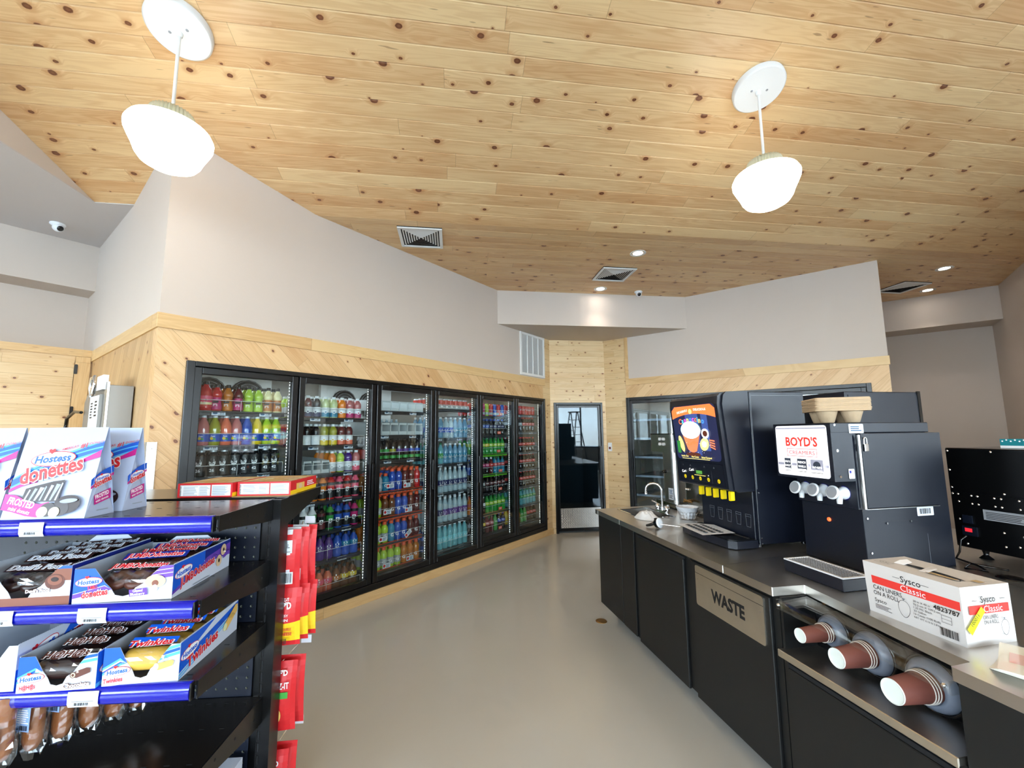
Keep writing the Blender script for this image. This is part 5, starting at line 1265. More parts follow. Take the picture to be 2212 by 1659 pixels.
# ---------------------------------------------------------------- can liner box
mat('box_red', rgb(232, 60, 52), .45); mat('box_white', rgb(214, 208, 204), .55); mat('kraft', rgb(196, 166, 120), .8); mat('sticker_yellow', rgb(236, 234, 30), .45)
bx = cthing('carton', 2.185, .168, ZC, 'white can liner carton with red band lying on the worktop', 'box')
mb = MB(); W, D, H = .30, .198, .172
b0 = [(.012, 0), (W, 0), (W, D), (.012, D)]; v_ = [(x, y, 0) for x, y in b0] + [(0, .002, H), (W - .004, .002, H - .0), (W - .002, D, H), (0, D, H)]
mb.add(v_, [(0, 3, 2, 1), (0, 1, 5, 4), (1, 2, 6, 5), (2, 3, 7, 6), (3, 0, 4, 7)], 'box_white')
mb.add([v_[4], v_[5], v_[6], v_[7]], [(0, 1, 2, 3)], 'box_white')
p = PR(mb, (.008, .0012, 0), (1, 0, 0), (0, 0, 1), step=.0004)
p.poly([(.02, .128), (.285, .128), (.285, .102), (.022, .102)][::-1], 'box_red'); p.text('Sysco', .15, .135, .028, 'black_print', .005, align='C'); p.text('Classic', .155, .106, .028, 'white_print', .0, align='C')
p.rect(.095, .118, .144, .1452, 'black_print', 0); p.rect(.182, .205, .144, .1452, 'black_print')
p.text('CAN LINERS', .025, .083, .0205, 'black_print', .0, width=.095); p.text('ON A ROLL', .025, .064, .0205, 'black_print', .0, width=.085); p.text('Sysco', .027, .040, .018, 'black_print'); p.lines(.028, .085, .018, .034, 4, 'black_print', .35)
p.text('30 in X 43 in', .155, .083, .0095, 'black_print'); p.text('76.2 cm X 109.2 cm', .155, .073, .0095, 'black_print'); p.text('1.25 Mil. Black', .155, .063, .0095, 'black_print'); p.text('33 Gallon', .155, .053, .0095, 'black_print'); p.text('16 Cases 1100 Rolls', .155, .043, .0095, 'black_print'); p.text('NET WT 6.16 lb 2.8 kg', .155, .033, .008, 'black_print')
p.text('4823787', .215, .084, .020, 'black_print', .015); p.frame(.235, .262, .052, .074, .0009, 'black_print'); p.rect(.235, .262, .063, .0638, 'black_print'); p.barcode(.228, .278, .012, .036)
def sack(p, cx_, cy_, s_):
    pts = [(cx_ + s_ * .5 * math.sin(t) * (1 - .18 * math.cos(t)), cy_ - s_ * .75 * math.cos(t)) for t in [i * 2 * PI / 24 for i in range(24)]]
    for i in range(24):
        a_, b_ = Vector(pts[i]), Vector(pts[(i + 1) % 24]); d_ = (b_ - a_).normalized() * .0006; p.poly([(a_.x - d_.y, a_.y + d_.x), (a_.x + d_.y, a_.y - d_.x), (b_.x + d_.y, b_.y - d_.x), (b_.x - d_.y, b_.y + d_.x)], 'black_print', 0)
    p.poly([(cx_ - s_ * .15, cy_ + s_ * .95), (cx_ + s_ * .15, cy_ + s_ * .95), (cx_, cy_ + s_ * .72)][::-1], 'outline')
sack(p, .128, .050, .036)
p = PR(mb, (W + .0005, .0, 0), (0, 1, 0), (0, 0, 1), step=.0006)
p.rect(.022, .182, .092, .117, 'box_red'); p.text('Sysco', .10, .124, .027, 'black_print', .005, align='C'); p.rect(.035, .055, .131, .1322, 'black_print', 0); p.rect(.148, .168, .131, .1322, 'black_print'); p.text('Classic', .115, .096, .028, 'white_print', align='C'); p.text('CAN LINERS', .07, .076, .0165, 'black_print', .0, width=.06); p.text('ON A ROLL', .07, .062, .0165, 'black_print', 0, width=.06); sack(p, .152, .048, .030)
q_ = [(-.012, .055), (.052, .115), (.066, .10), (.004, .036)]; p.poly([(x + .012, y) for x, y in q_][::-1], 'sticker_yellow'); p.text('100011', .022, .060, .016, 'black_print', .01, rot=.74)
p = PR(mb, (0, 0, H), (1, 0, 0), (0, 1, 0), step=.0004)
p.frame(.015, .065, .035, .065, .001, 'black_print'); p.text('C-31', .026, .044, .016, 'black_print', .01); p.ell(.235, .07, .022, .012, 'black_print'); p.ell(.235, .07, .019, .0098, 'box_white'); p.text('GP', .235, .065, .012, 'black_print', .02, align='C')
hole = [(.07, .085), (.10, .080), (.16, .078), (.25, .075), (.262, .085), (.20, .098), (.12, .105), (.085, .100)]; p.poly(hole, 'dark_hole'); p.rect(.262, .285, .10, .125, 'kraft', 0)
p.poly([(.16, .078), (.25, .072), (.245, .060), (.165, .058)][::-1], 'kraft'); p.text('SYSCO', .17, .052, .012, 'black_print', .0)
mb.build('body', bx)
mb = MB(); mb.add([(.055, .075, H + .001), (.085, .080, H + .001), (.098, .10, H + .012), (.075, .11, H + .016), (.058, .10, H + .010)], [(0, 1, 2, 3, 4)], 'white_print'); mb.add([(.145, .06, H + .001), (.17, .06, H + .001), (.185, .085, H + .016), (.16, .10, H + .018)], [(0, 1, 2, 3)], 'box_white'); ob = mb.build('torn_flap', bx); s_ = ob.modifiers.new('s', 'SOLIDIFY'); s_.thickness = .0006
# laminated sheets
mat('sheet_cream', rgb(232, 226, 208), .35, coat=.5); mat('sheet_tan', rgb(206, 180, 146), .3, coat=.6); mat('sheet_pink', rgb(226, 180, 166), .3, coat=.5)
for q in range(6):
    o = cthing('laminated_sheet', 2.70, .24, ZC + .001 + q * .0032, 'cream laminated printed sheet, %s from the bottom of the pile at the counter end' % ORD[q], 'paper', 'laminated sheets piled at the near counter end', rz=math.radians(18 + q * 2.2))
    mb = MB(); mb.prism(rrect(-.16, .16, -.11, .11, .006, 2), 'z', 0, .0018, 'sheet_cream'); p = PR(mb, (-.16, -.11, .0018), (1, 0, 0), (0, 1, 0)); p.rect(.10, .31, .01, .20, 'sheet_tan'); p.rect(.02, .075, .07, .15, 'sheet_pink'); mb.build('sheet', o)

# ---------------------------------------------------------------- black oven with its back to the viewer
ov = cthing('countertop_oven', 1.745, 1.30, ZC, 'black countertop oven seen from behind at the right edge', 'oven')
mb = MB(); mb.box(0, .62, .0, .55, .05, .556, 'gloss_black'); mb.build('body', ov, bevel=.003)
for q in (.08, .52): mb = MB(); mb.lathe([(.028, 0), (.022, .006), (.010, .018), (.012, .03), (.018, .05)], 'gloss_black', 16, (q, .06, 0)); mb.build('foot', ov)
mb = MB(); mb.lathe([(.02, 0), (.012, .02), (.018, .05)], 'gloss_black', 16, (.3, .5, 0)); mb.build('foot', ov)
mb = MB(); mb.box(.004, .616, -.004, 0, .33, .55, 'frame_black'); mb.box(.004, .616, -.003, 0, .055, .327, 'frame_black')
T = Matrix.Rotation(PI / 2, 4, 'X')
scr = [(.012, .54), (.19, .54), (.40, .54), (.012, .44), (.012, .35), (.012, .318), (.035, .318)] + [(x + dx, .315 - .0 * x) for x in (.09, .18, .27, .36, .45) for dx in (0, .025)] + [(x + dx, .275) for x in (.09, .18, .27, .36, .45) for dx in (0, .025)] + [(.22, .34), (.035, .28), (.03, .19), (.20, .155), (.27, .15), (.40, .14), (.20, .09), (.28, .08), (.25, .10), (.05, .07), (.33, .06)]
for x, z_ in scr: mb.lathe([(.0055, 0), (.0045, .003), (.0005, .0042)], 'chrome', 10, (x, -.004, z_), T)
mb.build('back_panel', ov)
mb = MB(); p = PR(mb, (.13, -.0045, .205), (1, 0, 0), (0, 0, 1), step=.0004); p.rect(0, .19, 0, .05, 'grey_plastic'); p.lines(.01, .18, .006, .044, 5, 'black_print', .4); mb.build('rating_plate', ov)
mb = MB(); mb.box(.045, .085, -.012, -.004, .175, .215, 'machine_black'); mb.box(.04, .10, -.014, -.004, .115, .160, 'machine_black'); p = PR(mb, (.04, -.014, .115), (1, 0, 0), (0, 0, 1), step=.0005); p.rect(.012, .042, .018, .036, 'red_light'); mb.build('power_socket', ov)
cdl = MB(); cdl.tube([tuple(CM @ Vector(p_)) for p_ in ((1.80, 1.285, ZC + .11), (1.79, 1.26, ZC + .09), (1.785, 1.25, ZC + .03), (1.80, 1.20, ZC + .006), (1.92, 1.15, ZC + .006), (1.99, 1.09, ZC + .006), (1.93, 1.05, ZC + .006), (1.88, 1.16, ZC + .006), (2.0, 1.2, ZC + .006))], .0045, 'gloss_black', 8)
cdl = cdl.build('power_cord'); tag(cdl, 'black power cord trailing from the oven back across the worktop', 'cord')
gb = cthing('cable_grommet', 2.07, 1.09, ZC, 'round black cable grommet in the rear worktop near the oven', 'grommet'); mb = MB(); mb.lathe([(.05, 0), (.048, .004), (.04, .005), (.0005, .003)], 'gloss_black', 28); mb.build('cap', gb)
mat('teal_box', rgb(30, 130, 140), .4)
tb = cthing('snack_box', 1.905, 1.42, ZC + .5575, 'small teal and white box on top of the black oven', 'box'); mb = MB(); mb.box(0, .10, 0, .16, 0, .045, 'teal_box'); p = PR(mb, (0, 0, 0), (1, 0, 0), (0, 0, 1)); p.rect(0, .10, .0, .012, 'white_print')
for q in range(6): p.ell(.01 + q * .016, .034 + (q % 2) * .006, .004, .004, 'white_print', n=8, up=0)
mb.build('box', tb)
# ================================================================= SNACK SHELVING (local frame: x along the front to the right, y away from the viewer)
GA = math.radians(40.5); GP = Vector((-1.452, .498, 0))
GM = Matrix.Translation(GP) @ Matrix.Rotation(GA, 4, 'Z')
def gthing(name, u, v, z, label, cat, group=None, rz=0):
    o = empty(name, GM @ Vector((u, v, z)), GA + rz); return tag(o, label, cat, group)
G = gthing('display_shelving', 0, 0, 0, 'black double-sided steel shelving unit with blue price rails and snacks', 'shelving')
noise_mat('shelf_steel', rgb(60, 56, 52), .22, amt=.15, scale=4, metal=.75)
UL = -1.30
for (px_, nm) in ((-.016, 'upright_post'), (UL, 'upright_post')):
    mb = MB()
    mb.box(px_, px_ + .044, .322, .336, .06, 1.268, 'frame_black'); mb.box(px_, px_ + .044, .372, .386, .06, 1.268, 'frame_black'); mb.box(px_ + .014, px_ + .03, .336, .372, .06, 1.26, 'gloss_black'); mb.box(px_ - .0, px_ + .002, .336, .372, .06, 1.268, 'gloss_black'); mb.box(px_ + .042, px_ + .044, .336, .372, .06, 1.268, 'frame_black')
    for q in range(30):
        zz = .12 + q * .038; mb.box(px_ + .006, px_ + .011, .3205, .322, zz, zz + .026, 'dark_hole'); mb.box(px_ + .0025, px_ + .0035, .320, .3225, zz - .004, zz + .030, 'grey_plastic' if False else 'shelf_steel')
    mb.build(nm, G)
# pegboard with real holes
mb = MB(); P_ = .034; u0, u1, zb0, zb1 = -.86, -.018, .20, 1.24; nu, nz = int((u1 - u0) / P_), int((zb1 - zb0) / P_); yb = .330; hr = .0046
vv = []; ff = []; mm = []
for j in range(nz):
    for i in range(nu):
        cx_, cz_ = u0 + (i + .5) * P_, zb0 + (j + .5) * P_; h_ = P_ / 2; b = len(vv)
        sq = [(h_, 0), (h_, h_), (0, h_), (-h_, h_), (-h_, 0), (-h_, -h_), (0, -h_), (h_, -h_)]
        vv += [(cx_ + x, yb, cz_ + z_) for x, z_ in sq]; vv += [(cx_ + hr * math.cos(k_ * PI / 4), yb, cz_ + hr * math.sin(k_ * PI / 4)) for k_ in range(8)]; vv += [(cx_ + hr * math.cos(k_ * PI / 4), yb + .006, cz_ + hr * math.sin(k_ * PI / 4)) for k_ in range(8)]
        for k_ in range(8):
            k2 = (k_ + 1) % 8; ff.append((b + k_, b + k2, b + 8 + k2, b + 8 + k_)); mm.append('machine_black'); ff.append((b + 8 + k_, b + 8 + k2, b + 16 + k2, b + 16 + k_)); mm.append('heatsink')
mb.v = vv; mb.f = ff; mb.m = mm; mb.sm = [False] * len(ff)
mb.box(UL, u0, yb, yb + .004, .2, 1.24, 'machine_black'); mb.box(UL, u1 + .0, yb + .0062, yb + .009, .1, 1.24, 'frame_black'); mb.box(UL, u1 - .0, .366, .37, .1, 1.24, 'frame_black')
mb.box(UL, -.02, yb - .006, yb + .05, 1.24, 1.262, 'frame_black')
mb.build('pegboard', G)
def shelf(z, yf, first=False, ztag=()):
    s = empty('shelf', (0, 0, z), 0, G)
    mb = MB(); mb.box(UL, -.004, yf + .004, .322, -.010, 0, 'shelf_steel')
    for q in range(18):                          # slots near the front edge and back
        for yy in (yf + .035, .29, .16): mb.box(-.05 - q * .06, -.035 - q * .06, yy, yy + .003, .0, .0004, 'dark_hole')
    mb.build('deck', s)
    mb = MB(); hp = .075 if first else .085
    mb.prism([(yf + .006, .0), (.320, 0), (.320, -hp), (.26, -hp + .004), (yf + .04, -.046), (yf + .006, -.046)], 'x', -.004, 0, 'frame_black')
    for q in ((.06, -.02), (.16, -.03), (.27, -.045)): mb.lathe([(.0045, 0), (.0045, .0006)], 'dark_hole', 8, (0.0, q[0], q[1]), Matrix.Rotation(PI / 2, 4, 'Y'))
    mb.build('bracket', s)
    mb = MB(); pr = [(yf + .006, .002), (yf - .002, .002), (yf - .010, -.006), (yf - .0135, -.016), (yf - .014, -.028), (yf - .011, -.038), (yf - .004, -.0445), (yf + .006, -.0445)]
    mb.prism(pr, 'x', UL, -.012, 'blue_rail', smooth=True); mb.box(-.012, -.008, yf - .010, yf + .006, -.043, .0, 'frame_black'); mb.build('price_rail', s)
    for q, (x0, x1) in enumerate(ztag):
        mb = MB(); n_ = 4; yy = yf - .0155
        mb.prism([(yy, -.004), (yy - .0016, -.018), (yy - .0012, -.034), (yy + .003, -.043), (yy + .004, -.043), (yy - .0003, -.034), (yy - .0008, -.018), (yy + .001, -.004)], 'x', x0, x1, 'tag_white')
        p = PR(mb, (x0, yy - .0018, -.043), (1, 0, 0), (0, 0, 1), step=.0004); L = x1 - x0
        p.barcode(L * .22, L * .72, .006, .013); p.lines(L * .15, L * .9, .015, .019, 1, 'grey_plastic'); mb.build('price_tag', s)
    return s
shelf(1.27, 0.0, True, ((-.526, -.462), (-.92, -.85)))
shelf(1.055, -.055, ztag=((-.300, -.228), (-.53, -.46)))
shelf(.845, -.045, ztag=((-.312, -.236), (-.7, -.63)))
shelf(.60, -.02); shelf(.30, -.02)
# far side top shelf and lower far shelf
s = empty('shelf', (0, 0, 1.27), 0, G)
mb = MB(); mb.box(UL, .022, .386, .70, -.010, 0, 'shelf_steel'); mb.build('deck', s)
mb = MB(); mb.prism([(.386, 0), (.70, 0), (.70, -.03), (.46, -.085), (.386, -.10)], 'x', .022, .027, 'frame_black'); mb.build('bracket', s)
mb = MB(); mb.box(-.19, .022, .395, .47, .0003, .0012, 'kraft'); mb.build('card_strip', s)
part_box('base', G, [(UL, .02, .0, .70, .02, .10)], 'frame_black')

# ---------------------------------------------------------------- printed colours
def col(n, *c, r=.42):
    return mat(n, rgb(*c), r)
col('p_blue', 20, 90, 205); col('p_navy', 24, 40, 130); col('p_sky', 84, 178, 235); col('p_magenta', 190, 24, 130); col('p_red', 214, 36, 42); col('p_purple', 108, 66, 176); col('p_choc', 96, 52, 40); col('p_cocoa', 130, 78, 60); col('p_cream', 226, 228, 178); col('p_gold', 232, 186, 100); col('p_dough', 222, 190, 150); col('p_dark', 42, 22, 20); col('p_grey', 150, 160, 175); col('p_yellow', 250, 206, 30)
col('bag_white', 172, 184, 210, r=.38); col('p_lilac', 226, 214, 240); col('p_green', 70, 170, 70); col('tray_inside', 176, 184, 196, r=.7)
col('cake_yellow', 218, 176, 74, r=.5); col('cake_brown', 84, 46, 34, r=.45); col('cake_choc', 40, 22, 20, r=.35); col('wrap_navy', 30, 44, 110, r=.3); col('pastry', 150, 92, 52, r=.4)
def logo(p, x, y, s, rot=0, fg='p_blue'):                    # oval snack-cake emblem with a heart over it
    c_, q_ = math.cos(rot), math.sin(rot)
    def T(a, b): return x + (a * c_ - b * q_) * s, y + (a * q_ + b * c_) * s
    p.ell(x, y, s * .56, s * .20, 'p_red', rot, 30); p.ell(x, y, s * .54, s * .18, 'white_print', rot, 30)
    xx, yy = T(-.46, -.085); p.text('Hostess', xx, yy, s * .27, fg, .035, .15, rot, width=s * .90)
    hp = [(-.0, -.0), (.075, .07), (.085, .12), (.055, .145), (.02, .135), (0, .11), (-.02, .135), (-.055, .145), (-.085, .12), (-.075, .07)]
    p.poly([T(a - .06, b + .13) for a, b in hp], 'p_red')
def outlined(p, t, x, y, size, width, rot=0, shear=.1, fg='p_red', bg='white_print', ob=.10, bold=.035, bg2=None):
    if bg2: p.text(t, x, y, size, bg2, ob * 1.5, shear, rot, width=width * 1.02)
    p.text(t, x, y, size, bg, ob, shear, rot, width=width * 1.01); p.text(t, x, y, size, fg, bold, shear, rot, width=width)
def swoosh(p, x0, x1, y0, y1, th, mt, bend=0, n=10, th1=None):
    top = []; bot = []
    for i in range(n + 1):
        t = i / n; x = x0 + (x1 - x0) * t; y = y0 + (y1 - y0) * t + bend * 4 * t * (1 - t); h_ = th + ((th1 if th1 is not None else th) - th) * t; top.append((x, y + h_)); bot.append((x, y))
    p.strip(top, bot, mt)
def donut_bag(u, v, label, rz=0, mini='FROSTED'):
    o = gthing('donut_bag', u, v, 1.2705, label, 'bag', 'white bags of mini donuts on the top shelf', rz)
    W, D, H, yt = .226, .098, .262, .052; mb = MB(); R = random.Random(int(u * 100))
    tw_ = .004
    A = [(0, 0, 0), (W, 0, 0), (W, yt, H), (0, yt, H)]; Bk = [(0, D, 0), (W, D, 0), (W, yt + .003, H), (0, yt + .003, H)]
    mb.add(A, [(0, 1, 2, 3)], 'bag_white'); mb.add(Bk, [(1, 0, 3, 2)], 'bag_white'); mb.add([(0, 0, 0), (W, 0, 0), (W, D, 0), (0, D, 0)], [(3, 2, 1, 0)], 'bag_white')
    for x, s_ in ((W, 1), (0, -1)):
        c0 = (x, D / 2, 0); c1 = (x - s_ * .004, D / 2 + .0, H * .45); c2 = (x - s_ * .030, yt + .0015, H * .93)
        q_ = [(x, 0, 0), c0, c1, c2, (x, yt, H), (x, D, 0), (x, yt + .003, H)]
        f_ = [(0, 1, 2), (0, 2, 3), (0, 3, 4), (1, 5, 2), (5, 3, 2), (5, 6, 3)]
        mb.add(q_, f_ if s_ > 0 else [t[::-1] for t in f_], 'bag_white')
    ey = Vector((0, yt, H)).normalized(); p = PR(mb, (0, 0, 0), (1, 0, 0), ey, step=.00045); Hs = Vector((0, yt, H)).length
    swoosh(p, .0, W, .085, .190, .032, 'p_sky', .012, th1=.036); swoosh(p, .0, W, .092, .196, .020, 'p_blue', .010, th1=.026); swoosh(p, .02, W, .118, .205, .004, 'p_sky', .010)
    swoosh(p, .0, .07, .076, .104, .010, 'p_magenta', .004); swoosh(p, .15, W, .150, .176, .004, 'p_magenta', 0, th1=.022)
    p.text("AMERICA'S", .112, .196, .0095, 'p_red', .01, .2, .24); p.text('#1', .163, .203, .020, 'p_red', .02, .2, .15); p.text('DONUT!', .188, .213, .0105, 'p_red', .0, .2, .14)
    logo(p, .098, .172, .110, .09); outlined(p, 'donettes', .028, .098, .062, .168, .26, .05, ob=.07, bold=.03)
    win = [(.046, .050), (.050, .086), (.075, .094), (.120, .106), (.150, .110), (.146, .048)]
    p.poly(win[::-1], 'cake_choc'); 
    for q in range(7): x = .052 + q * .014; p.poly([(x, .052), (x + .005, .052), (x + .013 + .004 * (q % 3), .082 + q * .003), (x + .009, .084 + q * .003)], 'p_grey' if q % 2 else 'bag_white', 0)
    p.k += 1
    top = [(-.0, .072), (.03, .068), (.07, .048), (.10, .042), (.125, .048)]; bot = [(0, .028), (.03, .022), (.07, .010), (.10, .006), (.125, .008)]
    p.strip(top, bot, 'p_magenta'); p.text(mini, .012, .046, .026, 'white_print', .03, 0, -.22, width=.075); p.text('mini donuts', .020, .028, .015, 'white_print', .02, 0, -.24, width=.062)
    p.ell(.175, .040, .036, .026, 'p_dark', .1); p.ell(.160, .028, .024, .020, 'cake_choc'); p.ell(.128, .026, .022, .019, 'cake_choc'); p.ell(.115, .020, .0145, .0145, 'p_cream'); p.ell(.148, .019, .0145, .0145, 'p_cream'); p.ell(.18, .050, .024, .006, 'p_grey', .1)
    # gusset print on the right side
    n_ = Vector((.0, D / 2, 0)); p = PR(mb, (W + .0008, .012, .0), (0, 1, 0), (-.02, .0, 1), step=.00035)
    swoosh(p, .0, .074, .088, .125, .020, 'p_blue', .006); swoosh(p, .0, .074, .080, .116, .008, 'p_magenta', .003); logo(p, .036, .112, .046, .25); outlined(p, 'donettes', .010, .083, .026, .060, .35, .05, ob=.08)
    p.poly([(.012, .034), (.066, .048), (.064, .078), (.010, .062)], 'p_magenta'); p.text('FROSTED', .015, .050, .016, 'white_print', .03, 0, .26, width=.046); p.text('mini donuts', .017, .040, .010, 'white_print', .02, 0, .26, width=.042); p.lines(.02, .06, .016, .022, 1, 'p_grey')
    mb.build('bag', o); return o
donut_bag(-.600, .004, 'large white bag of frosted mini donuts at front of top shelf, whole front showing')
donut_bag(-.592, .122, 'white donut bag standing behind the large front one on the top shelf')
donut_bag(-.838, .006, 'white donut bag cut by the left edge of the picture', mini='COATED')

# ---------------------------------------------------------------- open display trays
def tray_box(name, u, v, z, W, D, h, label, art, side_art, rz=0):
    o = gthing(name, u, v, z + .0005, label, 'snack box', None, rz); t = .0012
    # front panel with scooped opening
    fr = [(0, 0), (W, 0), (W, h), (W * .88, h), (W * .80, h * .80), (W * .70, h * .50), (W * .62, h * .38), (W * .58, h * .20), (W * .50, h * .15), (W * .42, h * .20), (W * .38, h * .38), (W * .31, h * .58), (W * .22, h * .92), (W * .20, h), (0, h)]
    mb = MB()
    # split into convex-ish strips so the panel stays clean
    xs = sorted({0, W} | {x for x, y in fr}); 
    def topy(x):
        pts = [q for q in fr[2:]] ; pts = sorted([(a, b) for a, b in fr[2:]], key=lambda q: q[0])
        for (x0, y0), (x1, y1) in zip(pts[:-1], pts[1:]):
            if x0 - 1e-9 <= x <= x1 + 1e-9: return y0 + (y1 - y0) * ((x - x0) / (x1 - x0) if x1 > x0 else 0)
        return h
    for a, b in zip(xs[:-1], xs[1:]):
        mb.prism([(a, 0), (b, 0), (b, topy(b)), (a, topy(a))], 'y', 0, t, 'carton_white')
    p = PR(mb, (0, 0, 0), (1, 0, 0), (0, 0, 1), step=.0003)
    # blue corner that follows the scoop
    xl = [x for x in xs if x <= W * .43]
    tp = [(x, topy(x)) for x in xl]; art(p, W, h, tp, topy)
    mb.build('front_panel', o)
    mb = MB(); mb.box(W - t, W, t, D, 0, h * 1.02, 'carton_white'); 
    n_ = int(D / .006)
    for q in range(n_): y_ = t + (D - t) * q / n_; mb.add([(W, y_, h * 1.02), (W, y_ + (D - t) / n_, h * 1.02), (W, y_ + (D - t) / n_ / 2, h * 1.02 + .0022)], [(0, 1, 2)], 'carton_white')
    p = PR(mb, (W, 0, 0), (0, 1, 0), (0, 0, 1), step=.0003); side_art(p, D, h); mb.build('side_panel', o)
    mb = MB(); mb.box(0, t, t, D, 0, h * 1.02, 'tray_inside'); p = PR(mb, (0, D, 0), (0, -1, 0), (0, 0, 1), step=.0003); p.rect(0, D - .002, 0, h * 1.02, 'p_blue'); mb.build('side_panel', o)
    mb = MB(); mb.box(t, W - t, D - t, D, 0, h * .98, 'tray_inside'); mb.prism([(W * .2, h * .98), (W * .8, h * .98), (W * .7, h * 1.18), (W * .3, h * 1.18)], 'y', D - t, D, 'tray_inside'); mb.build('back_panel', o)
    mb = MB(); mb.box(t, W - t, t, D - t, 0, t, 'carton_white'); mb.build('bottom', o)
    return o
def stripes(p, x0, x1, y0, y1, cols, th, bend=0):
    for i, c_ in enumerate(cols): swoosh(p, x0, x1, y0 + i * th * 1.25, y1 + i * th * 1.25, th, c_, bend)
def cornerfill(p, tp, mt, low):
    bot = [(x, min(y, low(x))) for x, y in tp]; p.strip(tp, bot, mt)
def art_twinkie(p, W, h, tp, topy):
    cornerfill(p, tp, 'p_blue', lambda x: h * (.34 + 1.1 * x / W)); 
    xs_ = [q[0] for q in tp]
    for k_, c_ in ((0, 'p_sky'), (.10, 'white_print'), (.14, 'p_sky')): p.strip([(x, min(topy(x), h * (.34 + k_ + 1.1 * x / W))) for x in xs_], [(x, min(topy(x), h * (.28 + k_ + 1.1 * x / W))) for x in xs_], c_)
    xr = [W * (.72 + .28 * i / 6) for i in range(7)]
    for a_, c_ in ((.0, 'p_sky'), (.10, 'p_blue'), (.2, 'p_sky')): p.strip([(x, min(topy(x), h * (.58 + a_ + .08 + .5 * (x / W - .7)))) for x in xr], [(x, min(topy(x), h * (.58 + a_ + .5 * (x / W - .7)))) for x in xr], c_)
    logo(p, W * .20, h * .38, W * .30, .12); p.text('Twinkies', W * .03, h * .08, h * .17, 'p_red', .02, .1, .1, width=W * .25)
    p.poly([(W * .68, h * .36), (W * .74, h * .34), (W * .92, h * .44), (W * .94, h * .56), (W * .90, h * .60), (W * .72, h * .52)], 'p_gold'); p.ell(W * .705, h * .44, W * .035, h * .09, 'p_cream')
def side_twinkie(p, D, h):
    p.rect(0, D, h * .0, h, 'carton_white'); swoosh(p, 0, D, h * .18, h * .80, h * .30, 'p_blue', 0, th1=h * .18); swoosh(p, 0, D, h * .10, h * .72, h * .05, 'p_sky'); swoosh(p, 0, D, h * .02, h * .66, h * .04, 'p_sky'); p.poly([(0, h * .45), (D * .55, h), (0, h)], 'p_blue')
    logo(p, D * .14, h * .60, D * .24, .10); outlined(p, 'Twinkies', D * .10, h * .16, h * .42, D * .50, .10, .05, ob=.06)
    p.poly([(D * .70, h * .34), (D * .76, h * .30), (D * .97, h * .70), (D * .97, h * .92), (D * .92, h * .94), (D * .72, h * .56)], 'p_gold'); p.ell(D * .725, h * .44, D * .035, h * .12, 'p_cream')
def art_hoho(p, W, h, tp, topy):
    art0 = p; cornerfill(p, tp, 'p_blue', lambda x: h * (.30 + 1.1 * x / W)); xs_ = [q[0] for q in tp]
    for k_, c_ in ((0, 'p_sky'), (.12, 'p_sky')): p.strip([(x, min(topy(x), h * (.32 + k_ + 1.1 * x / W))) for x in xs_], [(x, min(topy(x), h * (.26 + k_ + 1.1 * x / W))) for x in xs_], c_)
    xr = [W * (.78 + .22 * i / 6) for i in range(7)]
    for a_, c_ in ((.0, 'p_sky'), (.12, 'p_blue')): p.strip([(x, min(topy(x), h * (.70 + a_ + .08 + .3 * (x / W - .7)))) for x in xr], [(x, min(topy(x), h * (.70 + a_ + .3 * (x / W - .7)))) for x in xr], c_)
    logo(p, W * .18, h * .40, W * .30, .12); p.text('H@H@s', W * .05, h * .09, h * .17, 'p_red', .02, .1, .1, width=W * .20)
    p.poly([(W * .68, h * .38), (W * .76, h * .34), (W * .93, h * .48), (W * .93, h * .60), (W * .88, h * .62), (W * .70, h * .50)], 'p_choc'); p.ell(W * .715, h * .43, W * .042, h * .085, 'p_choc'); p.ell(W * .715, h * .43, W * .030, h * .065, 'p_cream'); p.ell(W * .715, h * .43, W * .018, h * .04, 'p_choc')
    outlined(p, 'Chocolate', W * .60, h * .08, h * .17, W * .34, .06, 0, 'white_print', 'p_choc')
def side_hoho(p, D, h):
    p.rect(0, D, 0, h, 'p_blue'); swoosh(p, 0, D, 0, h * .2, h * .12, 'p_sky'); logo(p, D * .16, h * .5, D * .24, .1)
def art_jumbo(p, W, h, tp, topy):
    cornerfill(p, tp, 'p_blue', lambda x: h * (.28 + .7 * x / W)); xs_ = [q[0] for q in tp]
    p.strip([(x, min(topy(x), h * (.26 + .7 * x / W))) for x in xs_], [(x, min(topy(x), h * (.14 + .6 * x / W))) for x in xs_], 'p_purple')
    xr = [W * (.66 + .34 * i / 8) for i in range(9)]
    p.strip([(x, topy(x)) for x in xr], [(x, min(topy(x), h * (.56 + .3 * (x / W - .66)))) for x in xr], 'p_purple')
    for a_ in (.08, .2): p.strip([(x, min(topy(x), h * (.62 + a_ + .3 * (x / W - .66)))) for x in xr], [(x, min(topy(x), h * (.60 + a_ + .3 * (x / W - .66)))) for x in xr], 'p_lilac')
    logo(p, W * .155, h * .62, W * .24, .08); p.text('JUMBO', W * .15, h * .40, h * .13, 'p_red', .03, 0, .1, width=W * .10); outlined(p, 'donettes', W * .10, h * .16, h * .26, W * .26, .12, .05)
    p.ell(W * .83, h * .55, W * .105, h * .19, 'p_dough', n=28); p.ell(W * .83, h * .50, W * .035, h * .09, 'p_cocoa'); p.ell(W * .83, h * .36, W * .03, h * .10, 'carton_white')
    p.poly([(W * .58, h * .14), (W * .76, h * .18), (W * .75, h * .38), (W * .57, h * .34)], 'p_purple'); p.text('Glazed', W * .61, h * .265, h * .11, 'white_print', .02, 0, .06, width=W * .10); p.text('Blueberry', W * .59, h * .165, h * .11, 'white_print', .02, 0, .06, width=W * .145)
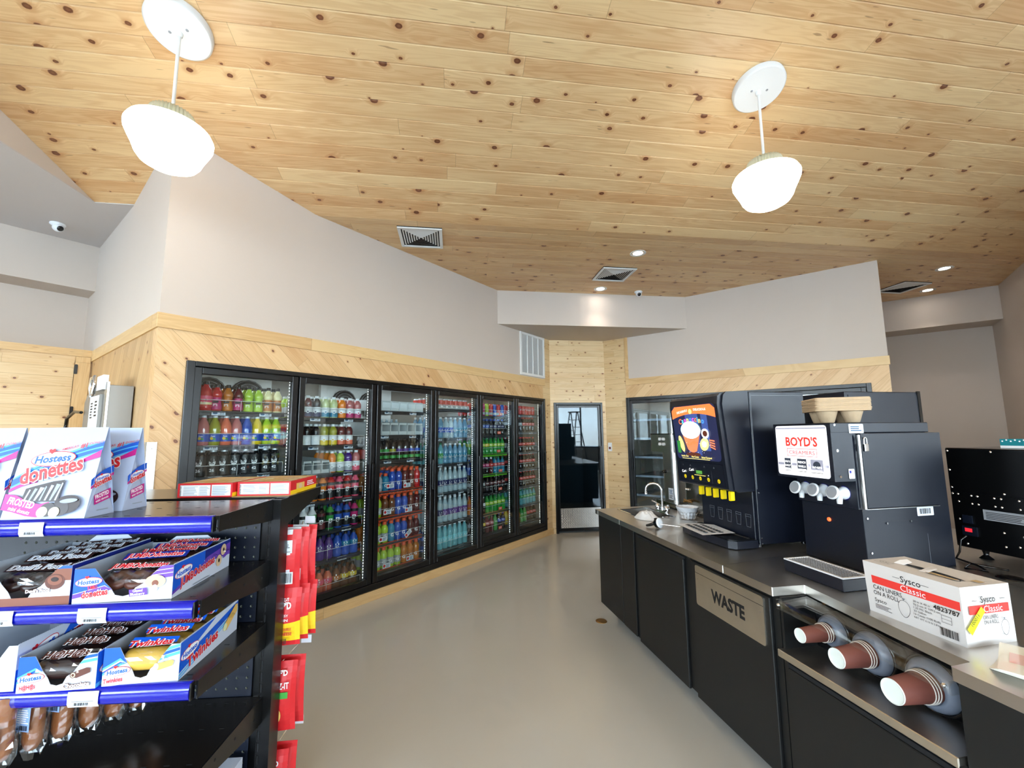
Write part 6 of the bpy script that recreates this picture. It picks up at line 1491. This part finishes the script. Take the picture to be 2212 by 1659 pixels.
def side_jumbo(p, D, h):
    p.rect(0, D, 0, h, 'carton_white'); p.poly([(0, h * .18), (D, h * .78), (D, h), (0, h)], 'p_navy'); p.poly([(0, h * .10), (D * .6, h * .55), (D, h * .45), (D, h * .9), (D * .55, h * .74), (0, h * .18)], 'p_purple'); p.poly([(.0, h * .20), (D * .5, h * .62), (D * .5, h), (0, h)], 'p_blue')
    logo(p, D * .15, h * .66, D * .24, .10); outlined(p, 'JUMBOdonettes', D * .10, h * .22, h * .36, D * .58, .12, .05, ob=.06); 
    for cx_, cy_ in ((D * .76, h * .42), (D * .84, h * .74)): p.ell(cx_, cy_, D * .055, h * .20, 'p_dough', n=22); p.ell(cx_, cy_, D * .016, h * .07, 'p_dark')
    p.poly([(D * .84, h * .42), (D * .96, h * .52), (D * .96, h * .66), (D * .84, h * .56)], 'p_purple'); p.lines(D * .3, D * .6, h * .06, h * .12, 1, 'p_grey')
def art_devil(p, W, h, tp, topy):
    p.rect(0, W, 0, h * .22, 'p_cocoa'); xr = [W * (.60 + .40 * i / 8) for i in range(9)]; p.strip([(x, topy(x)) for x in xr], [(x, min(topy(x), h * .62)) for x in xr], 'p_cocoa'); p.strip([(x, topy(x)) for x in xr[5:]], [(x, min(topy(x), h * .93)) for x in xr[5:]], 'p_blue')
    p.ell(W * .84, h * .60, W * .10, h * .20, 'p_choc', n=26); p.ell(W * .84, h * .64, W * .075, h * .13, 'p_cocoa'); p.ell(W * .84, h * .66, W * .04, h * .06, 'p_dark'); outlined(p, "Devil's Food", W * .56, h * .34, h * .12, W * .24, .03, 0, 'white_print', 'p_choc')
    cornerfill(p, tp, 'p_blue', lambda x: h * .8); p.text('DRIZZLED', W * .05, h * .5, h * .12, 'p_red', .02)
def side_devil(p, D, h): p.rect(0, D, 0, h, 'p_navy'); logo(p, D * .2, h * .6, D * .26, .1); outlined(p, 'donuts', D * .45, h * .4, h * .35, D * .3, .15)
def art_cup(p, W, h, tp, topy): cornerfill(p, tp, 'p_blue', lambda x: h * .2); logo(p, W * .16, h * .5, W * .24)
def side_cup(p, D, h): p.rect(0, D, 0, h * .45, 'p_blue'); p.poly([(D * .3, h * .3), (D, h * .5), (D, h), (D * .5, h)], 'p_blue'); logo(p, D * .20, h * .62, D * .34, .45); outlined(p, 'CUPCAKES', D * .42, h * .50, h * .30, D * .5, .2)
ZJ, ZT = 1.055, .845
tray_box('donut_tray_box', -.338, -.048, ZJ, .246, .30, .090, 'blue and purple jumbo donut display box at right of the second shelf', art_jumbo, side_jumbo, math.radians(4))
tray_box('donut_tray_box', -.585, -.062, ZJ, .238, .30, .100, 'brown and white chocolate donut box left of the purple one, second shelf', art_devil, side_devil, math.radians(4))
tray_box('cake_tray_box', -.240, -.050, ZT, .186, .31, .095, 'blue and white box of golden sponge cakes on the third shelf', art_twinkie, side_twinkie, math.radians(4))
tray_box('cake_tray_box', -.436, -.066, ZT, .186, .30, .088, 'blue and white box of chocolate rolls left of the golden cakes', art_hoho, side_hoho, math.radians(3))
tray_box('cake_tray_box', -.640, -.06, ZT, .186, .30, .112, 'blue and white cake box cut by the left edge, third shelf', art_cup, side_cup, math.radians(2))
# wrapped cakes lying across the trays
def capsule(mb, L, r, mt, n=14, sq=1.0, flat=.0):
    pr = [(.0005, -L / 2)] + [(r * math.sin(t), -L / 2 + r * .8 * (1 - math.cos(t))) for t in [PI / 8, PI / 4, 3 * PI / 8, PI / 2]]
    pr += [(r, L / 2 - r * .8)] + [(r * math.sin(t), L / 2 - r * .8 * (1 - math.cos(t))) for t in [3 * PI / 8, PI / 4, PI / 8]] + [(.0005, L / 2)]
    T = Matrix.Diagonal((1, 1, sq, 1)) @ Matrix.Rotation(PI / 2, 4, 'Y'); mb.lathe(pr, mt, n, T=T)
def wrapper(mb, L, r, mt, R, crest=.010):
    n_, m_ = 10, 12; v_ = []
    for i in range(n_ + 1):
        t = i / n_; x = -L / 2 + L * t; e_ = min(1, min(t, 1 - t) * 5)
        for k_ in range(m_ + 1):
            a_ = PI * k_ / m_; rr = r * (.30 + .80 * e_) + .002 + R.random() * .0025; v_.append((x, rr * math.cos(a_) * 1.06, rr * math.sin(a_) * (.25 + .78 * e_)))
    mb.add(v_, [(i * (m_ + 1) + k_, i * (m_ + 1) + k_ + 1, (i + 1) * (m_ + 1) + k_ + 1, (i + 1) * (m_ + 1) + k_) for i in range(n_) for k_ in range(m_)], mt, False)
def cake(u, v, z, L, r, cake_mt, wrap_mt, txt, label, cat, group, rz, fg='p_red', band='p_blue', tilt=0):
    o = gthing('wrapped_cake', u, v, z, label, cat, group, rz); R = random.Random(int(v * 1000))
    mb = MB(); capsule(mb, L * .86, r, cake_mt); mb.build('cake', o)
    mb = MB(); wrapper(mb, L, r, wrap_mt, R)
    p = PR(mb, (-L * .36, -r * .50, r * 1.02), (1, 0, 0), (0, .75, .42), step=.0006)
    if band: p.poly([(0, .012), (L * .72, .016), (L * .72, .034), (0, .038)], band)
    p.text(txt, .0, .008, .026, 'white_print', .08, .1, .03, width=L * .68); p.text(txt, .0, .008, .026, fg, .03, .1, .03, width=L * .66)
    mb.build('wrapper', o); return o
for q in range(5):
    cake(-.142 + q * .0, -.015 + q * .058, ZT + .052 + (.010 if q else 0), .165, .028, 'cake_yellow', 'film_wrap', 'Twinkies', 'golden sponge cake in clear wrap, %s from the front of its box' % ORD[q], 'snack cake', 'golden sponge cakes in the third shelf box', math.radians(4))
for q in range(5):
    cake(-.345, -.035 + q * .058, ZT + .044 + (.008 if q else 0), .165, .024, 'cake_choc', 'film_wrap', 'H@H@s', 'dark wrapped chocolate roll, %s from the front of its box' % ORD[q], 'snack cake', 'chocolate rolls in the third shelf box', math.radians(3), 'p_choc', None)
def donut_pack(u, v, z, mt, txt, label, group, rz, band, fg='p_red'):
    o = gthing('donut_pack', u, v, z, label, 'donut pack', group, rz); R = random.Random(int(v * 991))
    mb = MB()
    for x in (-.055, 0, .055):
        T = Matrix.Rotation(.5, 4, 'X'); v_ = []; n1, n2 = 18, 8
        for a in range(n1):
            for b in range(n2):
                A_, B_ = 2 * PI * a / n1, 2 * PI * b / n2; rr = .022 + .014 * math.cos(B_); w_ = T @ Vector((rr * math.cos(A_), rr * math.sin(A_), .012 * math.sin(B_))); v_.append((w_.x + x, w_.y, w_.z))
        mb.add(v_, [(a * n2 + b, ((a + 1) % n1) * n2 + b, ((a + 1) % n1) * n2 + (b + 1) % n2, a * n2 + (b + 1) % n2) for a in range(n1) for b in range(n2)], mt, True)
    mb.build('donut', o)
    mb = MB(); wrapper(mb, .215, .026, 'film_wrap', R); p = PR(mb, (-.085, -.018, .0265), (1, 0, 0), (0, .75, .42), step=.0006); p.poly([(0, .004), (.17, .010), (.17, .036), (0, .03)], band); p.text(txt, .006, .010, .024, 'white_print', .08, .1, .04, width=.155); p.text(txt, .006, .010, .024, fg, .03, .1, .04, width=.153); mb.build('wrapper', o)
for q in range(5):
    donut_pack(-.205, .004 + q * .056, ZJ + .045 + (.014 if q else 0), 'cake_brown', 'JUMBOdonettes', 'brown glazed donut pack in clear wrap, %s from front of the purple box' % ORD[q], 'donut packs in the purple box', math.radians(4 + (q * 37 % 11) - 5), 'p_navy' if q % 2 else 'film_wrap')
for q in range(5):
    donut_pack(-.462, -.012 + q * .056, ZJ + .052 + (.012 if q else 0), 'cake_choc', "Devil's Food", 'dark donut pack in clear wrap, %s from front of the brown box' % ORD[q], 'donut packs in the brown and white box', math.radians(4 + (q * 29 % 13) - 6), 'p_dark', 'p_grey')
# long pastries in clear wrap under the third shelf
mat('blue_label', rgb(140, 170, 220), .4)
for q in range(7):
    u, v = -.475 + q * .034, -.045 + q * .042; o = gthing('wrapped_pastry', u, v, .775, 'long brown pastry in clear wrap hanging under the third shelf, %s from left' % ORD[q], 'pastry', 'long wrapped pastries under the third shelf', math.radians(-12)); R = random.Random(q + 20)
    mb = MB(); n1, n2 = 14, 12; v_ = []
    for i in range(n1):
        t = i / (n1 - 1); z_ = -.10 + .155 * t; w_ = min(1, .5 + (t * 3.5)) ** .7
        for k_ in range(n2): a_ = 2 * PI * k_ / n2; v_.append((.026 * w_ * math.cos(a_), .019 * w_ * math.sin(a_), z_ + .003 * R.random()))
    mb.add(v_, [(i * n2 + k_, i * n2 + (k_ + 1) % n2, (i + 1) * n2 + (k_ + 1) % n2, (i + 1) * n2 + k_) for i in range(n1 - 1) for k_ in range(n2)] + [tuple(range(n2))[::-1]], 'pastry', True); mb.build('pastry', o)
    mb = MB(); v_ = []
    for i in range(n1):
        t = i / (n1 - 1); z_ = -.120 + .180 * t; w_ = .62 + .38 * min(1, t * 6)
        for k_ in range(n2): a_ = 2 * PI * k_ / n2; rr = 1.1 + .16 * R.random(); v_.append((.030 * w_ * rr * math.cos(a_), .021 * w_ * rr * math.sin(a_), z_))
    mb.add(v_, [(i * n2 + k_, i * n2 + (k_ + 1) % n2, (i + 1) * n2 + (k_ + 1) % n2, (i + 1) * n2 + k_) for i in range(n1 - 1) for k_ in range(n2)], 'film_wrap', False); mb.build('wrapper', o)
    if q < 3:
        mb = MB(); p = PR(mb, (-.022, -.0255, -.065 + .022 * q), (1, 0, 0), (0, 0, 1), step=.0004); p.rect(0, .044, 0, .06, 'blue_label'); p.lines(.003, .042, .020, .056, 7, 'white_print'); p.barcode(.004, .040, .003, .015); mb.build('label', o)
# cracker cartons on the far top shelf
def crackers(u, v, W, D, label):
    o = gthing('cracker_carton', u, v, 1.2715, label, 'snack box', 'flat red cracker cartons on the far top shelf'); H = .052; mb = MB(); mb.box(0, W, 0, D, 0, H, 'p_red')
    p = PR(mb, (0, 0, 0), (1, 0, 0), (0, 0, 1), step=.0005); p.rect(.008, W * .60, .005, H - .006, 'white_print'); p.rect(W * .62, W - .006, .005, H - .006, 'white_print'); p.frame(.009, W * .60, .005, H - .006, .0006, 'black_print'); p.text('Nutrition Facts', .014, H * .12, .008, 'black_print', .02, rot=PI / 2, width=.036)
    p.lines(.022, W * .38, .008, H - .009, 9, 'p_grey', .4); p.rect(W * .40, W * .402, .006, H - .007, 'black_print', 0); p.lines(W * .41, W * .59, .008, H - .009, 9, 'p_grey', .4, seed=5); p.lines(W * .64, W * .95, .008, H - .009, 11, 'p_grey', .5, seed=6)
    p = PR(mb, (W, 0, 0), (0, 1, 0), (0, 0, 1), step=.0004); p.rect(0, D, 0, H * .30, 'p_yellow'); p.rect(D * .2, D * .5, H * .3, H * .75, 'p_gold'); p.ell(D * .35, H * .5, D * .06, H * .2, 'p_dough'); p.lines(D * .6, D * .9, H * .4, H * .8, 3, 'white_print')
    p = PR(mb, (0, 0, H), (1, 0, 0), (0, 1, 0), step=.0004); p.rect(.004, W - .004, .006, D - .004, 'kraft'); R = random.Random(3)
    for i in range(5):
        for j in range(5): p.poly([(.006 + i * .038, .012 + j * .045), (.040 + i * .038, .02 + j * .045), (.036 + i * .038, .046 + j * .045), (.008 + i * .038, .036 + j * .045)], R.choice(['p_dough', 'p_gold', 'p_cream', 'cake_yellow']), 0)
    mb.build('carton', o)
crackers(-.392, .400, .200, .25, 'flat red cracker carton on the far top shelf, beside the donut bags')
crackers(-.184, .420, .200, .25, 'flat red cracker carton at the post end of the far top shelf')
# snack bags hanging on the far side
def snack_bag(u, v, ztop, h_, label, style, rz=0, w=.13):
    o = gthing('snack_bag', u, v, ztop, label, 'snack bag', 'red snack bags hanging on the far side of the shelving', rz); mb = MB(); n1, n2 = 12, 8; front = []; back_ = []
    for j in range(n1 + 1):
        t = j / n1; puff = .026 * math.sin(PI * min(1, max(0, (t - .05) / .9))) ** .7 if .05 < t < .95 else 0
        for i in range(n2 + 1):
            s_ = i / n2; x = (s_ - .5) * w * (1 - .05 * math.sin(PI * t)); e_ = (1 - abs(2 * s_ - 1) ** 2.5); y_ = -puff * e_ - .0005; front.append((x, y_, -h_ * t)); back_.append((x, puff * e_ + .0005, -h_ * t))
    def cz_(t, s_):
        if style == 'back': return 'p_red' if (int(t * 9) % 3) else ('tag_white' if .2 < s_ < .75 else 'p_red')
        if style == 'snap': return 'p_yellow' if t > .62 + .1 * (s_ < .5) and t < .93 else 'p_red'
        if style == 'orange': return 'p_red'
        return 'p_red'
    fs = []
    for j in range(n1):
        for i in range(n2):
            f_ = (j * (n2 + 1) + i, (j + 1) * (n2 + 1) + i, (j + 1) * (n2 + 1) + i + 1, j * (n2 + 1) + i + 1); m_ = cz_((j + .5) / n1, (i + .5) / n2); mb.add([front[k_] for k_ in f_], [(0, 1, 2, 3)], m_, True); mb.add([back_[k_] for k_ in f_], [(3, 2, 1, 0)], 'p_red', True)
    mb.build('pouch', o)
    mb = MB(); p = PR(mb, (-w / 2, -.0275, -h_), (1, 0, 0), (0, 0, 1), step=.0004)
    if style == 'snap': p.text('CHEEZ-IT', w * .38, h_ * .80, .016, 'white_print', .03, 0, .06, width=w * .34); p.text("SNAP'D", w * .22, h_ * .66, .034, 'white_print', .04, 0, .05, width=w * .56); p.text('DOUBLE', w * .5, h_ * .30, .013, 'p_red', .02, width=w * .3); p.text('CHEESE', w * .48, h_ * .22, .015, 'p_red', .03, width=w * .34); p.text('CHEESY', w * .35, h_ * .54, .012, 'white_print', .02, width=w * .36); p.text('THIN', w * .4, h_ * .46, .013, 'white_print', .02, width=w * .3); p.barcode(w * .35, w * .7, h_ * .08, h_ * .17)
    elif style == 'puff': p.text("PUFF'D", w * .3, h_ * .84, .026, 'white_print', .04, 0, 0, width=w * .5); p.text('CHEEZ-IT', w * .22, h_ * .64, .030, 'white_print', .03, 0, .03, width=w * .62); p.text('DOZEN', w * .22, h_ * .55, .016, 'white_print', .03, width=w * .3); p.rect(w * .55, w * .82, h_ * .51, h_ * .60, 'p_green'); p.ell(w * .45, h_ * .30, w * .20, h_ * .14, 'p_gold', .5); p.ell(w * .38, h_ * .16, w * .16, h_ * .10, 'p_gold', -.3); p.rect(w * .05, w * .6, 0, .008, 'white_print')
    elif style == 'back': p.rect(w * .18, w * .80, h_ * .62, h_ * .84, 'tag_white'); p.lines(w * .2, w * .78, h_ * .64, h_ * .83, 8, 'black_print', .4); mb.build('print', o); mb = MB(); p = PR(mb, (-w / 2, -.0275, -h_), (1, 0, 0), (0, 0, 1), step=.0004); p.rect(w * .5, w * .85, h_ * .10, h_ * .30, 'tag_white'); p.barcode(w * .52, w * .83, h_ * .12, h_ * .28)
    mb.build('print', o); return o
k_ = 0
for (zt, h_, st, n_, us, nm) in ((1.14, .215, 'back', 3, .012, 'upper'), (.925, .205, 'snap', 3, .022, 'second'), (.665, .24, 'puff', 2, .018, 'third'), (.36, .24, 'puff', 2, .0, 'lowest')):
    for q in range(n_):
        snack_bag(us - q * -.012 - .012, .42 + q * .048, zt + .0 * q, h_, 'red snack bag hanging beyond the black post, %s hook, %s from the front' % (nm, ORD[q]), st, math.radians(8 - 5 * q))
    hk = gthing('peg_hook', us - .01, .386, zt - .012, 'steel peg hook with white scan plate on the far side, %s of the four' % nm, 'hook', 'peg hooks on the far side'); mb = MB(); mb.tube([(0, -.008, 0), (0, .19, 0), (0, .20, .012)], .0022, 'chrome', 6); mb.build('rod', hk); mb = MB(); mb.box(.012, .052, .19, .192, .005, .035, 'tag_white'); mb.build('scan_plate', hk)
# small carton low at the right
o = gthing('candy_carton', -.13, .17, .3005, 'white candy carton low on the shelving at bottom edge', 'snack box'); mb = MB(); mb.box(0, .09, 0, .12, 0, .13, 'carton_white'); p = PR(mb, (0, 0, 0), (1, 0, 0), (0, 0, 1)); p.rect(.0, .09, .08, .12, 'p_lilac'); p.ell(.045, .06, .02, .015, 'p_choc'); mb.build('carton', o)

# ---------------------------------------------------------------- silver cabinet on the return wall of the alcove
sv = empty('equipment_cabinet', (-4.75, .64, 0)); tag(sv, 'flat silver cabinet with cords and padlock against the boarded return wall, far left', 'cabinet')
mat('silver_panel', rgb(140, 137, 132), .4, .4)
mb = MB(); mb.prism([(0, 0), (.84, 0), (.84, 1.86), (.30, 1.845), (.10, 1.84), (0, 1.78)], 'y', 0, .125, 'silver_panel'); mb.build('body', sv, bevel=.003)
mb = MB(); mb.box(.76, .80, -.012, -.001, .0, 1.88, 'brushed_steel'); mb.box(.81, .845, -.012, -.001, .0, 1.88, 'brushed_steel'); mb.build('edge_rail', sv)
mb = MB(); mb.box(.42, .74, -.03, -.002, 1.56, 1.80, 'silver_panel'); p = PR(mb, (.42, -.03, 1.56), (1, 0, 0), (0, 0, 1), step=.0006); p.rect(.005, .315, .005, .235, 'tag_white'); p.lines(.05, .13, .08, .20, 6, 'black_print'); p.lines(.19, .27, .09, .21, 5, 'black_print'); mb.box(.60, .80, -.03, -.002, 1.83, 1.93, 'white_print'); mb.build('label_box', sv)
mb = MB(); mb.tube([(.46, -.03, 1.80), (.43, -.035, 1.86), (.45, -.035, 1.93), (.52, -.03, 1.94), (.54, -.03, 1.88), (.50, -.03, 1.82)], .014, 'chrome', 8); mb.lathe([(.02, 0), (.02, .06)], 'chrome', 12, (-.0, -.03, 1.50)); mb.build('shackle', sv)
cdl = MB(); cdl.tube([(-5.30, .74, 1.98), (-5.12, .74, 1.86), (-5.0, .72, 1.78)], .010, 'gloss_black', 6); cdl.box(-5.34, -5.24, .755, .772, 1.93, 1.99, 'gloss_black')
cdl.tube([(-4.70, .62, 1.70), (-4.84, .60, 1.71), (-5.0, .58, 1.66), (-5.03, .58, 1.58), (-4.95, .58, 1.54), (-4.80, .60, 1.54)], .012, 'gloss_black', 6)
o = cdl.build('power_cord'); tag(o, 'black cord looping beside the silver cabinet at far left', 'cord')
